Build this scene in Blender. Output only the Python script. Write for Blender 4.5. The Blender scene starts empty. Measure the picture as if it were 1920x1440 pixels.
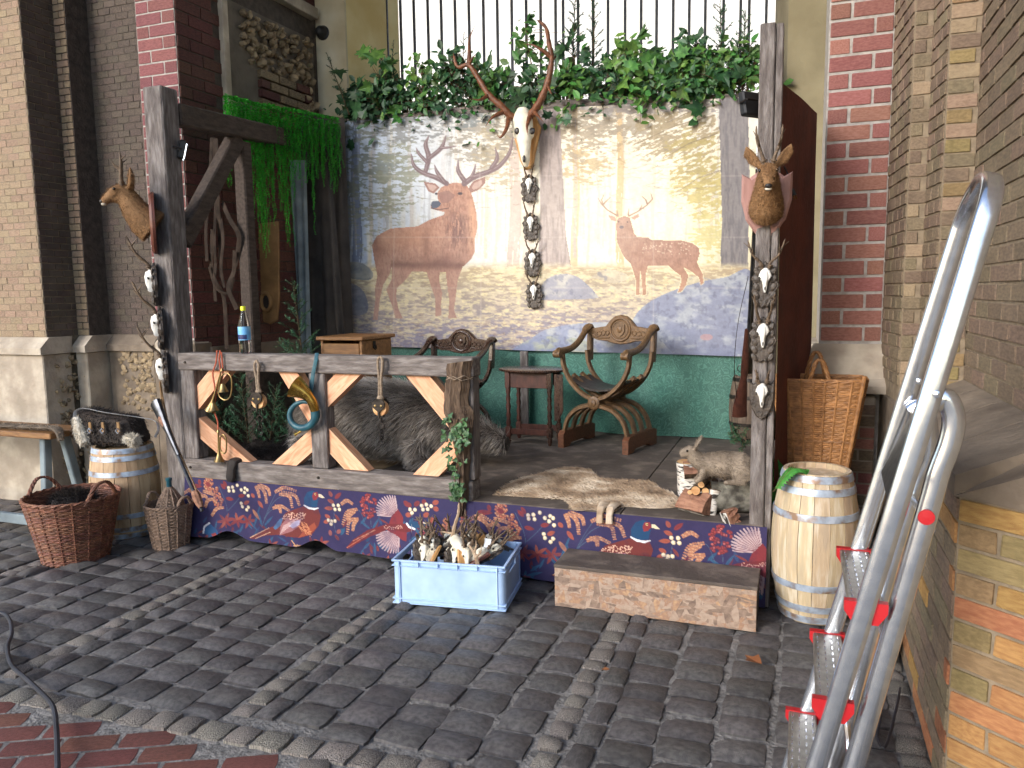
import bpy, bmesh, math, random
import numpy as np
from mathutils import Vector, Matrix, Euler
R = math.radians
sc = bpy.context.scene
col = sc.collection
rng = random.Random(7)

# ------------------------------------------------------------------ camera
CAM_F = 1440.0 / 1920.0 * 36.0
CAM_YAW, CAM_PITCH, CAM_ROLL = R(-20.42), R(-6.63), R(-0.784)
CAM_POS = Vector((0.0, 0.0, 1.6))
_f = Vector((math.sin(CAM_YAW) * math.cos(CAM_PITCH), math.cos(CAM_YAW) * math.cos(CAM_PITCH), math.sin(CAM_PITCH)))
_r = Vector((math.cos(CAM_YAW), -math.sin(CAM_YAW), 0.0))
_u = _r.cross(_f)
_r2 = _r * math.cos(CAM_ROLL) + _u * math.sin(CAM_ROLL)
_u2 = _u * math.cos(CAM_ROLL) - _r * math.sin(CAM_ROLL)
cam_data = bpy.data.cameras.new('camera')
cam = bpy.data.objects.new('camera', cam_data)
col.objects.link(cam)
cam_data.sensor_width = 36.0
cam_data.lens = CAM_F
cam_data.clip_start = 0.05
cam_data.clip_end = 500.0
_m = Matrix((_r2, _u2, -_f)).transposed().to_4x4()
_m.translation = CAM_POS
cam.matrix_world = _m
sc.camera = cam

# ------------------------------------------------------------------ sky, sun, exposure
SUN_AZ, SUN_EL = R(-152.0), R(24.0)      # sun stands behind the camera, to its left
SUN_DIR = Vector((math.sin(SUN_AZ) * math.cos(SUN_EL), math.cos(SUN_AZ) * math.cos(SUN_EL), math.sin(SUN_EL)))
world = bpy.data.worlds.new('World')
sc.world = world
world.use_nodes = True
wn = world.node_tree
wn.nodes.clear()
_sky = wn.nodes.new('ShaderNodeTexSky')
_sky.sky_type = 'NISHITA'
_sky.sun_disc = False
_sky.sun_elevation = SUN_EL
_sky.sun_rotation = SUN_AZ
_sky.air_density = 1.0
_sky.dust_density = 1.2
_bg = wn.nodes.new('ShaderNodeBackground')
_bg.inputs['Strength'].default_value = 0.15
_wo = wn.nodes.new('ShaderNodeOutputWorld')
wn.links.new(_sky.outputs[0], _bg.inputs[0])
wn.links.new(_bg.outputs[0], _wo.inputs[0])
sun_data = bpy.data.lights.new('sun', 'SUN')
sun_data.energy = 1.45
sun_data.angle = R(22.0)
sun_data.color = (0.98, 0.985, 1.0)
sun = bpy.data.objects.new('sun', sun_data)
col.objects.link(sun)
sun.rotation_euler = (-SUN_DIR).to_track_quat('-Z', 'Y').to_euler()
FLOOD = 3.0      # watts of each stage floodlight seen on the posts
sc.view_settings.view_transform = 'Standard'
sc.view_settings.look = 'None'
sc.view_settings.exposure = 1.0
sc.view_settings.gamma = 1.0
sc.view_settings.use_curve_mapping = False

sc.cycles.max_bounces = 6
sc.cycles.diffuse_bounces = 3
sc.cycles.glossy_bounces = 3
sc.cycles.transmission_bounces = 5
sc.cycles.caustics_reflective = False
sc.cycles.caustics_refractive = False
sc.cycles.use_adaptive_sampling = True
sc.cycles.adaptive_threshold = 0.03
sc.cycles.sample_clamp_indirect = 6.0

# ------------------------------------------------------------------ measuring: where a sight line meets a plane of the place
def sight(px, py):
    return _f + _r2 * ((px - 960.0) / 1440.0) - _u2 * ((py - 720.0) / 1440.0)
def atY(px, py, y):
    d = sight(px, py); return CAM_POS + d * ((y - CAM_POS.y) / d.y)
def atX(px, py, x):
    d = sight(px, py); return CAM_POS + d * ((x - CAM_POS.x) / d.x)
def atZ(px, py, z=0.0):
    d = sight(px, py); return CAM_POS + d * ((z - CAM_POS.z) / d.z)

# ------------------------------------------------------------------ mesh builder
class MB:
    def __init__(s): s.v = []; s.f = []
    def add(s, vs, fs):
        o = len(s.v); s.v.extend([tuple(p) for p in vs]); s.f.extend([tuple(i + o for i in f) for f in fs]); return s
    def box(s, c, d, M=None, jit=0.0, top=(1, 1)):
        hx, hy, hz = d[0] / 2, d[1] / 2, d[2] / 2
        vs = []
        for z in (-hz, hz):
            k = (1, 1) if z < 0 else top
            for x, y in ((-hx, -hy), (hx, -hy), (hx, hy), (-hx, hy)):
                p = Vector((x * k[0], y * k[1], z))
                if jit: p += Vector([rng.uniform(-jit, jit) for _ in range(3)])
                if M is not None: p = M @ p
                vs.append(p + Vector(c))
        return s.add(vs, [(3, 2, 1, 0), (4, 5, 6, 7), (0, 1, 5, 4), (1, 2, 6, 5), (2, 3, 7, 6), (3, 0, 4, 7)])
    def bevbox(s, c, d, b=0.006, M=None, jit=0.0):
        # box whose eight corners and edges are chamfered: long edges only along x
        hx, hy, hz = d[0] / 2, d[1] / 2, d[2] / 2
        b = min(b, hx * .9, hy * .9, hz * .9)
        vs = []
        for sx in (-1, 1):
            for y, z in ((-hy + b, -hz), (hy - b, -hz), (hy, -hz + b), (hy, hz - b), (hy - b, hz), (-hy + b, hz), (-hy, hz - b), (-hy, -hz + b)):
                vs.append([sx * (hx - b), y, z])
        for sx in (-1, 1):
            for y, z in ((-hy + b, -hz + b), (hy - b, -hz + b), (hy - b, hz - b), (-hy + b, hz - b)):
                vs.append([sx * hx, y, z])
        out = []
        for p in vs:
            p = Vector(p)
            if jit: p += Vector([rng.uniform(-jit, jit) for _ in range(3)])
            if M is not None: p = M @ p
            out.append(p + Vector(c))
        fs = [(i, i + 8, (i + 1) % 8 + 8, (i + 1) % 8) for i in range(8)]
        fs = [tuple(reversed(f)) for f in fs]
        cap = {0: 16, 1: 17, 2: 17, 3: 18, 4: 18, 5: 19, 6: 19, 7: 16}
        for i in range(8):
            j = (i + 1) % 8
            a, c2 = cap[i], cap[j]
            if a == c2:
                fs.append((i, j, a)); fs.append((j + 8, i + 8, a + 4))
            else:
                fs.append((i, j, c2, a)); fs.append((j + 8, i + 8, a + 4, c2 + 4))
        fs.append((16, 17, 18, 19)); fs.append((23, 22, 21, 20))
        return s.add(out, fs)
    def beam(s, a, b, w, h, up=(0, 0, 1), bev=0.006, jit=0.0):
        # timber from a to b; w across, h along 'up'
        a, b = Vector(a), Vector(b); x = (b - a); L = x.length; x.normalize()
        z = Vector(up); z = (z - x * z.dot(x)).normalized(); y = z.cross(x)
        M = Matrix((x, y, z)).transposed()
        return s.bevbox((a + b) / 2, (L, w, h), bev, M, jit)
    def tube(s, pts, rad, n=8, caps=True, flat=None, up=(0, 0, 1)):
        pts = [Vector(p) for p in pts]; k = len(pts)
        if not isinstance(rad, (list, tuple)): rad = [rad] * k
        rings = []; ref = Vector(up)
        for i in range(k):
            t = (pts[min(i + 1, k - 1)] - pts[max(i - 1, 0)])
            if t.length < 1e-9: t = Vector((0, 0, 1))
            t.normalize()
            if abs(t.dot(ref)) > 0.97: ref = Vector((1, 0, 0)) if abs(t.x) < .9 else Vector((0, 1, 0))
            a = ref.cross(t).normalized(); b = t.cross(a); ref = b
            r = rad[i]; ra, rb = (r if isinstance(r, (list, tuple)) else (r, r))
            rings.append([pts[i] + a * (math.cos(2 * math.pi * j / n) * ra) + b * (math.sin(2 * math.pi * j / n) * rb) for j in range(n)])
        vs = [p for r_ in rings for p in r_]
        fs = [(i * n + j, i * n + (j + 1) % n, (i + 1) * n + (j + 1) % n, (i + 1) * n + j) for i in range(k - 1) for j in range(n)]
        if caps:
            fs.append(tuple(range(n - 1, -1, -1))); fs.append(tuple(range((k - 1) * n, k * n)))
        return s.add(vs, fs)
    def ring(s, c, R_, r, axis=(0, 1, 0), n=28, m=8, sx=1.0, sz=1.0):
        ax = Vector(axis).normalized(); a = ax.orthogonal().normalized()
        if abs(ax.y) > .9: a = Vector((1, 0, 0))
        b = ax.cross(a); c = Vector(c); vs = []
        for i in range(n):
            t = 2 * math.pi * i / n; d = a * math.cos(t) * sx + b * math.sin(t) * sz
            for j in range(m):
                q = 2 * math.pi * j / m
                vs.append(c + d * R_ + d.normalized() * (r * math.cos(q)) + ax * (r * math.sin(q)))
        fs = [(i * m + j, ((i + 1) % n) * m + j, ((i + 1) % n) * m + (j + 1) % m, i * m + (j + 1) % m) for i in range(n) for j in range(m)]
        return s.add(vs, fs)
    def lathe(s, prof, c=(0, 0, 0), n=24, M=None, a0=0.0, a1=2 * math.pi, caps=True, sx=1.0, sy=1.0):
        full = abs(a1 - a0 - 2 * math.pi) < 1e-6; m = n if full else n + 1; vs = []
        for r_, z in prof:
            for j in range(m):
                t = a0 + (a1 - a0) * j / n; p = Vector((r_ * math.cos(t) * sx, r_ * math.sin(t) * sy, z))
                if M is not None: p = M @ p
                vs.append(p + Vector(c))
        fs = []
        for i in range(len(prof) - 1):
            for j in range(m if full else n):
                k = (j + 1) % m; fs.append((i * m + j, i * m + k, (i + 1) * m + k, (i + 1) * m + j))
        if caps and full:
            if prof[0][0] > 1e-5: fs.append(tuple(range(m - 1, -1, -1)))
            if prof[-1][0] > 1e-5: fs.append(tuple(range((len(prof) - 1) * m, len(prof) * m)))
        return s.add(vs, fs)
    def ball(s, c, r, n=10, m=7, M=None):
        rr = r if isinstance(r, (list, tuple)) else (r, r, r)
        vs = []; c = Vector(c)
        for i in range(m + 1):
            ph = math.pi * i / m
            for j in range(n):
                t = 2 * math.pi * j / n
                p = Vector((rr[0] * math.sin(ph) * math.cos(t), rr[1] * math.sin(ph) * math.sin(t), rr[2] * math.cos(ph)))
                if M is not None: p = M @ p
                vs.append(c + p)
        fs = [(i * n + j, (i + 1) * n + j, (i + 1) * n + (j + 1) % n, i * n + (j + 1) % n) for i in range(m) for j in range(n)]
        return s.add(vs, fs)
    def prism(s, poly, axis='y', a=0.0, b=0.1, M=None, c=(0, 0, 0), bev=0.0):
        # poly in the other two axes, extruded from a to b along axis; bev pulls the a-face in
        n = len(poly); cx = sum(p[0] for p in poly) / n; cy = sum(p[1] for p in poly) / n
        def P(p, t):
            if axis == 'y': q = Vector((p[0], t, p[1]))
            elif axis == 'x': q = Vector((t, p[0], p[1]))
            else: q = Vector((p[0], p[1], t))
            if M is not None: q = M @ q
            return q + Vector(c)
        loops = []
        if bev:
            sc_ = [((p[0] - cx), (p[1] - cy)) for p in poly]
            inn = []
            for x, y in sc_:
                L = math.hypot(x, y) or 1; k = max(0, 1 - bev / L); inn.append((cx + x * k, cy + y * k))
            loops = [[P(p, a) for p in inn], [P(p, a + (b - a) * min(.45, bev / abs(b - a))) for p in poly], [P(p, b) for p in poly]]
        else:
            loops = [[P(p, a) for p in poly], [P(p, b) for p in poly]]
        vs = [p for l in loops for p in l]; k = len(loops)
        fs = [tuple(range(n)), tuple(range(k * n - 1, (k - 1) * n - 1, -1))]
        for i in range(k - 1):
            for j in range(n):
                fs.append((i * n + j, (i + 1) * n + j, (i + 1) * n + (j + 1) % n, i * n + (j + 1) % n))
        return s.add(vs, fs)
    def quad(s, a, b, c, d): return s.add([a, b, c, d], [(0, 1, 2, 3)])
    def xf(s, M):
        s.v = [tuple(M @ Vector(p)) for p in s.v]; return s
    def mesh(s, name, smooth=False, angle=None):
        me = bpy.data.meshes.new(name); me.from_pydata(s.v, [], s.f); me.update()
        fix_normals(me)
        if smooth:
            me.polygons.foreach_set('use_smooth', [True] * len(me.polygons))
            if angle is not None: sharp_edges(me, angle)
        return me
    def build(s, name, mat, parent=None, smooth=False, world=False, angle=35, fixn=True):
        if world and parent is not None:
            Mi = WM(parent).inverted(); s.v = [tuple(Mi @ Vector(p)) for p in s.v]
        me = bpy.data.meshes.new(name); me.from_pydata(s.v, [], s.f); me.update()
        if fixn and len(s.v) < 60000: fix_normals(me)
        if smooth:
            me.polygons.foreach_set('use_smooth', [True] * len(me.polygons))
            if angle: sharp_edges(me, angle)
        return link(name, me, mat, parent)

def fix_normals(me):
    bm = bmesh.new(); bm.from_mesh(me); bmesh.ops.recalc_face_normals(bm, faces=bm.faces); bm.to_mesh(me); bm.free()
def sharp_edges(me, deg):
    try: me.set_sharp_from_angle(angle=math.radians(deg))
    except Exception: pass
def WM(o):
    M = Matrix.LocRotScale(o.location, o.rotation_euler, o.scale)
    return (WM(o.parent) @ M) if o.parent else M
def link(name, me, mat, parent=None):
    o = bpy.data.objects.new(name, me); col.objects.link(o)
    if mat is not None and not me.materials: me.materials.append(mat)
    if parent is not None: o.parent = parent
    return o
def tag(o, label=None, cat=None, group=None, kind=None):
    if label: o['label'] = label
    if cat: o['category'] = cat
    if group: o['group'] = group
    if kind: o['kind'] = kind
    return o
def thing(name, label, cat, loc=(0, 0, 0), rotz=0.0, group=None, rot=None, scale=1.0):
    o = bpy.data.objects.new(name, None); col.objects.link(o); o.empty_display_size = .1
    o.location = loc; o.rotation_euler = rot if rot is not None else (0, 0, rotz); o.scale = (scale,) * 3
    return tag(o, label, cat, group)
def copy_tree(o, parent=None):
    c = o.copy(); col.objects.link(c); c.parent = parent
    for ch in list(o.children): copy_tree(ch, c)
    return c
def place(o, loc, rot=None, label=None, scale=None):
    o.location = loc
    if rot is not None: o.rotation_euler = rot
    if scale is not None: o.scale = (scale,) * 3
    if label: o['label'] = label
    return o
def spline(pts, n=8):
    # Catmull-Rom through points (any dimension)
    P = [np.array(p, float) for p in pts]; out = []
    P = [2 * P[0] - P[1]] + P + [2 * P[-1] - P[-2]]
    for i in range(1, len(P) - 2):
        for k in range(n):
            t = k / n
            out.append(.5 * (2 * P[i] + (P[i + 1] - P[i - 1]) * t + (2 * P[i - 1] - 5 * P[i] + 4 * P[i + 1] - P[i + 2]) * t * t + (3 * P[i] - P[i - 1] - 3 * P[i + 1] + P[i + 2]) * t ** 3))
    out.append(P[-2]); return [tuple(p) for p in out]
def blob(mb, name, mat, parent, voxel=.008, smooth=4, world=False, disp=None):
    # fuse the builder's overlapping shapes into one continuous surface
    if world and parent is not None:
        Mi = WM(parent).inverted(); mb.v = [tuple(Mi @ Vector(p)) for p in mb.v]
    me = bpy.data.meshes.new('tmp'); me.from_pydata(mb.v, [], mb.f); me.update(); fix_normals(me)
    o = bpy.data.objects.new('tmp', me); col.objects.link(o)
    m = o.modifiers.new('r', 'REMESH'); m.mode = 'VOXEL'; m.voxel_size = voxel; m.use_smooth_shade = True
    if smooth:
        q = o.modifiers.new('s', 'SMOOTH'); q.factor = .6; q.iterations = smooth
    dg = bpy.context.evaluated_depsgraph_get()
    me2 = bpy.data.meshes.new_from_object(o.evaluated_get(dg)); me2.name = name
    bpy.data.objects.remove(o); bpy.data.meshes.remove(me)
    me2.polygons.foreach_set('use_smooth', [True] * len(me2.polygons)); me2.materials.clear()
    return link(name, me2, mat, parent)
def fur(obj, name, mat, count, length, width, comb=(0, 0, 0), lift=.45, seed=1, keep=None, jitter=.35):
    # hair blades rooted on the surface of obj, one part of the same thing
    me = obj.data; r_ = np.random.RandomState(seed); me.calc_loop_triangles()
    V = np.empty(len(me.vertices) * 3); me.vertices.foreach_get('co', V); V = V.reshape(-1, 3)
    T = np.empty(len(me.loop_triangles) * 3, int); me.loop_triangles.foreach_get('vertices', T); T = T.reshape(-1, 3)
    A, B, C = V[T[:, 0]], V[T[:, 1]], V[T[:, 2]]; N = np.cross(B - A, C - A); ar = np.linalg.norm(N, axis=1); N /= ar[:, None] + 1e-12
    i = r_.choice(len(T), count, p=ar / ar.sum()); a, b = r_.rand(count), r_.rand(count); k = a + b > 1; a[k] = 1 - a[k]; b[k] = 1 - b[k]
    P = A[i] + (B[i] - A[i]) * a[:, None] + (C[i] - A[i]) * b[:, None]; n = N[i]
    if keep is not None:
        m = keep(P); P, n = P[m], n[m]; count = len(P)
    c = np.array(comb, float) if not callable(comb) else comb(P)
    d = n * lift + (c - n * (c * n).sum(-1)[:, None]) + r_.normal(0, jitter, (count, 3))
    d /= np.linalg.norm(d, axis=1)[:, None]
    L = length * r_.uniform(.5, 1.25, count)[:, None]
    sd = np.cross(d, r_.normal(0, 1, (count, 3))); sd /= np.linalg.norm(sd, axis=1)[:, None]
    w = width / 2
    mid = P + d * L * .55 + n * L * .05; tip = P + d * L - n * L * .08
    vs = np.stack([P - sd * w, P + sd * w, mid + sd * w * .7, mid - sd * w * .7, tip], 1).reshape(-1, 3)
    q = np.arange(count) * 5
    fs = [(int(x), int(x + 1), int(x + 2), int(x + 3)) for x in q] + [(int(x + 3), int(x + 2), int(x + 4)) for x in q]
    m2 = bpy.data.meshes.new(name); m2.from_pydata(vs.tolist(), [], fs); m2.update()
    return tag(link(name, m2, mat, obj.parent if obj.parent else obj), kind='stuff')

# ------------------------------------------------------------------ materials (node based)
def s2l(c):
    return tuple((x / 12.92 if x <= .04045 else ((x + .055) / 1.055) ** 2.4) for x in c)
def C(r, g, b): return s2l((r / 255., g / 255., b / 255.))
def pm(name, c1, c2=None, scale=8.0, rough=.7, metal=0.0, bump=.0, bscale=40.0, stretch=(1, 1, 1), var=.0, hue=.0, spec=.5, detail=3.0, c3=None, coord='Object', trans=0.0, coat=0.0, ior=1.5, rvar=.12, dist=.0):
    m = bpy.data.materials.new(name); m.use_nodes = True; nt = m.node_tree; N = nt.nodes; Lk = nt.links
    b = N['Principled BSDF']; b.inputs['Roughness'].default_value = rough; b.inputs['Metallic'].default_value = metal
    b.inputs['Specular IOR Level'].default_value = spec; b.inputs['IOR'].default_value = ior
    if trans: b.inputs['Transmission Weight'].default_value = trans
    if coat: b.inputs['Coat Weight'].default_value = coat
    c1 = tuple(c1) + (1,); c2 = tuple(c2) + (1,) if c2 else c1
    tc = N.new('ShaderNodeTexCoord'); mp = N.new('ShaderNodeMapping'); mp.inputs['Scale'].default_value = stretch
    Lk.new(tc.outputs[coord], mp.inputs[0])
    oi = N.new('ShaderNodeObjectInfo'); ge = N.new('ShaderNodeNewGeometry')
    ad = N.new('ShaderNodeMath'); ad.operation = 'ADD'; Lk.new(oi.outputs['Random'], ad.inputs[0]); Lk.new(ge.outputs['Random Per Island'], ad.inputs[1])
    fr = N.new('ShaderNodeMath'); fr.operation = 'FRACT'; Lk.new(ad.outputs[0], fr.inputs[0])
    off = N.new('ShaderNodeVectorMath'); off.operation = 'SCALE'; off.inputs['Scale'].default_value = 7.3
    cb = N.new('ShaderNodeCombineXYZ'); 
    for k in range(3): Lk.new(oi.outputs['Random'], cb.inputs[k])
    Lk.new(cb.outputs[0], off.inputs[0])
    av = N.new('ShaderNodeVectorMath'); av.operation = 'ADD'; Lk.new(mp.outputs[0], av.inputs[0]); Lk.new(off.outputs[0], av.inputs[1])
    no = N.new('ShaderNodeTexNoise'); no.inputs['Scale'].default_value = scale; no.inputs['Detail'].default_value = detail; no.inputs['Distortion'].default_value = dist
    Lk.new(av.outputs[0], no.inputs['Vector'])
    ra = N.new('ShaderNodeValToRGB'); e = ra.color_ramp.elements
    e[0].position = .33; e[0].color = c1; e[1].position = .67; e[1].color = c2
    if c3: x = e.new(.5); x.color = tuple(c3) + (1,)
    Lk.new(no.outputs['Fac'], ra.inputs[0]); out = ra.outputs[0]
    if var or hue:
        hs = N.new('ShaderNodeHueSaturation')
        mv = N.new('ShaderNodeMapRange'); mv.inputs['To Min'].default_value = 1 - var; mv.inputs['To Max'].default_value = 1 + var
        Lk.new(fr.outputs[0], mv.inputs[0]); Lk.new(mv.outputs[0], hs.inputs['Value'])
        m7 = N.new('ShaderNodeMath'); m7.operation = 'MULTIPLY'; m7.inputs[1].default_value = 7.13; Lk.new(fr.outputs[0], m7.inputs[0])
        f7 = N.new('ShaderNodeMath'); f7.operation = 'FRACT'; Lk.new(m7.outputs[0], f7.inputs[0])
        mh = N.new('ShaderNodeMapRange'); mh.inputs['To Min'].default_value = .5 - hue; mh.inputs['To Max'].default_value = .5 + hue
        Lk.new(f7.outputs[0], mh.inputs[0]); Lk.new(mh.outputs[0], hs.inputs['Hue'])
        Lk.new(out, hs.inputs['Color']); out = hs.outputs[0]
    Lk.new(out, b.inputs['Base Color'])
    n2 = N.new('ShaderNodeTexNoise'); n2.inputs['Scale'].default_value = bscale; n2.inputs['Detail'].default_value = 3
    Lk.new(av.outputs[0], n2.inputs['Vector'])
    if rvar:
        mr = N.new('ShaderNodeMapRange'); mr.inputs['To Min'].default_value = max(0, rough - rvar); mr.inputs['To Max'].default_value = min(1, rough + rvar)
        Lk.new(n2.outputs['Fac'], mr.inputs[0]); Lk.new(mr.outputs[0], b.inputs['Roughness'])
    if bump:
        bp = N.new('ShaderNodeBump'); bp.inputs['Strength'].default_value = min(1, bump); bp.inputs['Distance'].default_value = .01 * max(1, bump)
        Lk.new(n2.outputs['Fac'], bp.inputs['Height']); Lk.new(bp.outputs[0], b.inputs['Normal'])
    return m
def printmat(name, rough=.7, bump=.2, bscale=300.0, attr='print'):
    m = bpy.data.materials.new(name); m.use_nodes = True; nt = m.node_tree; N = nt.nodes; b = N['Principled BSDF']
    b.inputs['Roughness'].default_value = rough; b.inputs['Specular IOR Level'].default_value = .25
    a = N.new('ShaderNodeVertexColor'); a.layer_name = attr; nt.links.new(a.outputs[0], b.inputs['Base Color'])
    tc = N.new('ShaderNodeTexCoord'); n = N.new('ShaderNodeTexNoise'); n.inputs['Scale'].default_value = bscale
    nt.links.new(tc.outputs['Object'], n.inputs['Vector']); bp = N.new('ShaderNodeBump'); bp.inputs['Strength'].default_value = bump; bp.inputs['Distance'].default_value = .002
    nt.links.new(n.outputs['Fac'], bp.inputs['Height']); nt.links.new(bp.outputs[0], b.inputs['Normal'])
    return m
M = {}
# stone, brick, ground
M['basalt'] = pm('basalt', C(70, 67, 67), C(102, 98, 96), 9, .40, bump=.45, bscale=55, var=.26, hue=.035, spec=.4)
M['granite'] = pm('granite', C(92, 86, 80), C(164, 155, 145), 28, .85, bump=1.6, bscale=26, var=.2, hue=.02)
M['paver'] = pm('paver', C(94, 54, 46), C(116, 70, 60), 14, .75, bump=.3, bscale=60, var=.18, hue=.012)
M['joint'] = pm('joint', C(98, 95, 92), C(140, 135, 130), 30, .9, bump=1.0, bscale=60)
M['mortar'] = pm('mortar', C(146, 140, 134), C(176, 170, 164), 25, .9, bump=.5, bscale=80)
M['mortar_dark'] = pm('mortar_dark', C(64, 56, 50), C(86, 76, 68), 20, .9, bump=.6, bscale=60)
M['mortar_yellow'] = pm('mortar_yellow', C(118, 104, 86), C(142, 127, 106), 20, .9, bump=.5, bscale=70)
M['brick_red'] = pm('brick_red', C(142, 92, 83), C(162, 112, 102), 10, .85, bump=.6, bscale=60, var=.2, hue=.015)
M['brick_maroon'] = pm('brick_maroon', C(112, 64, 64), C(136, 84, 83), 9, .8, bump=.4, bscale=70, var=.18, hue=.01)
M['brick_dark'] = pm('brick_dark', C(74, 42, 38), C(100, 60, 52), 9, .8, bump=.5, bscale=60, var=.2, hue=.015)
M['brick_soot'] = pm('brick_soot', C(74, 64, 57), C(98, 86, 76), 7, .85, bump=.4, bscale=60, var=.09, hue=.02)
M['brick_tan'] = pm('brick_tan', C(138, 117, 96), C(160, 138, 114), 6, .85, bump=.4, bscale=60, var=.08, hue=.014)
M['brick_yellow'] = pm('brick_yellow', C(126, 106, 72), C(150, 128, 90), 6, .8, bump=.5, bscale=60, var=.12, hue=.02)
M['brick_orange'] = pm('brick_orange', C(154, 106, 66), C(178, 132, 84), 6, .75, bump=.5, bscale=60, var=.16, hue=.022)
M['brick_grey'] = pm('brick_grey', C(112, 97, 80), C(138, 120, 99), 6, .85, bump=.5, bscale=60, var=.12, hue=.02)
M['stone'] = pm('stone', C(150, 138, 122), C(190, 178, 160), 5, .85, bump=.7, bscale=30, c3=C(165, 152, 136))
M['stone_dark'] = pm('stone_dark', C(96, 84, 72), C(132, 118, 102), 5, .85, bump=.8, bscale=25)
M['rubble'] = pm('rubble', C(110, 94, 74), C(162, 142, 112), 9, .9, bump=1.0, bscale=30, var=.2)
M['plaster'] = pm('plaster', C(186, 172, 142), C(216, 208, 188), 3, .9, bump=.4, bscale=25, c3=C(204, 192, 164))
M['plaster_olive'] = pm('plaster_olive', C(128, 118, 92), C(152, 142, 114), 3, .9, bump=.3)
M['lichen'] = pm('lichen', C(62, 58, 52), C(146, 142, 130), 16, .95, bump=1.2, bscale=30, detail=5)
M['plaster_yellow'] = pm('plaster_yellow', C(205, 180, 120), C(220, 202, 150), 3, .9, bump=.3)
M['plaster_grey'] = pm('plaster_grey', C(88, 80, 70), C(120, 110, 98), 4, .9, bump=.6, bscale=30)
M['facade'] = pm('facade', C(226, 224, 218), C(236, 234, 230), 2, .9)
# timber
M['timber'] = pm('timber', C(90, 82, 78), C(138, 130, 125), 9, .85, bump=.7, bscale=40, stretch=(1, 5, 5), var=.06, c3=C(112, 103, 98))
M['timber_up'] = pm('timber_up', C(88, 80, 77), C(136, 129, 126), 9, .85, bump=.7, bscale=40, stretch=(5, 5, 1), var=.06, c3=C(110, 102, 98))
M['timber_dark'] = pm('timber_dark', C(52, 42, 36), C(80, 68, 60), 9, .85, bump=.7, bscale=40, stretch=(5, 1, 5))
M['pine'] = pm('pine', C(206, 142, 104), C(232, 184, 148), 7, .6, bump=.2, bscale=30, stretch=(1, 6, 6), var=.05, dist=1.2)
M['deck'] = pm('deck', C(80, 70, 62), C(114, 102, 92), 7, .8, bump=.5, bscale=35, stretch=(1, 1, 1), c3=C(84, 74, 68))
M['deck_tan'] = pm('deck_tan', C(110, 92, 70), C(140, 120, 92), 7, .8, bump=.3)
M['osb'] = None
M['oak'] = pm('oak', C(78, 56, 34), C(110, 82, 52), 12, .45, bump=.35, bscale=60, stretch=(4, 4, 1.5), var=.05)
M['oak_red'] = pm('oak_red', C(84, 48, 28), C(112, 68, 42), 12, .5, bump=.25, bscale=60, stretch=(2, 5, 5))
M['darkwood'] = pm('darkwood', C(40, 26, 20), C(66, 44, 34), 12, .28, bump=.15, bscale=40, stretch=(3, 3, 1), coat=.3)
M['redwood'] = pm('redwood', C(58, 32, 26), C(82, 48, 38), 12, .4, bump=.15, bscale=40, stretch=(3, 3, 1))
M['chestwood'] = pm('chestwood', C(112, 76, 42), C(144, 104, 62), 8, .55, bump=.3, bscale=40, stretch=(1, 4, 5), dist=.8)
M['bark'] = pm('bark', C(70, 54, 42), C(112, 92, 74), 9, .95, bump=1.0, bscale=30, stretch=(5, 5, .8))
M['birch'] = None
M['cutwood'] = pm('cutwood', C(176, 126, 80), C(214, 172, 122), 10, .7, bump=.3, bscale=50, stretch=(1, 1, 4))
M['splitwood'] = pm('splitwood', C(120, 80, 62), C(164, 122, 98), 8, .8, bump=.6, bscale=40, stretch=(1, 6, 6))
M['barrel_new'] = pm('barrel_new', C(168, 138, 102), C(194, 168, 132), 8, .6, bump=.25, bscale=40, stretch=(4, 4, .7), var=.1, hue=.01)
M['barrel_grey'] = pm('barrel_grey', C(172, 154, 130), C(202, 188, 166), 8, .65, bump=.3, bscale=40, stretch=(4, 4, .6), var=.08, hue=.01, c3=C(186, 164, 134))
M['barrel_old'] = pm('barrel_old', C(70, 58, 48), C(104, 88, 74), 8, .7, bump=.4, stretch=(4, 4, .7), var=.12)
M['hoop'] = pm('hoop', C(138, 112, 92), C(188, 200, 216), 16, .4, metal=.3, bump=.15, bscale=25, c3=C(158, 170, 186))
M['hoop_rust'] = pm('hoop_rust', C(110, 78, 56), C(150, 158, 170), 14, .5, metal=.6, bump=.2, bscale=30)
# wicker
M['wicker'] = pm('wicker', C(92, 56, 42), C(134, 88, 66), 30, .65, bump=.3, bscale=120, var=.2, hue=.012)
M['wicker_grey'] = pm('wicker_grey', C(104, 84, 70), C(142, 118, 100), 30, .7, bump=.3, bscale=120, var=.2)
M['wicker_honey'] = pm('wicker_honey', C(124, 84, 48), C(166, 118, 72), 30, .6, bump=.3, bscale=120, var=.2)
# metal
M['alu'] = pm('alu', C(218, 223, 232), C(236, 240, 246), 30, .2, metal=.95, bump=.0, bscale=9, rvar=.02)
M['alu_tread'] = pm('alu_tread', C(150, 148, 142), C(180, 178, 172), 40, .4, metal=.9, bump=.3, bscale=200)
M['iron'] = pm('iron', C(40, 42, 48), C(62, 66, 74), 20, .55, metal=.5, bump=.2)
M['iron_dark'] = pm('iron_dark', C(34, 30, 28), C(60, 54, 50), 20, .5, metal=.7, bump=.3)
M['brass'] = pm('brass', C(190, 150, 70), C(214, 178, 96), 20, .24, metal=1.0)
M['brass_old'] = pm('brass_old', C(120, 100, 66), C(160, 136, 92), 20, .4, metal=.9)
M['green_leather'] = pm('green_leather', C(26, 70, 84), C(40, 92, 104), 20, .45, bump=.2)
M['gunmetal'] = pm('gunmetal', C(52, 54, 58), C(84, 86, 92), 20, .35, metal=.8)
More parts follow.
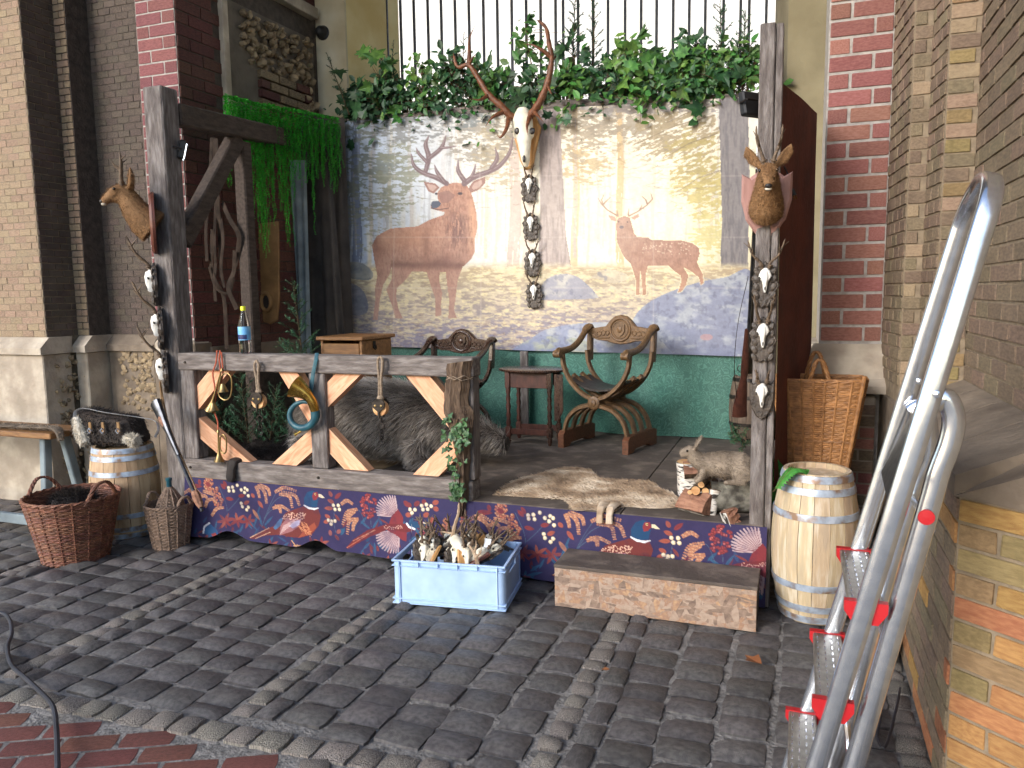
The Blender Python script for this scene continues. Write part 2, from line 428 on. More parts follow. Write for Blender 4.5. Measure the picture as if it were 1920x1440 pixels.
M['red_plastic'] = pm('red_plastic', C(172, 24, 32), C(186, 32, 40), 4, .45)
M['blue_plastic'] = pm('blue_plastic', C(156, 184, 222), C(178, 205, 240), 9, .45, rvar=.05)
M['black_plastic'] = pm('black_plastic', C(26, 26, 28), C(36, 36, 38), 10, .5)
M['cable'] = pm('cable', C(34, 34, 40), C(52, 52, 60), 10, .55)
M['lamp_glass'] = None
# cloth, leather, rope
M['green_cloth'] = None
M['cloth_dark'] = pm('cloth_dark', C(46, 42, 40), C(66, 60, 56), 6, .95, bump=.3)
M['voile'] = pm('voile', C(104, 114, 120), C(136, 148, 152), 6, .9, bump=.2)
M['rust_cloth'] = pm('rust_cloth', C(78, 38, 26), C(102, 50, 34), 6, .9, bump=.3)
M['leather'] = pm('leather', C(36, 29, 25), C(60, 50, 43), 12, .85, bump=.4, spec=.15)
M['leather_black'] = pm('leather_black', C(30, 26, 24), C(46, 40, 38), 12, .42, bump=.25)
M['leather_tan'] = pm('leather_tan', C(110, 82, 48), C(146, 112, 70), 6, .7, bump=.3)
M['rope'] = pm('rope', C(120, 102, 84), C(160, 142, 122), 60, .9, bump=.6, bscale=200)
M['red_cord'] = pm('red_cord', C(158, 72, 50), C(184, 96, 70), 60, .8, bump=.4)
M['strap_white'] = pm('strap_white', C(196, 198, 204), C(220, 222, 226), 30, .6)
# animals
M['hair_boar'] = pm('hair_boar', C(98, 91, 85), C(178, 170, 162), 5, .6, var=.3, spec=.3)
M['skin_boar'] = pm('skin_boar', C(48, 42, 38), C(78, 70, 64), 8, .8)
M['deer_hair'] = pm('deer_hair', C(104, 76, 50), C(148, 114, 80), 7, .75, var=.25, bump=.4, bscale=90, spec=.25)
M['deer_hair_pale'] = pm('deer_hair_pale', C(150, 122, 84), C(196, 168, 124), 7, .75, var=.2, bump=.4, bscale=90, spec=.25)
M['hide'] = pm('hide', C(122, 100, 80), C(224, 208, 186), 6, .9, var=.15, bump=.3, bscale=70, c3=C(176, 152, 126))
M['rabbit_hair'] = pm('rabbit_hair', C(100, 88, 76), C(152, 138, 122), 9, .8, var=.25, spec=.25)
M['black_fur'] = pm('black_fur', C(28, 22, 20), C(52, 42, 36), 9, .8, var=.3)
M['white_fur'] = pm('white_fur', C(186, 176, 158), C(226, 218, 204), 9, .85, var=.1)
M['bone'] = pm('bone', C(206, 196, 172), C(238, 232, 216), 12, .5, bump=.3, bscale=60)
M['bone_white'] = pm('bone_white', C(222, 218, 208), C(246, 244, 238), 12, .5, bump=.2, bscale=60)
M['antler'] = pm('antler', C(84, 48, 30), C(124, 78, 52), 30, .45, bump=.4, bscale=120)
M['antler_roe'] = pm('antler_roe', C(78, 62, 48), C(122, 102, 82), 40, .6, bump=.6, bscale=150)
M['antler_pale'] = pm('antler_pale', C(142, 116, 92), C(196, 172, 144), 30, .55, bump=.4, bscale=150)
M['plaque_dark'] = pm('plaque_dark', C(54, 46, 40), C(86, 76, 68), 20, .5, bump=.6, bscale=60)
M['plaque_brown'] = pm('plaque_brown', C(84, 46, 36), C(112, 66, 52), 10, .35, bump=.1, stretch=(4, 4, 1))
M['plaque_pink'] = pm('plaque_pink', C(158, 118, 110), C(178, 138, 130), 8, .4, bump=.1, stretch=(4, 4, 1))
M['plaque_tan'] = pm('plaque_tan', C(170, 122, 72), C(202, 156, 100), 10, .5, stretch=(4, 4, 1))
M['eye'] = pm('eye', C(20, 14, 10), C(28, 20, 14), 4, .08, rvar=0)
M['nose'] = pm('nose', C(34, 30, 30), C(52, 46, 44), 20, .4)
# plants
M['leaf'] = pm('leaf', C(46, 86, 36), C(88, 132, 58), 3, .5, var=.3, hue=.03)
M['leaf_dark'] = pm('leaf_dark', C(26, 56, 34), C(50, 90, 50), 3, .5, var=.3, hue=.025)
M['needle'] = pm('needle', C(30, 66, 44), C(64, 108, 74), 4, .6, var=.3, hue=.02)
M['moss_green'] = pm('moss_green', C(34, 138, 28), C(76, 190, 58), 20, .8, var=.3, hue=.015)
M['ivy'] = pm('ivy', C(34, 66, 36), C(76, 108, 64), 6, .5, var=.3, hue=.02)
M['twig'] = pm('twig', C(70, 52, 36), C(104, 80, 58), 10, .9)
M['fern'] = pm('fern', C(40, 104, 36), C(76, 146, 58), 5, .5, var=.2)
M['dry_leaf'] = pm('dry_leaf', C(128, 74, 40), C(160, 104, 62), 8, .8)
M['water_glass'] = pm('water_glass', C(236, 240, 246), None, 2, .05, trans=1.0, ior=1.33, rvar=0)
M['label_blue'] = pm('label_blue', C(96, 168, 226), C(150, 206, 240), 14, .4)
M['label_dark'] = pm('label_dark', C(34, 44, 96), None, 14, .4)
M['cap_yellow'] = pm('cap_yellow', C(216, 220, 30), None, 5, .4)
M['paper'] = pm('paper', C(226, 228, 234), C(236, 238, 242), 5, .8)
# ------------------------------------------------------------------ special materials
def mat_osb():
    m = bpy.data.materials.new('osb'); m.use_nodes = True; nt = m.node_tree; N = nt.nodes; L = nt.links; b = N['Principled BSDF']
    tc = N.new('ShaderNodeTexCoord'); outs = []
    for k, (sx, sz, rot) in enumerate(((13, 60, .35), (40, 17, -.5), (22, 44, -1.0))):
        mp = N.new('ShaderNodeMapping'); mp.inputs['Scale'].default_value = (sx, 20, sz); mp.inputs['Rotation'].default_value = (0, rot, 0)
        no = N.new('ShaderNodeTexNoise'); no.inputs['Scale'].default_value = 1.2; mx = N.new('ShaderNodeMix'); mx.data_type = 'VECTOR'; mx.inputs[0].default_value = .12
        L.new(tc.outputs['Object'], no.inputs['Vector']); L.new(tc.outputs['Object'], mx.inputs[4]); L.new(no.outputs['Color'], mx.inputs[5])
        L.new(mx.outputs[1], mp.inputs[0])
        vo = N.new('ShaderNodeTexVoronoi'); vo.inputs['Scale'].default_value = 1.0; L.new(mp.outputs[0], vo.inputs['Vector'])
        outs.append(vo.outputs['Color'])
    sp = N.new('ShaderNodeSeparateColor'); L.new(outs[0], sp.inputs[0])
    ra = N.new('ShaderNodeValToRGB'); e = ra.color_ramp.elements
    e[0].position = .2; e[1].position = .85; e[0].color = C(104, 86, 76) + (1,); e[1].color = C(186, 152, 116) + (1,)
    for p, c in ((.4, C(146, 124, 108)), (.55, C(166, 146, 130)), (.68, C(144, 112, 92))): x = e.new(p); x.color = c + (1,)
    mx2 = N.new('ShaderNodeMix'); mx2.data_type = 'FLOAT'
    sp2 = N.new('ShaderNodeSeparateColor'); L.new(outs[1], sp2.inputs[0]); L.new(sp.outputs[0], mx2.inputs[2]); L.new(sp2.outputs[1], mx2.inputs[3])
    sp3 = N.new('ShaderNodeSeparateColor'); L.new(outs[2], sp3.inputs[0]); gt = N.new('ShaderNodeMath'); gt.operation = 'GREATER_THAN'; gt.inputs[1].default_value = .5; L.new(sp3.outputs[2], gt.inputs[0]); L.new(gt.outputs[0], mx2.inputs[0])
    gr = N.new('ShaderNodeTexNoise'); gr.inputs['Scale'].default_value = 38; gr.inputs['Detail'].default_value = 4; L.new(tc.outputs['Object'], gr.inputs['Vector'])
    mx3 = N.new('ShaderNodeMix'); mx3.data_type = 'FLOAT'; mx3.inputs[0].default_value = .5; L.new(mx2.outputs[0], mx3.inputs[2]); L.new(gr.outputs['Fac'], mx3.inputs[3])
    L.new(mx3.outputs[0], ra.inputs[0]); L.new(ra.outputs[0], b.inputs['Base Color']); b.inputs['Roughness'].default_value = .75
    bp = N.new('ShaderNodeBump'); bp.inputs['Strength'].default_value = .4; bp.inputs['Distance'].default_value = .003; L.new(mx3.outputs[0], bp.inputs['Height']); L.new(bp.outputs[0], b.inputs['Normal'])
    return m
M['osb'] = mat_osb()
def mat_birch():
    m = bpy.data.materials.new('birch'); m.use_nodes = True; nt = m.node_tree; N = nt.nodes; L = nt.links; b = N['Principled BSDF']
    tc = N.new('ShaderNodeTexCoord'); mp = N.new('ShaderNodeMapping'); mp.inputs['Scale'].default_value = (14, 14, 70)
    no = N.new('ShaderNodeTexNoise'); no.inputs['Scale'].default_value = 1.0; no.inputs['Detail'].default_value = 4; L.new(tc.outputs['Object'], mp.inputs[0]); L.new(mp.outputs[0], no.inputs['Vector'])
    ra = N.new('ShaderNodeValToRGB'); e = ra.color_ramp.elements; e[0].position = .40; e[0].color = C(44, 38, 34) + (1,); e[1].position = .5; e[1].color = C(214, 208, 200) + (1,)
    x = e.new(.75); x.color = C(180, 166, 150) + (1,)
    L.new(no.outputs['Fac'], ra.inputs[0]); L.new(ra.outputs[0], b.inputs['Base Color']); b.inputs['Roughness'].default_value = .8
    bp = N.new('ShaderNodeBump'); bp.inputs['Strength'].default_value = .5; bp.inputs['Distance'].default_value = .005; L.new(no.outputs['Fac'], bp.inputs['Height']); L.new(bp.outputs[0], b.inputs['Normal'])
    return m
M['birch'] = mat_birch()
def mat_green_cloth():
    m = bpy.data.materials.new('green_cloth'); m.use_nodes = True; nt = m.node_tree; N = nt.nodes; L = nt.links; b = N['Principled BSDF']
    tc = N.new('ShaderNodeTexCoord'); no = N.new('ShaderNodeTexNoise'); no.inputs['Scale'].default_value = 9; L.new(tc.outputs['Object'], no.inputs['Vector'])
    mx = N.new('ShaderNodeMix'); mx.data_type = 'VECTOR'; mx.inputs[0].default_value = .16; L.new(tc.outputs['Object'], mx.inputs[4]); L.new(no.outputs['Color'], mx.inputs[5])
    vo = N.new('ShaderNodeTexVoronoi'); vo.inputs['Scale'].default_value = 24; vo.feature = 'SMOOTH_F1'; L.new(mx.outputs[1], vo.inputs['Vector'])
    si = N.new('ShaderNodeMath'); si.operation = 'MULTIPLY'; si.inputs[1].default_value = 34.0; L.new(vo.outputs['Distance'], si.inputs[0])
    sn = N.new('ShaderNodeMath'); sn.operation = 'SINE'; L.new(si.outputs[0], sn.inputs[0])
    ra = N.new('ShaderNodeValToRGB'); e = ra.color_ramp.elements; e[0].position = .45; e[0].color = C(38, 88, 77) + (1,); e[1].position = .95; e[1].color = C(64, 114, 100) + (1,)
    mr = N.new('ShaderNodeMapRange'); mr.inputs['From Min'].default_value = -1; L.new(sn.outputs[0], mr.inputs[0]); L.new(mr.outputs[0], ra.inputs[0]); L.new(ra.outputs[0], b.inputs['Base Color'])
    b.inputs['Roughness'].default_value = .6
    return m
M['green_cloth'] = mat_green_cloth()
def mat_lamp():
    m = bpy.data.materials.new('lamp_glass'); m.use_nodes = True; b = m.node_tree.nodes['Principled BSDF']
    b.inputs['Base Color'].default_value = (.8, .85, .9, 1); b.inputs['Emission Color'].default_value = (.85, .93, 1, 1); b.inputs['Emission Strength'].default_value = 2.0; return m
M['lamp_glass'] = mat_lamp()

def project(p):
    d = Vector(p) - CAM_POS; z = d.dot(_f)
    return (960 + 1440 * d.dot(_r2) / z, 720 - 1440 * d.dot(_u2) / z) if z > .05 else (-9999, -9999)

# ------------------------------------------------------------------ ground: cobbles, granite setts, brick pavers
g = MB(); g.quad((-120, -120, -.016), (120, -120, -.016), (120, 120, -.016), (-120, 120, -.016))
ground = g.build('ground', M['joint']); tag(ground, kind='structure')
ground['label'] = 'dark cobbled gateway floor with pale granite strips and red brick pavers'
def stone_mesh(name, mat, rise, jit, n=4, seed=0):
    # one unit stone: domed top, uneven outline, sides running down
    r_ = random.Random(seed); v = []; f = []
    for j in range(n + 1):
        for i in range(n + 1):
            x, y = i / n - .5, j / n - .5
            e = max(abs(x), abs(y)) * 2
            z = rise * (1 - e ** 7) + r_.uniform(-.12, .12) * rise
            if e > .99:
                z -= rise * .35; k = .96 + r_.uniform(-jit, jit)
                if abs(x) > .49 and abs(y) > .49: k -= .05
                x *= k; y *= k
            v.append((x, y, z))
    for j in range(n):
        for i in range(n):
            a = j * (n + 1) + i; f.append((a, a + 1, a + n + 2, a + n + 1))
    rim = [i for i in range(n + 1)] + [j * (n + 1) + n for j in range(1, n + 1)] + [n * (n + 1) + i for i in range(n - 1, -1, -1)] + [j * (n + 1) for j in range(n - 1, 0, -1)]
    o = len(v)
    for i in rim: v.append((v[i][0] * 1.03, v[i][1] * 1.03, -.05))
    k = len(rim)
    for a in range(k): f.append((rim[a], o + a, o + (a + 1) % k, rim[(a + 1) % k]))
    me = bpy.data.meshes.new(name); me.from_pydata(v, [], f); me.update(); fix_normals(me)
    me.polygons.foreach_set('use_smooth', [True] * len(me.polygons)); sharp_edges(me, 32); me.materials.append(mat); return me
cob = [stone_mesh('cobble', M['basalt'], .012, .045, seed=s) for s in range(8)]
sett = [stone_mesh('granite_sett', M['granite'], .009, .10, seed=20 + s) for s in range(6)]
pav = [stone_mesh('paver', M['paver'], .004, .012, n=3, seed=40 + s) for s in range(4)]
stones = []   # (kind, x, y, sx, sy, rot)
def lay(kind, x, y, sx, sy, rot=0): stones.append((kind, x, y, sx, sy, rot))
r1 = random.Random(3)
strips = [-7.9, -6.73, -5.56, -4.36, -3.16, -1.99, -.787, .42, 1.6]
def border_y(x): return 2.12 + .055 * (x + 1.6)
for si in range(len(strips) - 1):
    x0, x1 = strips[si] + .055, strips[si + 1] - .055
    y = 1.2
    while y < 5.2:      # the granite strip itself
        h = r1.uniform(.075, .12); lay('s', strips[si] + r1.uniform(-.008, .008), y + h / 2, .088 + r1.uniform(-.018, .014), h - .012, r1.uniform(-.08, .08)); y += h
    w = x1 - x0; nar = .1; cw = (w - nar) / 5; xs = [x0, x0 + nar]
    for k in range(5): xs.append(xs[-1] + cw + r1.uniform(-.012, .012) * (k < 4))
    xs[-1] = x1
    cuts_ = [1.2]
    while cuts_[-1] < 5.2: cuts_.append(cuts_[-1] + r1.choice((.13, .14, .15, .16, .165)))
    for k in range(6):
        sh = r1.choice((0, 0, .5)); y = 1.2
        for ci in range(len(cuts_) - 2):
            y = cuts_[ci] + sh * (cuts_[ci + 1] - cuts_[ci]); h = (cuts_[ci + 1] + sh * (cuts_[ci + 2] - cuts_[ci + 1])) - y; y += r1.uniform(-.008, .008)
            xx = (xs[k] + xs[k + 1]) / 2; sway = .012 * math.sin(y * 3.1 + si + k)
            lay('c', xx + sway, y + h / 2, xs[k + 1] - xs[k] - .006 - r1.uniform(0, .010), h - .009, r1.uniform(-.035, .035))
keep = []
for s in stones:
    if s[1] < -.95:
        lo_y = border_y(s[1]) + .118; top_y = s[2] + s[4] / 2
        if top_y < lo_y + .05: continue
        if s[2] - s[4] / 2 < lo_y: s = (s[0], s[1], (lo_y + top_y) / 2, s[3], top_y - lo_y, s[5])
    if s[2] < border_y(s[1]) - .25 and s[1] < -.8: continue
    keep.append(s)
stones = keep
x = -6.5
while x < -.95:        # the granite border between cobbles and pavers
    w = r1.uniform(.10, .14); lay('s', x + w / 2, border_y(x) + .055, w - .012, .11, .055 + r1.uniform(-.05, .05)); x += w
x = -1.55
for k in range(12):   # a second granite course running back along the paver edge
    lay('s', -1.53 + r1.uniform(-.01, .01) + .05 * k, border_y(-1.5) - .05 - .1 * k, .11, .1, .46 + r1.uniform(-.1, .1))
pr = R(27); pc, ps = math.cos(pr), math.sin(pr)   # red pavers in running bond, laid askew to the cobbles
for j in range(-14, 30):
    for i in range(-22, 10):
        u = (i + (.5 if j % 2 else 0)) * .205; v = j * .105; X = -2.3 + u * pc - v * ps; Y = 1.75 + u * ps + v * pc
        if X > -1.3 or Y > border_y(X) - .03 or Y < .9: continue
        if -1.60 + .5 * (border_y(-1.5) - Y) < X + .06 and X - .06 < -1.46 + .5 * (border_y(-1.5) - Y): continue
        lay('p', X, Y, .197, .097, pr)
def visible(s):
    px, py = project((s[1], s[2], 0)); return -70 < px < 1990 and py < 1510
stones = [s for s in stones if not (s[2] > 4.05 and -3.7 < s[1] < -.1) and s[1] < .75]
lst = {'c': cob, 's': sett, 'p': pav}; nm = {'c': 'cobble', 's': 'granite_sett', 'p': 'paver'}
for kind in 'csp':
    L_ = sorted([s for s in stones if s[0] == kind], key=lambda s: (not visible(s), s[1] ** 2 + s[2] ** 2))
    nv = min(300, sum(visible(s) for s in L_))
    for s in L_[:nv]:
        o = bpy.data.objects.new(nm[kind], r1.choice(lst[kind])); col.objects.link(o); o.parent = ground
        o.location = (s[1], s[2], r1.uniform(-.007, .005) - .004 if kind != 'p' else -.013); o.scale = (s[3], s[4], 1)
        o.rotation_euler = (r1.uniform(-.03, .03), r1.uniform(-.03, .03), s[5]) if kind != 'p' else (0, 0, s[5])
    rest = L_[nv:]
    if rest:
        mb = MB()
        for s in rest:
            me = r1.choice(lst[kind]); T = Matrix.Translation((s[1], s[2], r1.uniform(-.01, .002))) @ Matrix.Rotation(s[5], 4, 'Z') @ Matrix.Diagonal((s[3], s[4], 1, 1))
            mb.add([T @ v.co for v in me.vertices], [tuple(p.vertices) for p in me.polygons])
        o = mb.build({'c': 'far_cobbles', 's': 'far_granite_setts', 'p': 'far_pavers'}[kind], lst[kind][0].materials[0], ground, smooth=True, angle=55); tag(o, kind='stuff')

# ------------------------------------------------------------------ walls with single bricks
def brick_unit(mat, seed, bev=.05):
    r_ = random.Random(seed); mb = MB(); mb.bevbox((0, 0, 0), (1, 1, 1), .03, jit=.012); me = mb.mesh('brick'); me.materials.append(mat); return me
UNITS = {}
def bricks(parent, P0, ud, length, height, bw, bh, mats, joint=.012, depth=.06, proud=.006, limit=300, bond='run', clip=None, name='brick', seed=1, z0=0.0, nrm=None):
    # bricks set into the face that starts at P0 and runs along ud; the face's outward side is nrm
    r_ = random.Random(seed); ud = Vector(ud).normalized(); n = Vector(nrm) if nrm else Vector((ud.y, -ud.x, 0)); P0 = Vector(P0)
    Mr = Matrix((ud, -n, Vector((0, 0, 1)))).transposed().to_4x4(); items = []
    rows = int(height / bh + .01)
    for j in range(rows):
        z = (j + .5) * bh
        if bond == 'run': seq = [(-.5 * bw if j % 2 else 0) + k * bw for k in range(int(length / bw) + 3)]; wid = [bw] * len(seq)
        elif bond == 'alt':   # header, stretcher alternating from course to course
            seq = []; wid = []; x = 0; first = (j % 2 == 0); k = 0
            while x < length:
                w = bw if (k % 2 == (0 if first else 1)) else bw / 2; seq.append(x); wid.append(w); x += w; k += 1
        else: seq = [(-.5 * bw / 2 if j % 2 else 0) + k * bw / 2 for k in range(int(length / bw * 2) + 3)]; wid = [bw / 2] * len(seq)
        for x, w in zip(seq, wid):
            a, b = max(0, x), min(length, x + w)
            if b - a < .03: continue
            c = P0 + ud * ((a + b) / 2) + Vector((0, 0, z0 + z))
            if clip and not clip(c): continue
            items.append((c, b - a - joint))
    def vis(t):
        px, py = project(t[0]); return -60 < px < 1980 and -80 < py < 1520
    items.sort(key=lambda t: (not vis(t), (t[0] - CAM_POS).length)); limit = min(limit, sum(vis(t) for t in items))
    for k, (c, w) in enumerate(items):
        mt = mats[0] if len(mats) == 1 else r_.choice(mats)
        if mt.name not in UNITS: UNITS[mt.name] = [brick_unit(mt, s) for s in range(4)]
        T = Matrix.Translation(c - n * (depth / 2 - proud - r_.uniform(-.0015, .0025))) @ Mr @ Matrix.Diagonal((w, depth, bh - joint, 1))
        if k < limit:
            o = bpy.data.objects.new(name, r_.choice(UNITS[mt.name])); col.objects.link(o); o.parent = parent
            o.matrix_local = WM(parent).inverted() @ T
        else:
            key = mt.name; rest.setdefault((parent.name, key), (parent, mt, MB()))
            me = r_.choice(UNITS[mt.name]); rest[(parent.name, key)][2].add([T @ v.co for v in me.vertices], [tuple(p.vertices) for p in me.polygons])
rest = {}
def flush_bricks():
    for (pn, k), (p, mt, mb) in rest.items():
        o = mb.build('brickwork', mt, p, world=True); tag(o, kind='stuff')
    rest.clear()
def wall_poly(name, label, pts, z0, z1, mat, cat='wall', top_mat=None):
    # closed plan polygon extruded upward
    c = pts[0]; t = thing(name, label, cat, (c[0], c[1], z0))
    mb = MB(); mb.prism([(p[0], p[1]) for p in pts], 'z', z0, z1); mb.build('wall_core', mat, t, world=True); return t

# left: brick pilaster with return coloured as shaded, pale strip, dark brown recess, maroon pillar, niche wall
PL = 1.15
wa = wall_poly('brick_pier', 'sunlit tan brick pier on a pale stone plinth at the far left', [(-9.5, 4.34), (-5.47, 4.34), (-5.47, 5.3), (-9.5, 5.3)], 0, 5.6, M['mortar_yellow'])
bricks(wa, (-8.0, 4.34, 0), (1, 0, 0), 2.53, 4.0, .12, .052, [M['brick_tan']], joint=.006, z0=1.32, seed=2, bond='run', proud=.002)
bricks(wa, (-5.47, 4.34, 0), (0, 1, 0), .28, 4.0, .12, .052, [M['brick_soot']], joint=.008, z0=1.32, seed=3, nrm=(1, 0, 0), limit=0)  # the return's shade is put into the colour: darker brick than the front
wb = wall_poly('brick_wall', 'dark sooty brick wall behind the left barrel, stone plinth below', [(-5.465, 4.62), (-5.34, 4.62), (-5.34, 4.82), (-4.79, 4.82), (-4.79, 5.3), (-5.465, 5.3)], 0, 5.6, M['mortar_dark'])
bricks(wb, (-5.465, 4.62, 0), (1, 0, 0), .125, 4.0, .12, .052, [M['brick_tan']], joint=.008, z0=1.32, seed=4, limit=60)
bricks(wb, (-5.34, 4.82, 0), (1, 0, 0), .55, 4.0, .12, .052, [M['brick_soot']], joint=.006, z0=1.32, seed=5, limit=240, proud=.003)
def plinth(parent, x0, x1, y, z1, mat, d=.05, dside=.05, cap=.10, name='plinth', mat2=None):
    mb = MB(); mb.bevbox(((x0 + x1) / 2, y - d / 2 + .1, (z1 - cap) / 2), (x1 - x0, d + .2, z1 - cap), .008); mb.build(name, mat, parent, world=True)
    mb = MB(); y0 = y - d - .03; mb.prism([(y0, z1 - cap), (y0, z1 - cap + .05), (y + .0, z1 + .03), (y + .2, z1 + .03), (y + .2, z1 - cap)], 'x', x0 - .0, x1 + .02); mb.build('plinth_cap', mat2 or mat, parent, world=True)
plinth(wa, -9.4, -5.44, 4.32, 1.29, M['stone'])
plinth(wb, -5.43, -5.31, 4.60, 1.29, M['stone'])
plinth(wb, -5.30, -4.82, 4.80, 1.29, M['stone_dark'])
# broken patches of rubble where the plinth has lost its face
def rubble_patch(parent, pts_fn, n, seed, mat, size=(.03, .07), name='rubble_stone'):
    r_ = random.Random(seed)
    for k in range(n):
        c = pts_fn(r_); s_ = r_.uniform(*size); mb = MB(); mb.ball((0, 0, 0), (s_, s_ * .45, s_ * r_.uniform(.45, .8)), 6, 4)
        mb.v = [(x * r_.uniform(.8, 1.2), y * r_.uniform(.8, 1.2), z * r_.uniform(.75, 1.2)) for x, y, z in mb.v]
        o = mb.build(name, mat, parent, smooth=False); o.matrix_local = WM(parent).inverted() @ Matrix.Translation(c) @ Euler((r_.uniform(-.4, .4), r_.uniform(-.5, .5), r_.uniform(-.4, .4))).to_matrix().to_4x4()
rubble_patch(wb, lambda r_: Vector((-5.0 + .18 * r_.uniform(-1, 1) , 4.752, .98 + .27 * r_.uniform(-1, 1))), 120, 5, M['rubble'], (.016, .042))
rubble_patch(wb, lambda r_: Vector((-5.39 + .05 * r_.uniform(-1, 1), 4.562, .55 + .45 * r_.uniform(-1, 1))), 60, 6, M['rubble'], (.014, .036))
rubble_patch(wa, lambda r_: Vector((-5.435, 4.45 + .1 * r_.uniform(-1, 1), .7 + .5 * r_.uniform(-1, 1))), 70, 7, M['rubble'], (.014, .04))
wp = wall_poly('brick_pillar', 'maroon brick pillar with pale joints behind the left stage post', [(-4.785, 4.76), (-4.41, 4.76), (-4.34, 6.5), (-4.785, 6.5)], 0, 5.6, M['mortar_dark'])
mb = MB(); mb.quad((-4.784, 4.758, 1.2), (-4.412, 4.758, 1.2), (-4.412, 4.758, 5.5), (-4.784, 4.758, 5.5)); mb.build('joint_bed', M['mortar'], wp, world=True)
bricks(wp, (-4.785, 4.76, 0), (1, 0, 0), .375, 4.2, .25, .091, [M['brick_maroon']], joint=.012, z0=1.29, seed=8, bond='alt')
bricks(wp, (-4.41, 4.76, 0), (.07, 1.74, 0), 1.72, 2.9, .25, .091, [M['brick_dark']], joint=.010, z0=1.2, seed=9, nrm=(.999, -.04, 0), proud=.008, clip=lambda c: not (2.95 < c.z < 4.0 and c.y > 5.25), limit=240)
mb = MB(); mb.bevbox((-4.6, 4.83, .63), (.42, .2, 1.26), .01); mb.build('plinth', M['stone_dark'], wp, world=True)
mb = MB(); mb.bevbox((-4.595, 4.82, 1.22), (.40, .19, .12), .02); mb.build('plinth_cap', M['stone'], wp, world=True)
mb = MB(); mb.beam((-4.42, 4.9, 1.1), (-4.35, 6.4, 1.1), .1, .24); mb.build('plinth_band', M['stone_dark'], wp, world=True)
# niche panel: rough broken stone above, grey render at the side
def npt(y, z, o=.02): return Vector((-4.41 + .07 * (y - 4.76) / 1.74 + o, y, z))
mb = MB(); mb.quad(npt(5.27, 2.95, .006), npt(6.42, 2.95, .006), npt(6.42, 4.0, .006), npt(5.27, 4.0, .006)); mb.build('panel_bed', M['plaster_grey'], wp, world=True)
mb = MB(); mb.beam(npt(5.24, 2.95, .02), npt(5.24, 4.3, .02), .07, .05, (1, 0, 0)); mb.build('panel_edge', M['stone'], wp, world=True)
bricks(wp, npt(5.62, 0), (.07, 1.74, 0), .72, .62, .24, .08, [M['brick_dark'], M['rubble']], joint=.018, z0=2.98, seed=10, nrm=(.999, -.04, 0), proud=.03, limit=60, name='broken_brick')
rubble_patch(wp, lambda r_: npt(r_.uniform(5.4, 6.35), r_.uniform(3.55, 3.95), .03), 170, 11, M['rubble'], (.02, .055))
rubble_patch(wp, lambda r_: npt(r_.uniform(6.22, 6.4), r_.uniform(2.95, 3.6), .03), 26, 12, M['rubble'], (.03, .06))
mb = MB(); mb.beam(npt(4.9, 4.25, .03), npt(6.42, 4.22, .03), .1, .1); mb.build('cornice', M['stone'], wp, world=True)
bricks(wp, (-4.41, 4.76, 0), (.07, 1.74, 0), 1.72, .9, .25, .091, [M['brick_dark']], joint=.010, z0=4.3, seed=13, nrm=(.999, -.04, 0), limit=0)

# back wall of the niche with the barred opening
by = 6.48
bw_ = wall_poly('plastered_wall', 'flaking cream plastered wall beside the barred opening, left', [(-5.2, by), (-4.02, by), (-3.86, by + .75), (-5.2, by + .75)], 0, 5.6, M['plaster'])
mb = MB(); mb.quad((-4.014, by + .02, 2.6), (-3.852, by + .73, 2.6), (-3.852, by + .73, 5.5), (-4.014, by + .02, 5.5)); mb.build('reveal', M['plaster_yellow'], bw_, world=True)
bwr = wall_poly('plastered_wall', 'plain greenish plaster wall strip between right post and brick pilaster', [(-.13, by), (1.6, by), (1.6, by + .75), (-.25, by + .75)], 0, 5.6, M['plaster_olive'])
lo = wall_poly('sill_wall', 'low plastered wall under the barred opening, behind the printed backdrop', [(-4.0, by + .3), (-.2, by + .3), (-.2, by + .7), (-4.0, by + .7)], 0, 2.6, M['plaster_grey'])
p = atY(606, 62, by)
t = thing('dome_camera', 'small black round lamp on the cream wall, upper left', 'wall lamp', (p.x, by, p.z))
mb = MB(); mb.lathe([(.055, 0), (.058, .03), (.05, .06), (.03, .085), (0, .092)], n=20, M=Matrix.Rotation(R(90), 3, 'X')); mb.build('dome', M['black_plastic'], t, smooth=True)  # black dome of the security camera
mb = MB(); mb.lathe([(.066, -.002), (.066, .012), (.058, .02)], n=20, M=Matrix.Rotation(R(90), 3, 'X')); mb.build('collar', M['iron'], t)
# iron railing
t = thing('iron_railing', 'tall dark iron bar railing closing the opening above the backdrop', 'railing', (-2.1, 7.05, 2.55))
xs = [atY(px, 60, 7.05).x for px in (712, 726, 752, 777, 803, 828, 854, 880, 907, 933, 960, 987, 1014, 1042, 1056, 1084, 1112, 1140, 1172, 1202, 1231, 1262, 1292, 1322, 1356, 1388, 1404, 1436)]
for x in xs:
    mb = MB(); mb.beam((x, 7.05, 2.55), (x, 7.05, 5.4), .022, .026, (0, 1, 0), .003); mb.build('bar', M['iron'], t, world=True)
for z in (3.47, 3.18):
    mb = MB(); mb.beam((-4.1, 7.08, z), (-.1, 7.08, z), .012, .03); mb.build('cross_rail', M['iron'], t, world=True)
p = atY(705, 128, 6.95); mb = MB(); mb.bevbox((p.x, 6.98, p.z), (.13, .1, .07), .006); mb.build('lock_box', M['iron'], t, world=True)
# pale house beyond the railing
hz = thing('pale_house', 'pale rendered house seen bright through the iron bars', 'building', (-3, 16, 0))
mb = MB(); mb.box((-3, 17, 6), (26, 2, 12)); mb.build('wall', M['facade'], hz, world=True)
mb = MB(); mb.box((-3, 15.97, 9.2), (26, .1, .3)); mb.build('string_course', M['facade'], hz, world=True)

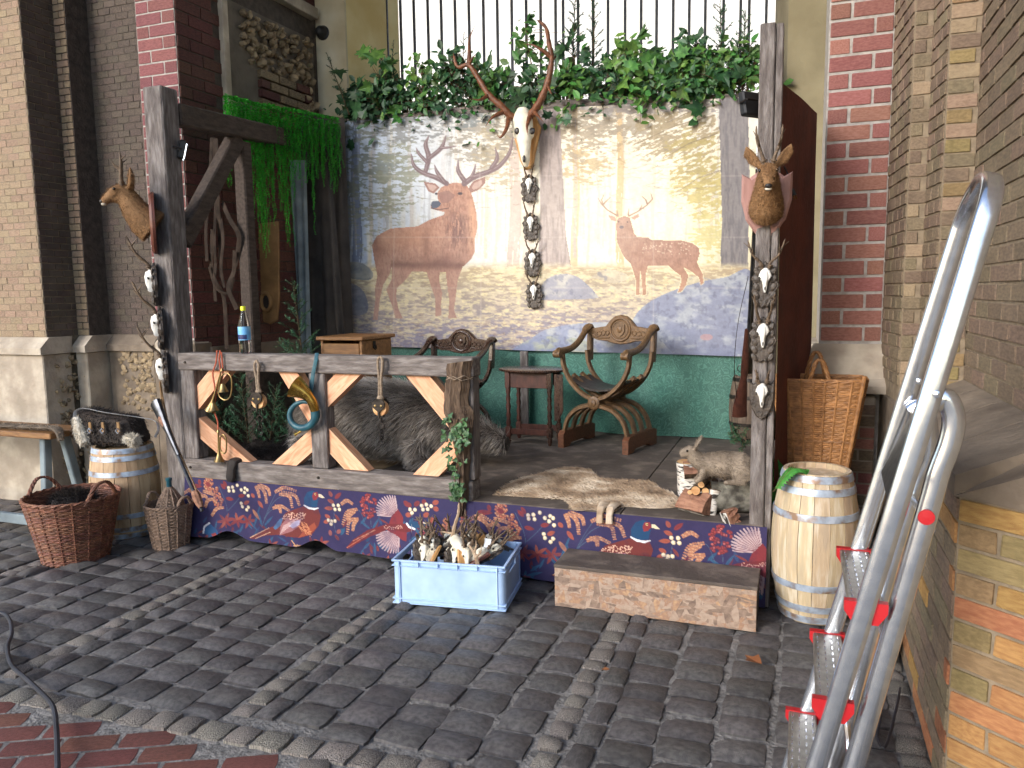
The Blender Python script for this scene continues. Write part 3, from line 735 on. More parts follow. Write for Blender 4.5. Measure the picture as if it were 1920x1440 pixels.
# right: red pilaster, stepped yellow jamb, near wall with sloping plinth
wr = wall_poly('brick_pilaster', 'red brick pilaster with thick pale joints right of the stage', [(.12, 4.86), (.455, 4.86), (.455, 5.6), (.12, 5.6)], 0, 5.6, M['mortar'])
bricks(wr, (.12, 4.86, 0), (1, 0, 0), .335, 4.2, .235, .0945, [M['brick_red']], joint=.0165, z0=1.30, seed=14, bond='alt')
mb = MB(); mb.prism([(4.70, 1.02), (4.70, 1.06), (4.75, 1.10), (4.80, 1.22), (4.86, 1.29), (5.5, 1.29), (5.5, 1.02)], 'x', -.02, .50); mb.build('plinth_cap', M['stone'], wr, world=True)
mb = MB(); mb.bevbox((.21, 5.06, .5), (.44, .6, 1.0), .01); mb.build('plinth', M['stone'], wr, world=True)
bricks(wr, (.26, 4.76, 0), (1, 0, 0), .17, .95, .17, .066, [M['brick_grey'], M['brick_red']], joint=.012, z0=0.03, seed=15, proud=.012)
wy = wall_poly('brick_jamb', 'stepped yellowish brick jamb between pilaster and near right wall', [(.457, 4.86), (.50, 4.40), (.585, 4.40), (.615, 4.14), (.745, 4.14), (.745, 5.2), (.457, 5.2)], 0, 5.6, M['mortar_yellow'])
bricks(wy, (.457, 4.86, 0), (.043, -.46, 0), .46, 4.0, .115, .066, [M['brick_grey']], z0=1.1, seed=16, nrm=(-.995, -.09, 0), limit=60)
bricks(wy, (.50, 4.40, 0), (1, 0, 0), .085, 4.0, .115, .066, [M['brick_grey'], M['brick_grey'], M['brick_tan']], z0=1.1, seed=17, limit=60, joint=.008)
bricks(wy, (.585, 4.40, 0), (.03, -.26, 0), .26, 4.0, .115, .066, [M['brick_grey']], z0=1.1, seed=18, nrm=(-.99, -.11, 0), limit=60)
bricks(wy, (.615, 4.14, 0), (1, 0, 0), .13, 4.0, .22, .066, [M['brick_grey'], M['brick_tan'], M['brick_yellow']], z0=1.1, seed=19, limit=100, joint=.008)
mb = MB(); mb.prism([(.46, 4.78), (.47, 4.30), (.60, 4.08), (.73, 4.08), (.73, 4.9), (.46, 4.9)], 'z', 0, 1.02); mb.build('plinth', M['stone_dark'], wy, world=True)
bricks(wy, (.47, 4.285, 0), (1, 0, 0), .1, .95, .1, .066, [M['brick_orange'], M['brick_grey']], z0=.03, seed=21, limit=60, proud=.02)
wn_ = wall_poly('near_wall', 'near brick side wall at the right edge with sloping stone plinth', [(.75, 4.2), (.75, 1.2), (2.2, 1.2), (2.2, 4.2)], 0, 5.6, M['mortar_yellow'])
bricks(wn_, (.75, 4.2, 0), (0, -1, 0), 2.9, 4.2, .24, .075, [M['brick_grey']], z0=1.17, seed=22, nrm=(-1, 0, 0), limit=260)
for _y0, _y1 in ((2.572, 2.95), (2.956, 3.38), (3.386, 3.80), (3.806, 4.2)):
    mb = MB(); mb.prism([(.748, 1.17), (.70, 1.155), (.455, 1.045), (.455, .98), (.748, .98)], 'y', _y0, _y1); mb.build('sloping_plinth', M['stone_dark'], wn_, world=True)
mb = MB(); mb.prism([(.47, 4.2), (.47, 2.57), (1.5, 1.70), (1.5, 4.2)], 'z', 0, 1.0); mb.build('plinth_core', M['mortar_yellow'], wn_, world=True)
bricks(wn_, (.47, 4.2, 0), (0, -1, 0), 1.63, .98, .24, .0754, [M['brick_grey'], M['brick_orange'], M['brick_grey']], z0=0, seed=23, nrm=(-1, 0, 0), limit=100)
bricks(wn_, (.47, 2.57, 0), (1.03, -.87, 0), 1.34, .98, .24, .0754, [M['brick_orange'], M['brick_orange'], M['brick_yellow']], z0=0, seed=24, nrm=(-.645, -.764, 0), limit=100)  # clinker's own yellow-brown, plus a warm glow put into the brick colours
mb = MB(); mb.add([(.455, 2.57, .982), (1.5, 1.69, .982), (1.5, 1.69, 1.17), (.748, 2.33, 1.17), (.748, 2.57, 1.17), (.748, 2.57, .982)], [(0, 1, 2, 3), (0, 3, 4), (0, 4, 5), (1, 0, 5, 2)]); mb.build('sloping_corner', M['stone_dark'], wn_, world=True)
flush_bricks()
# unseen roof slab over the niche, added to keep sky light off the stage
mb = MB(); mb.box((-2.5, 5.3, 5.85), (14, 4.6, .5)); tag(mb.build('passage_roof', M['plaster_grey']), kind='structure')
# ------------------------------------------------------------------ stage: platform, frame, fence, prints
FZ = .43
st = thing('stage_platform', 'low wooden stage platform with worn dark plywood deck', 'stage', (-1.95, 5.1, 0))
xs = [-3.80, -2.62, -.86 - .0, -.13]
for k in range(3):
    mb = MB(); mb.bevbox(((xs[k] + xs[k + 1]) / 2, 5.15, FZ - .0125), (xs[k + 1] - xs[k] - .006, 2.4, .025), .002); mb.build('deck_board', M['deck'] if k else M['deck_tan'], st, world=True)
for y in (4.0, 5.1, 6.25):
    mb = MB(); mb.beam((-3.78, y, FZ - .09), (-.13, y, FZ - .09), .06, .12); mb.build('joist', M['timber'], st, world=True)
for x in (-3.7, -2.0, -.25):
    for y in (4.1, 6.2):
        mb = MB(); mb.beam((x, y, -.02), (x, y, FZ - .15), .08, .08, (0, 1, 0)); mb.build('leg', M['timber'], st, world=True)
# timber posts and rails
fl = thing('stage_post', 'weathered left stage post with side beam and diagonal brace', 'frame', (-3.9, 4.0, 0))
mb = MB(); mb.beam((-3.895, 4.035, 0), (-3.895, 4.035, 2.95), .155, .15, (0, 1, 0), .01); mb.build('post', M['timber_up'], fl, world=True)
mb = MB(); mb.beam((-3.86, 4.11, 2.80), (-4.14, 6.22, 2.98), .10, .14, bev=.01); mb.build('side_beam', M['timber_dark'], fl, world=True)
mb = MB(); mb.beam((-3.87, 4.11, 1.98), (-3.98, 4.85, 2.80), .09, .13, bev=.01); mb.build('brace', M['timber_dark'], fl, world=True)
mb = MB(); mb.beam((-4.0, 4.93, FZ), (-4.0, 4.93, 2.78), .10, .10, (0, 1, 0), .01); mb.build('side_post', M['timber_dark'], fl, world=True)
fr_ = thing('timber_post', 'tall weathered right stage post carrying trophies', 'post', (-.155, 4.0, 0))
mb = MB(); mb.beam((-.168, 4.02, 0), (-.168, 4.02, 2.85), .07, .13, (0, 1, 0), .006); mb.build('plank', M['timber_up'], fr_, world=True)
mb = MB(); mb.beam((-.114, 4.03, 0), (-.114, 4.03, 2.845), .032, .13, (0, 1, 0), .004); mb.build('side_plank', M['timber_up'], fr_, world=True)
fe = thing('stage_fence', 'grey timber fence along the stage front with fresh pine braces', 'fence', (-2.8, 4.0, FZ))
mb = MB(); mb.beam((-3.815, 4.01, 1.195), (-1.705, 4.01, 1.195), .12, .11, bev=.008); mb.build('top_rail', M['timber'], fe, world=True)
mb = MB(); mb.beam((-3.815, 4.01, .482), (-1.72, 4.01, .478), .12, .125, bev=.008); mb.build('bottom_rail', M['timber'], fe, world=True)
for x0, x1 in ((-3.812, -3.70), (-2.81, -2.695), (-1.80, -1.712)):
    mb = MB(); mb.beam(((x0 + x1) / 2, 4.012, .545), ((x0 + x1) / 2, 4.012, 1.139), x1 - x0, .10, (0, 1, 0), .006); mb.build('fence_post', M['timber_up'], fe, world=True)
def brace(a, b, y=4.02):
    A = Vector((a[0], y, a[1])); B = Vector((b[0], y, b[1])); d = (B - A).normalized()
    # ends cut flush with rails and posts: oversize, then clipped to the opening
    mb = MB(); w = .115; n = Vector((-d.z, 0, d.x))
    poly = [A - n * w / 2 - d * .2, B - n * w / 2 + d * .2, B + n * w / 2 + d * .2, A + n * w / 2 - d * .2]
    poly = [(p.x, p.z) for p in poly]
    xl, xr = (-3.698, -2.812) if max(a[0], b[0]) < -2.7 else (-2.693, -1.802)
    def clip(P, f, inter):
        out = []
        for i in range(len(P)):
            p, q = P[i], P[(i + 1) % len(P)]
            if f(p): out.append(p)
            if f(p) != f(q): out.append(inter(p, q))
        return out
    for ax, v, sg in ((0, xl, 1), (0, xr, -1), (1, .546, 1), (1, 1.138, -1)):
        poly = clip(poly, lambda p: (p[ax] - v) * sg >= 0, lambda p, q: tuple(p[k] + (q[k] - p[k]) * (v - p[ax]) / (q[ax] - p[ax]) for k in (0, 1)))
    # keep grain along the brace: build in a frame turned with it
    ang = math.atan2(d.z, d.x); c, s = math.cos(-ang), math.sin(-ang)
    loc = [((p[0] - A.x) * c - (p[1] - A.z) * s, (p[0] - A.x) * s + (p[1] - A.z) * c) for p in poly]
    mb.prism(loc, 'y', -.035, .035); o = mb.build('brace', M['pine'], fe); o.location = A - fe.location; o.rotation_euler = (0, -ang, 0)
def fz(px, py): q = atY(px, py, 3.99); return (q.x, q.z)
brace(fz(372, 745), fz(412, 695)); brace(fz(372, 800), fz(430, 850))
brace(fz(545, 705), fz(578, 760)); brace(fz(580, 830), fz(535, 870))
brace(fz(610, 745), fz(650, 705)); brace(fz(612, 820), fz(668, 880))
brace(fz(790, 712), fz(838, 770)); brace(fz(840, 850), fz(800, 890))
for (x, z) in ((-3.75, 1.19), (-2.75, 1.195), (-3.76, .49), (-2.76, .49)):
    mb = MB(); mb.lathe([(.009, 0), (.008, .006), (0, .008)], (x, 3.949, z), 10, Matrix.Rotation(R(90), 3, 'X')); mb.build('bolt', M['iron_dark'], fe, world=True)

# ------------------------------------------------------------------ flat prints, painted per vertex
def vnoise(x, y, seed=0):
    xi, yi = np.floor(x).astype(np.int64), np.floor(y).astype(np.int64); xf, yf = x - xi, y - yi
    xf = xf * xf * (3 - 2 * xf); yf = yf * yf * (3 - 2 * yf)
    def h(a, b):
        n = (a * 374761393 + b * 668265263 + seed * 1442695041) & 0xffffffff; n = ((n ^ (n >> 13)) * 1274126177) & 0xffffffff
        return ((n ^ (n >> 16)) & 0xffff) / 65535.0
    return (h(xi, yi) * (1 - xf) + h(xi + 1, yi) * xf) * (1 - yf) + (h(xi, yi + 1) * (1 - xf) + h(xi + 1, yi + 1) * xf) * yf
def fbm(x, y, o=4, seed=0):
    s = 0; a = .5; t = 0
    for k in range(o): s = s + a * vnoise(x, y, seed + k); t += a; x, y, a = x * 2.03 + 11, y * 2.03 + 7, a * .5
    return s / t
class Paint:
    def __init__(s, X, Y):
        s.X, s.Y = X, Y; s.c = np.zeros(X.shape + (3,)); s.x0 = X.min(0); s.x1 = X.max(0)
    def cols(s, xa, xb):      # the columns of the sheet that can hold something between xa and xb
        k = np.nonzero((s.x1 >= xa) & (s.x0 <= xb))[0]
        return slice(int(k[0]), int(k[-1]) + 1) if len(k) else slice(0, 0)
    def fill(s, mask, colr, a=1.0, sl=slice(None)):
        m = mask.astype(float) if mask.dtype == bool else mask
        m = (m * a)[..., None]; s.c[:, sl] = s.c[:, sl] * (1 - m) + np.array(colr) / 255. * m
    def poly(s, pts, colr, a=1.0, ret=False):
        sl = slice(None) if ret else s.cols(min(p[0] for p in pts), max(p[0] for p in pts)); X, Y = s.X[:, sl], s.Y[:, sl]
        m = np.zeros(X.shape, bool); n = len(pts)
        for i in range(n):
            x0, y0 = pts[i]; x1, y1 = pts[(i + 1) % n]
            if y0 == y1: continue
            m ^= ((y0 > Y) != (y1 > Y)) & (X < (x1 - x0) * (Y - y0) / (y1 - y0) + x0)
        if not ret: s.fill(m, colr, a, sl)
        return m
    def stroke(s, pts, w, colr, a=1.0, soft=.5):
        if not isinstance(w, (list, tuple)): w = [w] * len(pts)
        e = max(w) + 3; sl = s.cols(min(p[0] for p in pts) - e, max(p[0] for p in pts) + e); X, Y = s.X[:, sl], s.Y[:, sl]
        if X.size == 0: return
        D = np.full(X.shape, 99.)
        for i in range(len(pts) - 1):
            x0, y0 = pts[i]; x1, y1 = pts[i + 1]; dx, dy = x1 - x0, y1 - y0; L2 = dx * dx + dy * dy + 1e-9
            t = np.clip(((X - x0) * dx + (Y - y0) * dy) / L2, 0, 1)
            D = np.minimum(D, np.hypot(X - x0 - t * dx, Y - y0 - t * dy) - (w[i] + (w[i + 1] - w[i]) * t) / 2)
        s.fill(np.clip(.5 - D / (soft * 2 + 1e-6), 0, 1), colr, a, sl)
    def disc(s, x, y, r, colr, a=1.0, sy=1.0, rot=0.0):
        sl = s.cols(x - r * 1.2 - 2, x + r * 1.2 + 2); X, Y = s.X[:, sl], s.Y[:, sl]
        if X.size == 0: return
        d = np.hypot(X - x, (Y - y) / sy); s.fill(np.clip(.5 - (d - r) / 1.2, 0, 1), colr, a, sl)
def grid_print(name, P, colr, mat, parent=None, world=True):
    # P: (rows, cols, 3) points, colr same shape (sRGB 0..1)
    h, w = P.shape[:2]; V = P.reshape(-1, 3)
    if parent is not None: V = V - np.array(WM(parent).translation)
    me = bpy.data.meshes.new(name); i = (np.arange(h - 1)[:, None] * w + np.arange(w - 1)[None, :]).ravel()
    F = np.stack([i, i + 1, i + w + 1, i + w], 1).astype(np.int32)
    me.vertices.add(len(V)); me.vertices.foreach_set('co', V.astype(np.float32).ravel())
    me.loops.add(F.size); me.loops.foreach_set('vertex_index', F.ravel()); me.polygons.add(len(F))
    me.polygons.foreach_set('loop_start', np.arange(0, F.size, 4, dtype=np.int32)); me.update(calc_edges=True)
    c = np.clip(colr.reshape(-1, 3), 0, 1); lin = np.where(c <= .04045, c / 12.92, ((c + .055) / 1.055) ** 2.4)
    at = me.color_attributes.new('print', 'FLOAT_COLOR', 'POINT'); at.data.foreach_set('color', np.concatenate([lin, np.ones((len(lin), 1))], 1).astype(np.float32).ravel())
    me.polygons.foreach_set('use_smooth', [True] * len(F)); me.validate()
    return link(name, me, mat, parent)

# --- forest backdrop
BY = 6.25
NX, NY = 600, 370
tl, tr, bl, br = atY(638, 228, BY), atY(1424, 180, BY), atY(652, 648, BY), atY(1398, 668, BY)
u, v = np.meshgrid(np.linspace(0, 1, NX), np.linspace(0, 1, NY))
def lerp4(k): return ((1 - u) * (1 - v) * tl[k] + u * (1 - v) * tr[k] + u * v * br[k] + (1 - u) * v * bl[k])
PX_, PZ_ = lerp4(0), lerp4(2)
PYw = BY + .012 * np.sin(PX_ * 4.3 + .6) * (.3 + v) + .006 * np.sin(PX_ * 11 + PZ_ * 3) + .004 * np.sin(PZ_ * 9)
# sheet coordinates measured in picture units of the print
cx, cy, cz = [np.array(q) for q in (_r2, _u2, _f)]
dX = np.stack([PX_, np.full_like(PX_, BY), PZ_ - 1.6], -1); zz = dX @ cz
X = 960 + 1440 * (dX @ cx) / zz; Y = 720 - 1440 * (dX @ cy) / zz
pt = Paint(X, Y)
def mixc(a, b, t): return np.array(a)[None, None] * (1 - t[..., None]) + np.array(b)[None, None] * t[..., None]
t_ = np.clip((X - 640) / 330, 0, 1); sky = mixc((190, 208, 236), (248, 240, 224), t_)
glow = np.exp(-(((X - 1110) / 190) ** 2 + ((Y - 360) / 150) ** 2)); sky = sky * (1 - glow[..., None] * .8) + np.array((255, 246, 214)) * glow[..., None] * .8
rt = np.clip((X - 1230) / 150, 0, 1) * np.clip((Y - 230) / 120, 0, 1); sky = sky * (1 - .4 * rt[..., None]) + np.array((236, 222, 150)) * .4 * rt[..., None]
pt.c = sky / 255.
# hazy far woods
hz_ = fbm(X / 9, Y / 60, 4, 3); pt.fill(np.clip((hz_ - .48) * 6, 0, 1) * np.clip((Y - 330) / 120, 0, 1) * (Y < 500), (222, 205, 170), .45)
for x0, w, y0, y1, cc, a in ((668, 15, 246, 492, (122, 132, 158), .9), (698, 7, 250, 470, (165, 160, 165), .6), (728, 6, 240, 430, (160, 160, 160), .55), (770, 6, 230, 430, (200, 190, 180), .6), (650, 9, 260, 500, (120, 132, 150), .7),
                             (965, 20, 300, 505, (205, 184, 172), .85), (990, 14, 310, 500, (222, 204, 190), .7), (1079, 10, 210, 505, (226, 188, 138), .8), (1162, 11, 205, 508, (216, 180, 128), .85), (1102, 4, 400, 500, (226, 200, 170), .6), (1255, 14, 380, 500, (240, 226, 196), .6), (1225, 5, 300, 470, (236, 216, 180), .5), (830, 8, 250, 420, (214, 208, 206), .5)):
    wob = 2.0 * np.sin(Y / 37 + x0); m = (np.abs(X - x0 - wob) < w / 2 * (1 + (Y - y0) / 900)) & (Y > y0 - 60) & (Y < y1)
    pt.fill(m & (fbm(X / 2.5, Y / 14, 2, int(x0)) > .22), cc, a)
_rt = random.Random(44)
for k in range(34):
    _x = _rt.uniform(640, 1350); _w = _rt.uniform(2, 7); _yb = _rt.uniform(440, 500); wob = 1.5 * np.sin(Y / 30 + k); _m = (np.abs(X - _x - wob) < _w / 2) & (Y < _yb) & (Y > _rt.uniform(180, 330)); pt.fill(_m & (fbm(X / 2, Y / 11, 2, 300 + k) > .3), _rt.choice(((190, 182, 186), (206, 190, 170), (176, 176, 180), (214, 196, 160))), .45)
# boughs: streaky needle masses
def boughs(cx0, cy0, sx, sy, colr, seed, thr=.52, a=.8, slope=.0, fine=.55):
    fall = np.exp(-(((X - cx0) / sx) ** 2 + ((Y - cy0) / sy) ** 2) ** 1.5); yy = Y + slope * (X - cx0)
    n = fbm(X / (16 * fine), yy / (6 * fine), 5, seed); n2 = fbm(X / 40, yy / 14, 3, seed + 9)
    m = np.clip((n * .65 + n2 * .35 + fall * .22 - thr - .12) * 22, 0, 1) * np.clip(fall * 2.2, 0, 1); pt.fill(m, colr, a)
boughs(690, 300, 62, 110, (122, 128, 116), 11, .53); boughs(745, 330, 55, 90, (140, 142, 118), 12, .55); boughs(690, 410, 60, 60, (152, 152, 128), 13, .55, .7)
boughs(765, 240, 70, 30, (130, 132, 132), 14, .54); boughs(905, 250, 80, 60, (148, 140, 126), 15, .53); boughs(930, 300, 50, 70, (176, 160, 128), 16, .55, .7); boughs(870, 215, 60, 26, (120, 128, 130), 24, .5)
boughs(1090, 250, 70, 60, (158, 142, 118), 17, .52); boughs(1105, 310, 70, 40, (190, 164, 118), 18, .54, .8); boughs(1180, 230, 90, 40, (150, 138, 120), 19, .52, .8, .25)
boughs(1270, 250, 90, 60, (158, 140, 106), 20, .52, .85, .45); boughs(1310, 300, 70, 60, (176, 158, 96), 21, .52, .85, .35); boughs(1320, 360, 60, 50, (196, 178, 104), 22, .53, .8, .3); boughs(1340, 440, 50, 60, (206, 194, 120), 23, .52, .7)
boughs(1215, 200, 200, 16, (150, 142, 140), 25, .5, .8)
for a_, b_ in (((1340, 215), (1190, 270)), ((1345, 250), (1240, 300)), ((1350, 320), (1270, 360)), ((1350, 195), (1250, 230))): pt.stroke([a_, ((a_[0] + b_[0]) / 2, (a_[1] + b_[1]) / 2 - 6), b_], [2.2, 1.6, .8], (124, 106, 84), .8)
for k in range(150):      # bare twigs and fine sprays
    _x = _rt.choice((_rt.uniform(645, 790), _rt.uniform(860, 1000), _rt.uniform(1060, 1345), _rt.uniform(1200, 1345))); _y = _rt.uniform(195, 400); _l = _rt.uniform(12, 38); _d = _rt.choice((-1, 1))
    pt.stroke([(_x, _y), (_x + _d * _l * .5, _y + _rt.uniform(-3, 4)), (_x + _d * _l, _y + _rt.uniform(-2, 9))], [1.4, 1.0, .5], (128, 118, 104), .5)
# big trunks with bark
def trunk(poly, base, dark, seed):
    m = pt.poly(poly, (0, 0, 0), ret=True); n = fbm(X / 3.0, Y / 22, 4, seed); pt.fill(m, base); pt.fill(m * np.clip((n - .45) * 5, 0, 1), dark, .7)
trunk([(1008, 195), (1048, 195), (1056, 330), (1062, 440), (1074, 512), (1006, 516), (1012, 440), (1014, 330)], (176, 160, 154), (136, 122, 120), 31)
trunk([(1347, 180), (1402, 175), (1406, 330), (1402, 530), (1350, 530), (1354, 420), (1351, 300)], (136, 130, 130), (104, 100, 104), 32)
# forest floor
fl_ = np.clip((Y - 488 - 6 * fbm(X / 30, Y / 30, 2, 5)) / 14, 0, 1)
n = fbm(X / 13, Y / 3.4, 5, 6); n2 = fbm(X / 60, Y / 14, 3, 7); tt = np.clip((Y - 500) / 130, 0, 1)
gold = mixc((232, 218, 178), (196, 178, 160), tt); shade = mixc((190, 168, 132), (140, 134, 152), tt)
k_ = np.clip((n - .42) * 5 + (n2 - .5) * 2, 0, 1); floor = shade * (1 - k_[..., None]) + gold * k_[..., None]
pt.c = pt.c * (1 - fl_[..., None]) + floor / 255. * fl_[..., None]
k_ = np.clip((fbm(X / 7, Y / 3.2, 4, 8) - .56) * 9, 0, 1) * fl_; pt.fill(k_, (252, 236, 176), .55 * (1 - .0))
k_ = np.clip((fbm(X / 8, Y / 3, 4, 9) - .58) * 9, 0, 1) * fl_ * np.clip((Y - 560) / 60, 0, 1); pt.fill(k_, (128, 104, 104), .5)
def rock(poly, base, lite, seed, a=1.0):
    sp = spline(poly, 6); m = pt.poly([(p[0], p[1]) for p in sp], (0, 0, 0), ret=True); ys = min(p[1] for p in poly); ye = max(p[1] for p in poly)
    pt.fill(m, base, a); n = fbm(X / 22, Y / 12, 5, seed); top = np.clip(1 - (Y - ys) / (ye - ys), 0, 1); pt.fill(m * np.clip((n - .5) * 5 + top * .8 - .2, 0, 1), lite, .75 * a); pt.fill(m * np.clip((fbm(X / 9, Y / 9, 4, seed + 3) - .6) * 9, 0, 1), (104, 108, 132), .5)
rock([(636, 500), (650, 492), (680, 494), (700, 512), (690, 525), (640, 520)], (132, 138, 142), (172, 172, 160), 40, .9)
rock([(636, 540), (655, 530), (680, 545), (690, 575), (680, 590), (640, 590)], (120, 124, 138), (160, 156, 160), 41, .9)
rock([(1012, 556), (1020, 528), (1050, 514), (1085, 520), (1118, 552), (1110, 560), (1015, 562)], (158, 158, 170), (206, 202, 190), 42)
rock([(1108, 520), (1130, 506), (1160, 508), (1180, 522), (1150, 532)], (200, 186, 164), (226, 212, 180), 43, .8); rock([(1255, 536), (1290, 520), (1320, 520), (1345, 530), (1300, 540)], (196, 186, 160), (222, 212, 176), 44, .8)
rock([(1175, 618), (1200, 580), (1240, 554), (1300, 532), (1360, 520), (1410, 514), (1410, 672), (1180, 672)], (138, 144, 168), (184, 190, 196), 45)
rock([(1000, 632), (1030, 616), (1090, 606), (1150, 606), (1210, 620), (1250, 650), (1240, 672), (1000, 672)], (150, 158, 184), (198, 200, 196), 46)
rock([(960, 655), (1000, 634), (1050, 630), (1100, 640), (1130, 660), (1100, 675), (965, 675)], (140, 148, 176), (186, 190, 160), 47)
pt.fill(np.clip((Y - 645) / 22, 0, 1) * (fbm(X / 14, Y / 6, 3, 51) > .35), (112, 122, 158), .5)
pt.disc(1325, 632, 12, (196, 150, 150), .7, .5)
pt.fill(np.clip((Y - 600) / 60, 0, 1) * np.clip((900 - X) / 200, 0, 1), (122, 112, 140), .35)
# the stags
def Z1(*pts): return [(640 + x / 3.0, 180 + y / 3.0) for x, y in pts]
def Z2(*pts): return [(1000 + x * .3471, 180 + y * .3472) for x, y in pts]
body = Z1((505, 612), (510, 596), (545, 590), (540, 545), (560, 515), (600, 492), (650, 486), (700, 498), (725, 530), (740, 580), (755, 650), (762, 740), (748, 800), (746, 880), (725, 920), (680, 962), (652, 1040), (642, 1130), (632, 1200), (648, 1248), (600, 1252), (605, 1150), (594, 1060), (588, 990), (555, 990), (550, 1040), (566, 1110), (558, 1180), (562, 1234), (528, 1242), (524, 1130), (500, 1060), (480, 990), (400, 986), (370, 1030), (318, 1080), (312, 1130), (328, 1200), (352, 1252), (310, 1252), (290, 1180), (256, 1090), (290, 1030), (290, 960), (275, 1010), (240, 1060), (216, 1150), (206, 1258), (178, 1258), (190, 1150), (190, 1080), (205, 1010), (185, 900), (175, 840), (200, 790), (280, 745), (430, 733), (500, 695), (575, 668), (578, 652), (530, 642), (505, 632))
mB = pt.poly(body, (0, 0, 0), ret=True)
nb = fbm(X / 14, Y / 10, 4, 60); up = np.clip((Y - 420) / 170, 0, 1)
pt.fill(mB, (196, 146, 122)); pt.fill(mB * np.clip((nb - .4) * 3, 0, 1), (168, 116, 96), .7); pt.fill(mB * np.clip((fbm(X / 2.2, Y / 7, 3, 64) - .5) * 6, 0, 1), (136, 94, 82), .45); pt.fill(mB * np.clip((fbm(X / 2.0 + 40, Y / 6, 3, 65) - .56) * 7, 0, 1), (206, 160, 132), .5); pt.fill(mB * up, (176, 146, 138), .55)
pt.fill(mB * np.exp(-((X - 760) / 60) ** 2 - ((Y - 445) / 22) ** 2), (206, 148, 116), .6); pt.fill(mB * np.exp(-((X - 705) / 16) ** 2 - ((Y - 460) / 30) ** 2), (120, 76, 64), .5)
pt.fill(mB * np.exp(-((X - 857) / 18) ** 2 - ((Y - 430) / 36) ** 2) * (fbm(X / 3, Y / 14, 3, 61) > .42), (116, 84, 80), .75); pt.fill(mB * np.exp(-((X - 885) / 8) ** 2 - ((Y - 420) / 50) ** 2), (222, 170, 132), .6)
pt.fill(mB * np.exp(-((X - 830) / 36) ** 2 - ((Y - 490) / 14) ** 2), (122, 84, 76), .6)
for q in (Z1((465, 482), (530, 492), (554, 515), (520, 550), (490, 535)), Z1((712, 520), (740, 480), (812, 453), (812, 490), (770, 530), (728, 545))): pt.poly(q, (158, 118, 106)); cxq = sum(p[0] for p in q) / len(q); cyq = sum(p[1] for p in q) / len(q); pt.poly([(cxq + (p[0] - cxq) * .6, cyq + (p[1] - cyq) * .6) for p in q], (196, 164, 150))
pt.poly(Z1((505, 612), (510, 594), (545, 590), (562, 604), (545, 628), (510, 632)), (86, 92, 108)); pt.poly(Z1((545, 545), (600, 530), (640, 560), (600, 600), (560, 600)), (142, 104, 96), .7)
pt.disc(*Z1((665, 548))[0], 4.6, (74, 62, 66), 1, .6); pt.disc(*Z1((535, 550))[0], 2.5, (74, 62, 66), 1, .9); pt.stroke(Z1((508, 632), (545, 640), (600, 630)), 1.6, (92, 68, 66))
AC = (120, 98, 100)
for P_, w in ((((590, 492), (540, 462), (460, 432), (412, 392), (395, 330)), (7, 7, 6, 5, 2)), (((478, 420), (492, 345), (474, 275), (490, 224)), (6, 7, 6, 1.5)), (((492, 352), (560, 290), (585, 222)), (6, 6, 1.5)), (((556, 292), (600, 288), (645, 281)), (4, 3, 1)), (((482, 372), (436, 322), (424, 294)), (5, 4, 1)), (((580, 486), (540, 430), (524, 388)), (6, 5, 1.2)),
              (((690, 492), (745, 456), (820, 430), (890, 392), (945, 318), (962, 235)), (8, 8, 7, 6.5, 5, 2)), (((690, 474), (656, 420), (655, 358)), (7, 6, 1.2)), (((732, 455), (748, 420), (755, 384)), (5, 4, 1.2)), (((846, 404), (876, 352), (864, 290)), (6, 6, 1.2))):
    pt.stroke(spline(Z1(*P_), 4), [float(np.interp(i, np.linspace(0, (len(P_) - 1) * 4, len(w)), w)) * 1.35 for i in range((len(P_) - 1) * 4 + 1)], AC, 1.0)
    pt.stroke([(x - .8, y - .8) for x, y in spline(Z1(*P_), 4)], 1.0, (196, 180, 176), .6)
b2 = Z2((448, 690), (455, 660), (490, 648), (520, 655), (530, 690), (545, 745), (560, 760), (620, 765), (640, 778), (800, 780), (860, 795), (895, 820), (900, 850), (885, 900), (915, 960), (922, 1010), (905, 1020), (895, 980), (850, 945), (810, 925), (838, 970), (825, 1020), (800, 1056), (778, 1062), (800, 1000), (795, 970), (760, 945), (730, 915), (620, 915), (605, 970), (610, 1072), (588, 1078), (586, 1000), (578, 940), (574, 1000), (574, 1072), (552, 1076), (554, 1000), (540, 950), (525, 905), (490, 870), (470, 830), (452, 790), (448, 740))
pt.stroke(b2 + [b2[0]], 2.4, (255, 244, 200), .7); m2 = pt.poly(b2, (0, 0, 0), ret=True); pt.fill(m2, (176, 132, 112)); pt.fill(m2 * np.clip((fbm(X / 12, Y / 9, 4, 63) - .4) * 3, 0, 1), (154, 108, 90), .7); pt.fill(m2 * np.clip((fbm(X / 2.2, Y / 5, 3, 66) - .5) * 6, 0, 1), (134, 96, 84), .4); pt.fill(m2 * np.clip((Y - 490) / 40, 0, 1), (196, 150, 116), .5)
for q in (Z2((402, 643), (440, 650), (448, 676), (420, 672)), Z2((524, 657), (566, 634), (571, 650), (545, 669))): pt.poly(q, (186, 142, 120))
for k in range(60):
    x, y = Z2((rng.uniform(590, 860), rng.uniform(790, 855)))[0]; pt.disc(x, y, rng.uniform(.7, 1.3), (240, 214, 186), .8)
for P_ in (((456, 648), (400, 616), (366, 582), (350, 552)), ((374, 586), (368, 560), (380, 532)), ((376, 584), (416, 546)), ((455, 645), (452, 615)), ((515, 648), (560, 625), (610, 590), (642, 555), (632, 524)), ((614, 584), (606, 560), (584, 540)), ((512, 642), (516, 608)), ((575, 612), (585, 590))): pt.stroke(Z2(*P_), [3.0] + [2.2] * (len(P_) - 2) + [.9], (150, 112, 90))
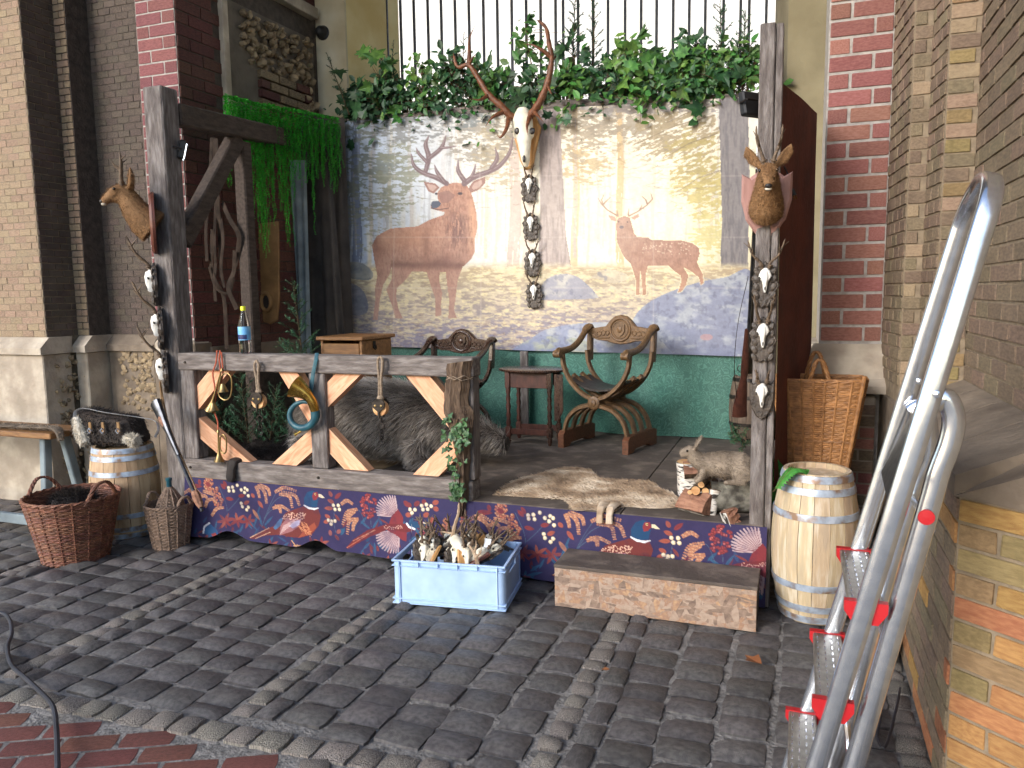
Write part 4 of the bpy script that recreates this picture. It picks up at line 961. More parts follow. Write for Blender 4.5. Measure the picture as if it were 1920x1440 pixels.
pt.disc(*Z2((476, 708))[0], 4.2, (92, 78, 84), 1, .7); pt.disc(*Z2((460, 678))[0], 1.4, (70, 54, 50)); pt.disc(*Z2((508, 680))[0], 1.4, (70, 54, 50))
pt.fill(mB * np.exp(-((Y - 497 - (X - 790) * .02) / 7) ** 2) * (X > 735) * (X < 870), (112, 78, 70), .6); pt.fill(mB * np.exp(-((X - 800) / 7) ** 2 - ((Y - 455) / 40) ** 2), (134, 92, 78), .55); pt.fill(mB * np.exp(-((X - 722) / 12) ** 2 - ((Y - 448) / 12) ** 2), (222, 172, 142), .5)
for k in range(46): _x = _rt.uniform(838, 886); _y = _rt.uniform(400, 455); pt.stroke([(_x, _y), (_x + _rt.uniform(-3, 2), _y + _rt.uniform(8, 16))], [1.2, .5], (112, 78, 70), .55)
# haze of light over the middle, and the weave of the cloth
pt.fill(np.exp(-(((X - 1120) / 150) ** 2 + ((Y - 410) / 110) ** 2)), (255, 246, 226), .28)
for _sd, _sx, _sy, _am in ((71, 6, 5, .10), (72, 2.4, 2.0, .10), (73, 14, 40, .08)): pt.c *= (1 - _am / 2 + _am * fbm(X / _sx, Y / _sy, 3, _sd))[..., None]
pt.c *= .86; pt.fill(np.ones_like(X), (200, 196, 200), .10)      # the print is faded
for _fx in (740, 900, 1225): pt.fill(np.exp(-((X - _fx) / 1.2) ** 2), (200, 190, 180), .25)   # fold lines of the sheet
for _fy in (330, 445, 540): pt.fill(np.exp(-((Y - _fy) / 1.2) ** 2), (200, 190, 180), .22)
bd = thing('printed_backdrop', 'large printed forest backdrop with two red stags in golden light', 'backdrop', (-2.15, BY, 1.1))
grid_print('print_sheet', np.stack([PX_, PYw, PZ_], -1), pt.c, printmat('backdrop_print', .6, .15, 200.), bd)
a_, b_ = atY(636, 230, BY), atY(1440, 180, BY)
mb = MB(); mb.beam((a_.x - .02, BY + .04, a_.z - .02), (-2.2, BY + .04, 3.16), .05, .10); mb.build('top_batten', M['timber'], bd, world=True)
mb = MB(); mb.beam((-2.2, BY + .041, 3.155), (b_.x, BY + .041, b_.z - .02), .05, .10); mb.build('top_batten', M['timber'], bd, world=True)
mb = MB(); mb.beam((-2.19, BY - .06, FZ), (-2.19, BY - .06, 1.118), .07, .03, (0, 1, 0)); mb.build("centre_strip", M["timber_up"], bd, world=True)
# --- green patterned cloth below the backdrop
gw = 220; gh = 20
gx = np.linspace(-3.75, -.40, gw); gv = np.linspace(0, 1, gh); GX, GV = np.meshgrid(gx, gv)
GYw = BY + .03 - .05 * np.abs(np.sin(GX * 2.1 + .4)) * GV - .018 * np.sin(GX * 9 + np.sin(GX * 3)) * (.3 + GV) - .008 * np.sin(GX * 21) * GV; GZ = 1.14 - (1.14 - FZ - .005) * GV
gc = thing('green_wall_cloth', 'green patterned cloth hung along the stage back below the backdrop', 'cloth', (-2, BY, FZ))
grid_print('cloth_sheet', np.stack([GX, GYw, GZ], -1), np.ones(GX.shape + (3,)), M['green_cloth'], gc)

# --- pheasant print along the stage front
TY = 3.935
def TZ(px, py): q = atY(px, py, TY); return (q.x, q.z)
def K3(x, y): return TZ(370 + x * .2031, 890 + y * .2031)
def K4(x, y): return TZ(620 + x * .2292, 900 + y * .2292)
TXN, TZN = 950, 125
tx = np.linspace(-3.80, -.115, TXN); tv = np.linspace(0, 1, TZN); TX, TV = np.meshgrid(tx, tv)
botz = np.where(TX < -1.75, .035 + .055 * np.clip(np.sin((TX + 3.62) * 9.4) , 0, 1) ** 2 * (TX < -2.1), .02) + .0
ttop = .428
TZg = ttop + (botz - ttop) * TV
TP = Paint(TX * 1000, -TZg * 1000)    # millimetres on the cloth, y downward
TP.c[:] = np.array((50, 44, 88)) / 255.
n = fbm(TX * 30, TZg * 30, 3, 5); TP.fill(np.clip((n - .5) * 3, 0, 1), (60, 48, 92), .5)
PERIOD = (TZ(1213, 981)[0] - TZ(591, 926.6)[0]) * 1000
def mm(q): return (q[0] * 1000, -q[1] * 1000)
def rep(fn, pts):
    P_ = [mm(p) for p in pts]
    for k in (-1, 0, 1, 2):
        Q = [(x + k * PERIOD, y) for x, y in P_]
        if max(q[0] for q in Q) < -3950 or min(q[0] for q in Q) > 50: continue
        fn(Q)
GRAIN, GR2, RED, ORG, BLU, BL2 = (176, 112, 84), (202, 144, 106), (132, 48, 54), (164, 76, 62), (36, 72, 110), (44, 88, 126)
def frond(K, pts, n=11, w=12):
    P_ = [K(*p) for p in spline(pts, 6)]
    def f(Q):
        TP.stroke(Q, 3, (110, 90, 96)); L = len(Q)
        for i in range(0, L):
            t = i / (L - 1); r = w * (1 - .45 * abs(t - .4)); 
            for s in (-1, 1):
                j = min(i + 1, L - 1); k = max(i - 1, 0); dx, dy = Q[j][0] - Q[k][0], Q[j][1] - Q[k][1]; l = math.hypot(dx, dy) + 1e-6
                TP.disc(Q[i][0] - dy / l * s * r * .55, Q[i][1] + dx / l * s * r * .55, r * .62, GRAIN if (i + s) % 3 else GR2, 1, .8)
    rep(f, P_)
def stem(K, pts, w=3, colr=(70, 96, 120)): rep(lambda Q: TP.stroke(Q, w, colr), [K(*p) for p in spline(pts, 5)])
def leaf(K, a, b, w, colr):
    def f(Q):
        x0, y0, x1, y1 = Q[0][0], Q[0][1], Q[1][0], Q[1][1]; n = 8; pts = [(x0 + (x1 - x0) * i / n, y0 + (y1 - y0) * i / n) for i in range(n + 1)]
        TP.stroke(pts, [max(.5, w * math.sin(math.pi * (i / n) ** .8)) for i in range(n + 1)], colr, 1, 1.5); TP.stroke(pts, 1.2, tuple(c * .7 for c in colr), .7)
    rep(f, [K(*a), K(*b)])
def berries(K, cs, r=11.5):
    for c in cs: rep(lambda Q: (TP.disc(Q[0][0], Q[0][1], r + 1.5, (70, 50, 60)), TP.disc(Q[0][0], Q[0][1], r, (222, 200, 160)), TP.disc(Q[0][0] - 2, Q[0][1] - 2, r * .5, (244, 230, 200))), [K(*c)])
def cluster(K, c, w, h, colr, c2, seed, n=46):
    r_ = random.Random(seed); P_ = []
    for i in range(n):
        t = r_.uniform(-1, 1); q = r_.uniform(-1, 1) * math.sqrt(1 - t * t); P_.append((c[0] + q * w, c[1] + t * h))
    for i, p in enumerate(P_): rep(lambda Q: (TP.disc(Q[0][0], Q[0][1], 8.5, tuple(x * .72 for x in colr)), TP.disc(Q[0][0] - 1, Q[0][1] - 1, 5.5, colr if i % 3 else c2)), [K(*p)])
def polyK(K, pts, colr, a=1.0): rep(lambda Q: TP.poly(Q, colr, a), [K(*p) for p in pts])
# low leafy band
for i in range(110):
    a = (rng.uniform(0, 2500), rng.uniform(430, 800)); ang = rng.uniform(-2.6, -.5); L = rng.uniform(60, 120)
    leaf(K3, a, (a[0] + math.cos(ang) * L, a[1] + math.sin(ang) * L * .9), rng.uniform(12, 22), rng.choice((BLU, BL2, (44, 72, 116), (112, 46, 60), (128, 54, 56))))
for c in ((90, 600), (270, 660), (680, 660), (1140, 640), (1550, 780), (1760, 810), (470, 430), (370, 420), (270, 420)):
    for k in range(6): leaf(K3, c, (c[0] + 85 * math.cos(k * 1.05 + c[0]), c[1] + 75 * math.sin(k * 1.05 + c[0])), 20, rng.choice((RED, ORG, (140, 60, 62))))
for a, b in (((520, 500), (590, 250)), ((600, 480), (560, 320)), ((620, 470), (700, 380)), ((560, 520), (480, 420)), ((1600, 500), (1500, 430)), ((1620, 500), (1680, 400)), ((1600, 620), (1520, 700)), ((1640, 620), (1650, 760)), ((1660, 620), (1740, 700)), ((330, 560), (400, 500)), ((300, 600), (420, 560)), ((180, 520), (200, 400))): leaf(K3, a, b, 16, BL2)
stem(K3, [(600, 480), (650, 330), (720, 180), (760, 140)]); stem(K3, [(610, 440), (700, 260), (790, 190)]); stem(K3, [(620, 400), (680, 330), (740, 300)]); stem(K3, [(290, 380), (270, 260), (200, 100)]); stem(K3, [(290, 330), (360, 250), (430, 150)]); stem(K3, [(1560, 480), (1500, 340), (1440, 320)]); stem(K3, [(1610, 480), (1590, 330), (1580, 200)]); stem(K3, [(1280, 560), (1260, 420), (1270, 300)])
for pts in (((560, 100), (620, 160), (640, 260)), ((540, 110), (560, 150), (575, 210)), ((580, 95), (650, 130), (670, 190)), ((720, 160), (800, 120), (910, 150)), ((760, 180), (850, 200), (880, 300)), ((780, 160), (900, 190), (945, 280)), ((700, 310), (770, 290), (850, 330)), ((720, 290), (760, 310), (770, 350)), ((1470, 320), (1380, 350), (1340, 460)), ((1450, 340), (1400, 380), (1380, 420)), ((1480, 410), (1400, 430), (1380, 550)), ((1470, 420), (1440, 460), (1430, 520)), ((1330, 270), (1380, 240), (1430, 270)), ((30, 210), (70, 190), (100, 210)), ((150, 370), (190, 310), (250, 300))): frond(K3, pts)
cluster(K3, (105, 80), 40, 55, (198, 108, 84), GR2, 1); cluster(K3, (150, 135), 40, 50, (198, 108, 84), GR2, 2, 30); cluster(K3, (200, 230), 42, 60, (198, 108, 84), GR2, 3); cluster(K3, (1580, 290), 78, 110, (160, 56, 62), (196, 96, 92), 4, 80)
for a, b, c_ in (((260, 130), (215, 80), RED), ((270, 110), (240, 55), RED), ((270, 215), (340, 230), RED), ((380, 200), (440, 190), RED), ((430, 270), (480, 245), ORG), ((500, 180), (530, 210), ORG), ((1240, 200), (1215, 150), ORG), ((1270, 220), (1330, 165), RED), ((1260, 260), (1200, 230), ORG), ((1250, 310), (1170, 310), ORG), ((1225, 400), (1175, 370), ORG), ((1210, 430), (1165, 440), ORG), ((1230, 560), (1225, 510), (150, 80, 78)), ((1290, 540), (1320, 510), (150, 80, 78)), ((560, 240), (610, 310), ORG), ((510, 320), (580, 420), GRAIN), ((30, 90), (15, 40), RED)): leaf(K3, a, b, 26, c_)
berries(K3, [(290, 120), (325, 115), (368, 98), (295, 148), (335, 150), (405, 140), (440, 125), (460, 140), (435, 165), (470, 195), (405, 265), (415, 295), (455, 325), (470, 300), (1255, 283), (1300, 285), (1270, 320), (1310, 322), (1210, 420), (1240, 430), (1270, 428), (1235, 455)])
# the standing pheasant
polyK(K3, [(470, 585), (640, 500), (720, 470), (780, 400), (820, 350), (900, 320), (985, 290), (1110, 310), (1140, 380), (1120, 470), (1060, 550), (960, 580), (860, 570), (760, 555), (640, 560), (520, 595)], (116, 46, 44))
polyK(K3, [(1000, 500), (1080, 440), (1100, 490), (1040, 555), (940, 578)], (160, 70, 50)); polyK(K3, [(700, 490), (760, 410), (800, 390), (770, 470), (720, 510)], (66, 104, 148))
polyK(K3, [(760, 560), (770, 470), (830, 400), (960, 410), (950, 470), (880, 520)], (156, 96, 100)); polyK(K3, [(850, 470), (900, 430), (960, 412), (945, 462), (890, 492)], (176, 166, 196))
polyK(K3, [(990, 280), (985, 220), (1010, 165), (1060, 145), (1110, 170), (1115, 230), (1105, 300), (1050, 310)], (26, 68, 112)); polyK(K3, [(1060, 200), (1070, 165), (1105, 160), (1120, 200), (1095, 235), (1070, 235)], (140, 44, 52)); polyK(K3, [(1120, 180), (1140, 178), (1175, 215), (1150, 215), (1118, 205)], (226, 206, 168))
rep(lambda Q: TP.stroke(Q, [8, 13, 12, 6], (232, 232, 236)), [K3(*p) for p in ((988, 282), (1030, 308), (1080, 318), (1115, 308))])
rep(lambda Q: (TP.disc(*Q[0], 7, (230, 190, 120)), TP.disc(*Q[0], 4, (30, 20, 30))), [K3(1088, 180)])
for k in range(90):
    p = (rng.uniform(790, 1000), rng.uniform(350, 410)); rep(lambda Q: TP.disc(*Q[0], 3.4, (226, 176, 150)), [K3(*p)])
for k in range(26):
    t = k / 26; a = (950 + 90 * t, 400 + 60 * t); rep(lambda Q: TP.stroke(Q, 3.0, (214, 132, 88)), [K3(a[0] - 10, a[1] + rng.uniform(0, 90)), K3(a[0] + 20, a[1] + 30 + rng.uniform(0, 100))])
for k in range(12): rep(lambda Q: TP.stroke(Q, 2.6, (228, 196, 190)), [K3(770 + k * 12, 545 - k * 9), K3(800 + k * 10, 470 - k * 6)])
for k in range(20): rep(lambda Q: TP.disc(*Q[0], 3.4, (224, 178, 140)), [K3(490 + k * 9, 580 - k * 4.6)]); rep(lambda Q: TP.disc(*Q[0], 3.0, (224, 178, 140)), [K3(540 + k * 7, 588 - k * 3)])
for pts in (((880, 605), (940, 680)), ((930, 640), (1000, 740)), ((960, 690), (1050, 730)), ((900, 650), (960, 650))): rep(lambda Q: TP.stroke(Q, 7, (206, 148, 96)), [K3(*p) for p in pts])
polyK(K3, [(95, 450), (130, 440), (200, 500), (220, 560), (150, 560), (90, 530)], (34, 84, 136)); rep(lambda Q: TP.stroke(Q, 12, (230, 230, 236)), [K3(130, 440), K3(90, 470), K3(85, 525)])
polyK(K3, [(150, 540), (185, 525), (215, 560), (180, 590)], (150, 56, 60)); polyK(K3, [(180, 580), (212, 578), (192, 615)], (228, 210, 180))
# the flying pheasant
for k in range(13):
    t = k / 12; ang = R(178 - t * 78); bx, by_ = 505 + 40 * t, 290 - 40 * t; L = 120 + 40 * math.sin(math.pi * t)
    rep(lambda Q: TP.stroke(Q, [13, 15, 8], (184, 156, 158)), [K4(bx, by_), K4(bx + math.cos(ang) * L * .6, by_ - math.sin(ang) * L * .6), K4(bx + math.cos(ang) * L, by_ - math.sin(ang) * L)])
    ang = R(185 + t * 85); bx, by_ = 500 + 70 * t, 420 + 40 * t
    rep(lambda Q: TP.stroke(Q, [13, 15, 8], (178, 150, 154)), [K4(bx, by_), K4(bx + math.cos(ang) * L * .6, by_ - math.sin(ang) * L * .6), K4(bx + math.cos(ang) * L, by_ - math.sin(ang) * L)])
for k in range(12):
    t = k / 12; ang = R(176 - t * 76); bx, by_ = 510 + 40 * t, 292 - 40 * t; L = 118
    rep(lambda Q: TP.stroke(Q, 2.2, (110, 50, 64)), [K4(bx, by_), K4(bx + math.cos(ang) * L, by_ - math.sin(ang) * L)]); ang = R(188 + t * 82); bx, by_ = 502 + 70 * t, 420 + 40 * t
    rep(lambda Q: TP.stroke(Q, 2.2, (110, 50, 64)), [K4(bx, by_), K4(bx + math.cos(ang) * L, by_ - math.sin(ang) * L)])
polyK(K4, [(480, 360), (500, 300), (555, 235), (600, 300), (605, 350), (640, 360), (640, 430), (640, 490), (600, 480), (540, 440), (470, 410)], (132, 42, 50)); polyK(K4, [(120, 560), (180, 490), (300, 410), (460, 360), (640, 350), (700, 400), (640, 420), (480, 400), (330, 460), (220, 520)], (118, 38, 42)); polyK(K4, [(640, 345), (700, 330), (745, 345), (740, 380), (690, 395)], (30, 72, 112)); polyK(K4, [(725, 330), (760, 325), (765, 355), (735, 362)], (140, 48, 56)); polyK(K4, [(765, 335), (805, 355), (770, 350)], (226, 206, 168))
rep(lambda Q: TP.stroke(Q, 12, (230, 230, 236)), [K4(636, 350), K4(655, 375), (K4(700, 393))])
for k in range(50): p = (rng.uniform(440, 600), rng.uniform(365, 400)); rep(lambda Q: TP.disc(*Q[0], 2.6, (214, 160, 140)), [K4(*p)])
for k in range(24): rep(lambda Q: TP.disc(*Q[0], 3.2, (206, 110, 80)), [K4(130 + k * 8, 555 - k * 5)]); rep(lambda Q: TP.disc(*Q[0], 2.6, (214, 160, 130)), [K4(180 + k * 8, 500 - k * 4)])
for a, b, c_ in (((640, 210), (600, 170), RED), ((660, 210), (620, 190), RED), ((690, 205), (730, 175), RED), ((770, 190), (760, 165), RED), ((840, 190), (885, 175), ORG), ((850, 230), (885, 240), ORG), ((770, 290), (810, 270), ORG), ((820, 320), (860, 320), ORG), ((660, 280), (620, 280), ORG), ((1200, 260), (1330, 270), RED), ((1370, 240), (1420, 270), RED)): leaf(K4, a, b, 30, c_)
berries(K4, [(655, 237), (695, 240), (672, 265), (748, 208), (785, 200), (825, 212), (760, 238), (798, 236)])
cluster(K4, (945, 390), 28, 75, (190, 110, 84), GR2, 6, 40); cluster(K4, (800, 430), 36, 55, (150, 56, 70), (180, 90, 96), 7, 40); cluster(K4, (1080, 290), 30, 60, (170, 84, 74), GR2, 8, 34)
for pts in (((1130, 330), (1220, 290), (1320, 340)), ((1200, 310), (1270, 350), (1310, 430)), ((1340, 315), (1400, 330), (1450, 350)), ((1360, 460), (1390, 400), (1460, 390))): frond(K4, pts)
TP.c = (TP.c * .84 + .16 * TP.c.mean(-1, keepdims=True)) * .96; TP.fill(np.clip((fbm(TX * 18, TZg * 18, 4, 91) - .5) * 4, 0, 1), (44, 36, 70), .28)
TP.c *= (.96 + .08 * vnoise(TX * 900, TZg * 900, 9))[..., None]
TYg = TY + .012 * np.sin(TX * 7.0) * TV - .02 * np.sin(TX * 3.1 + 1) * TV * (TX < -1.7) - .004 * np.sin(TX * 23) * TV - .015 * TV
sk = thing('pheasant_cloth', 'dark blue printed cloth with pheasants and berries along the stage front', 'cloth', (-2, TY, 0))
grid_print('cloth_sheet', np.stack([TX, TYg, TZg], -1), TP.c, printmat('pheasant_print', .75, .3, 300.), sk)
# ------------------------------------------------------------------ trophies
Y3 = Matrix.Rotation(R(90), 3, 'X')
def shield_outline(w, h, kind):
    if kind == 'oak':
        out = []
        for i in range(44):
            t = 2 * math.pi * i / 44; k = 1 + .13 * math.sin(t * 9) + .05 * math.sin(t * 4 + 1)
            x = math.sin(t) * w / 2 * k * (1 - .18 * max(0, -math.cos(t)) ** 2); z = math.cos(t) * h / 2 * (1 + .06 * math.sin(t * 9 + 2)); out.append((x, z))
        return out
    if kind == 'round': return [(math.sin(t) * w / 2 * (1 - .25 * max(0, -math.cos(t)) ** 3), math.cos(t) * h / 2) for t in [2 * math.pi * i / 32 for i in range(32)]]
    P_ = [(0, h * .42), (w * .18, h * .46), (w * .34, h * .38), (w * .5, h * .44), (w * .5, h * .05), (w * .40, -h * .22), (w * .2, -h * .42), (0, -h * .5)]
    return P_ + [(-x, z) for x, z in P_[-2:0:-1]]
def antler(mb, pts, r0, r1, tines=(), n=6, sub=4):
    P_ = spline(pts, sub); k = len(P_); rad = [r0 + (r1 - r0) * (i / (k - 1)) ** 1.2 for i in range(k)]
    rad = [r * (1 + .12 * math.sin(i * 2.3)) for i, r in enumerate(rad)]; rad[-1] = .0015; mb.tube(P_, rad, n)
    for tp, tr in tines:
        Q = spline(tp, sub); m = len(Q); mb.tube(Q, [max(.0015, tr * (1 - i / (m - 1))) for i in range(m)], n)
def roe_mount(label, loc, rot=(0, 0, 0), plaque='oak', mat=None, group=None, scale=1.0, sk='bone_white', pw=.155, ph=.26, spread=.05, hgt=.17, pz=-.03, lean=0.0):
    t = thing('roe_skull_mount', label, 'trophy', loc, rot=rot, group=group, scale=scale)
    mb = MB(); mb.prism([(x, z + pz) for x, z in shield_outline(pw, ph, plaque)], 'y', -.022, 0, bev=.008); pl = mb.build('plaque', mat or M['plaque_dark'], t)
    if plaque == 'oak':
        mb = MB()
        for s in (-1, 1):
            for k in range(5):
                z = pz - .10 + k * .045; a = Vector((s * pw * .33, -.024, z)); mb.ball(a, (.016, .008, .026), 7, 5, Matrix.Rotation(s * .5, 3, 'Y'))
        mb.build('carved_leaves', mat or M['plaque_dark'], pl, smooth=True)
    h_ = [(.012, .06), (.024, .052), (.031, .036), (.036, .020), (.028, .006), (.017, -.010), (.0125, -.035), (.009, -.06), (.004, -.074)]
    mb = MB(); mb.prism(h_ + [(-x, z) for x, z in reversed(h_)], 'y', -.052, -.02, bev=.009); mb.tube([(0, -.05, .05), (0, -.056, .02), (0, -.055, -.02), (0, -.048, -.06)], [(.012, .008), (.016, .010), (.009, .008), (.005, .004)], 8, up=(0, 1, 0))
    mb.ball((0, -.026, .052), (.022, .020, .018)); skull = mb.build('skull', M[sk], t, smooth=True, angle=50)
    mb = MB()
    for s in (-1, 1): mb.ball((s * .0285, -.046, .012), (.007, .007, .010), 8, 6)
    mb.ball((0, -.054, -.045), (.0045, .005, .016), 8, 6); tag(mb.build('eye_sockets', M['nose'], skull, smooth=True), kind='stuff')
    mb = MB()
    for s in (-1, 1):
        x = s * spread
        antler(mb, [(s * .02, -.035, .066), (s * .028, -.045, .10), (x * .82, -.06 - lean, .066 + hgt * .5), (x * 1.12, -.075 - lean * 1.6, .066 + hgt)], .0105, .005,
               [([(x * .82, -.06 - lean, .066 + hgt * .52), (x * .8, -.09 - lean, .066 + hgt * .68), (x * .78, -.10 - lean, .066 + hgt * .8)], .007), ([(x * .95, -.066 - lean * 1.2, .066 + hgt * .72), (x * 1.35, -.045 - lean, .066 + hgt * .92)], .006)])
        mb.ring((s * .026, -.04, .082), .011, .005, (s * .2, -.1, 1), 10, 6)
    mb.build('antlers', M['antler_roe'], t, smooth=True, angle=60)
    return t
GC = 'small roe skulls hung in a line below the stag skull'
for k, (py, lab) in enumerate(((352, 'topmost of four small skulls on dark oak-leaf plaques under the stag skull'), (424, 'second from top of four small skulls under the stag skull'), (492, 'third from top of four small skulls under the stag skull'), (552, 'lowest of four small skulls under the stag skull'))):
    p = atY(991 + k * 3, py, BY - .05); roe_mount(lab, (p.x, BY - .025, p.z + .02), (0, rng.uniform(-.05, .05), R(8)), group=GC, spread=.045 + .006 * k, hgt=.13 + .02 * (k % 2), scale=.88)
GL = 'skull plaques on the left stage post'
for k, (px, py, lab) in enumerate(((292, 525, 'topmost skull plaque on left stage post, below the deer head'), (303, 608, 'middle skull plaque on left stage post'), (312, 690, 'lowest skull plaque on left stage post, beside the fence rail'))):
    p = atY(px, py, 3.93); roe_mount(lab, (p.x - .01, 3.945, p.z), (0, 0, R(-42)), group=GL, spread=.06, hgt=.2, lean=.05, scale=1.05)
GR = 'skull plaques on the right stage post'
for k, (px, py, pl_, lab) in enumerate(((1434, 525, 'oak', 'topmost skull plaque on right post with spread antlers, below the deer head'), (1430, 628, 'oak', 'middle skull plaque on right post with straight antlers'), (1428, 740, 'shield', 'lowest skull on plain pointed plaque on right post'))):
    p = atY(px, py, 3.94); roe_mount(lab, (p.x, 3.953, p.z), (0, 0, R(4)), pl_, group=GR, spread=(.09, .05, .035)[k], hgt=(.16, .17, .09)[k], lean=(.0, .04, .0)[k], scale=.84, pw=.14, ph=.26 if pl_ == 'oak' else .24, pz=-.03)
def deer_head(label, loc, rot, pmat, pk):
    t = thing('roe_head_mount', label, 'trophy', loc, rot=rot)
    o = shield_outline(.25, .36, pk); mb = MB(); mb.prism([(x, z - .05) for x, z in o], 'y', -.028, 0, bev=.014); pl = mb.build('plaque', pmat, t)
    mb = MB(); mb.tube([(0, -.01, -.075), (0, -.06, -.035), (0, -.105, .025), (0, -.135, .085), (0, -.165, .125)], [(.092, .105), (.080, .092), (.066, .072), (.054, .058), (.045, .047)], 14)
    mb.tube([(0, -.13, .118), (0, -.175, .128), (0, -.21, .112), (0, -.24, .086), (0, -.262, .066), (0, -.274, .058)], [(.040, .042), (.044, .042), (.036, .034), (.026, .026), (.021, .021), (.013, .014)], 14)
    mb.ball((0, -.19, .085), (.030, .05, .026))
    for s in (-1, 1):
        mb.tube([(s * .034, -.125, .145), (s * .066, -.115, .175), (s * .096, -.11, .215), (s * .108, -.112, .25)], [(.012, .014), (.026, .013), (.027, .010), (.005, .004)], 10, up=(0, 1, 0)); mb.ball((s * .033, -.195, .135), (.012, .018, .012))
    h = blob(mb, 'head', M['deer_hair'], t, .006, 3)
    fur(h, 'coat', M['deer_hair'], 9000, .016, .0016, comb=(0, .7, -.45), lift=.3, seed=3)
    mb = MB()
    for s in (-1, 1): mb.ball((s * .0405, -.203, .134), .0085, 10, 7)
    mb.build('eyes', M['eye'], h, smooth=True)
    mb = MB(); mb.ball((0, -.274, .066), (.017, .011, .012)); mb.build('nose', M['nose'], h, smooth=True)
    mb = MB(); mb.ball((0, -.262, .050), (.018, .016, .009)); mb.build('chin', M['white_fur'], h, smooth=True)
    mb = MB()
    for s in (-1, 1):
        antler(mb, [(s * .02, -.165, .155), (s * .03, -.165, .20), (s * .055, -.16, .27), (s * .062, -.16, .345)], .012, .005, [([(s * .045, -.162, .245), (s * .05, -.20, .275), (s * .05, -.205, .30)], .007), ([(s * .058, -.16, .295), (s * .075, -.13, .32)], .006)])
        mb.ring((s * .024, -.165, .178), .013, .005, (s * .2, 0, 1), 10, 6)
    mb.build('antlers', M['antler_roe'], t, smooth=True, angle=60)
    return t
p = atY(286, 402, 3.93); deer_head('roe buck head on brown plaque facing left on the left post', (p.x + .01, 3.94, p.z), (0, 0, R(-46)), M['plaque_brown'], 'round').scale = (1.1,) * 3
p = atY(1441, 372, 3.95); deer_head('roe buck head on pinkish shield facing out from the right post', (p.x - .01, 3.95, p.z + .02), (R(12), 0, R(4)), M['plaque_pink'], 'shield').scale = (.92,) * 3
# the big stag skull
t = thing('stag_skull', 'large pale stag skull with brown many-pointed antlers above the backdrop middle', 'trophy', tuple(atY(985, 260, BY - .1)))
def ZS(x, y, d): return tuple(atY(840 + x * .4027, 20 + y * .4027, BY - d))
mb = MB(); mb.prism([(q[0], q[2]) for q in (ZS(*p, .06) for p in ((300, 480), (345, 448), (395, 470), (432, 545), (405, 660), (395, 730), (360, 742), (335, 700), (308, 590)))], 'y', BY - .075, BY - .04, bev=.015); mb.build('plaque', M['plaque_tan'], t, world=True)
mb = MB(); mb.tube([ZS(348, 462, .11), ZS(346, 500, .14), ZS(348, 550, .16), ZS(355, 600, .17), ZS(358, 650, .17), ZS(362, 700, .15), ZS(364, 728, .13)], [(.05, .05), (.085, .07), (.09, .07), (.062, .06), (.045, .05), (.034, .035), (.018, .02)], 16, up=(0, 1, 0))
for s in (-1, 1): mb.ball(ZS(352 + s * 36, 575, .15), (.026, .03, .035))
sk_ = blob(mb, 'skull', M['bone'], t, .01, 3, world=True)
mb = MB()
for x, y in ((322, 560), (392, 560)): mb.ball(ZS(x, y, .222), (.024, .012, .028))
mb.ball(ZS(354, 690, .20), (.014, .012, .03)); mb.build('eye_sockets', M['nose'], sk_, smooth=True, world=True)
mb = MB()
antler(mb, [ZS(322, 500, .14), ZS(290, 490, .18), ZS(250, 445, .22), ZS(190, 392, .25), ZS(135, 305, .26), ZS(95, 252, .27), ZS(45, 262, .28), ZS(24, 198, .27)], .034, .012,
       [([ZS(98, 255, .27), ZS(100, 190, .25), ZS(100, 130, .22), ZS(126, 68, .2)], .024), ([ZS(100, 250, .27), ZS(112, 225, .30), ZS(132, 198, .32)], .016), ([ZS(285, 495, .18), ZS(272, 550, .28), ZS(245, 590, .33), ZS(228, 578, .34)], .024), ([ZS(258, 470, .21), ZS(205, 498, .3), ZS(174, 540, .33)], .022), ([ZS(188, 392, .25), ZS(150, 415, .34), ZS(102, 410, .4)], .02)], 8)
antler(mb, [ZS(372, 500, .14), ZS(398, 470, .18), ZS(432, 415, .22), ZS(465, 330, .25), ZS(482, 230, .26), ZS(470, 150, .25), ZS(456, 80, .22), ZS(414, 42, .2)], .034, .010,
       [([ZS(480, 215, .26), ZS(440, 185, .3), ZS(395, 160, .33), ZS(352, 155, .34)], .022), ([ZS(380, 495, .17), ZS(368, 540, .27), ZS(372, 580, .31)], .022), ([ZS(400, 470, .18), ZS(420, 490, .27), ZS(446, 520, .32)], .02), ([ZS(462, 340, .25), ZS(475, 375, .30), ZS(484, 390, .33)], .016), ([ZS(482, 232, .26), ZS(500, 215, .22), ZS(496, 200, .2)], .014)], 8)
mb.build('antlers', M['antler'], t, smooth=True, angle=60, world=True)

# ------------------------------------------------------------------ boar, rabbit, hides
ga = atY(560, 890, 4.62); gb = atY(905, 800, 4.75)
t = thing('wild_boar', 'stuffed bristly wild boar lying behind the stage fence', 'boar', (-2.70, 4.62, FZ)); t.scale = (.80, 1.0, .97)
mb = MB()
sp = [(-.86, .02, .24), (-.70, .02, .30), (-.45, .0, .335), (-.15, -.02, .345), (.15, -.01, .335), (.42, .02, .31), (.62, .06, .28), (.80, .10, .25), (.98, .14, .20), (1.08, .16, .175)]
rd = [(.09, .12), (.17, .21), (.22, .255), (.235, .27), (.235, .27), (.21, .25), (.155, .19), (.11, .125), (.065, .075), (.045, .05)]
mb.tube(sp, rd, 18)
for x, y in ((-.66, -.15), (-.62, .16), (.42, -.15), (.44, .19)): mb.tube([(x, y, .2), (x + .04, y - .03, .10), (x + .16, y - .04, .045), (x + .28, y - .04, .03)], [.10, .07, .04, .03], 10)
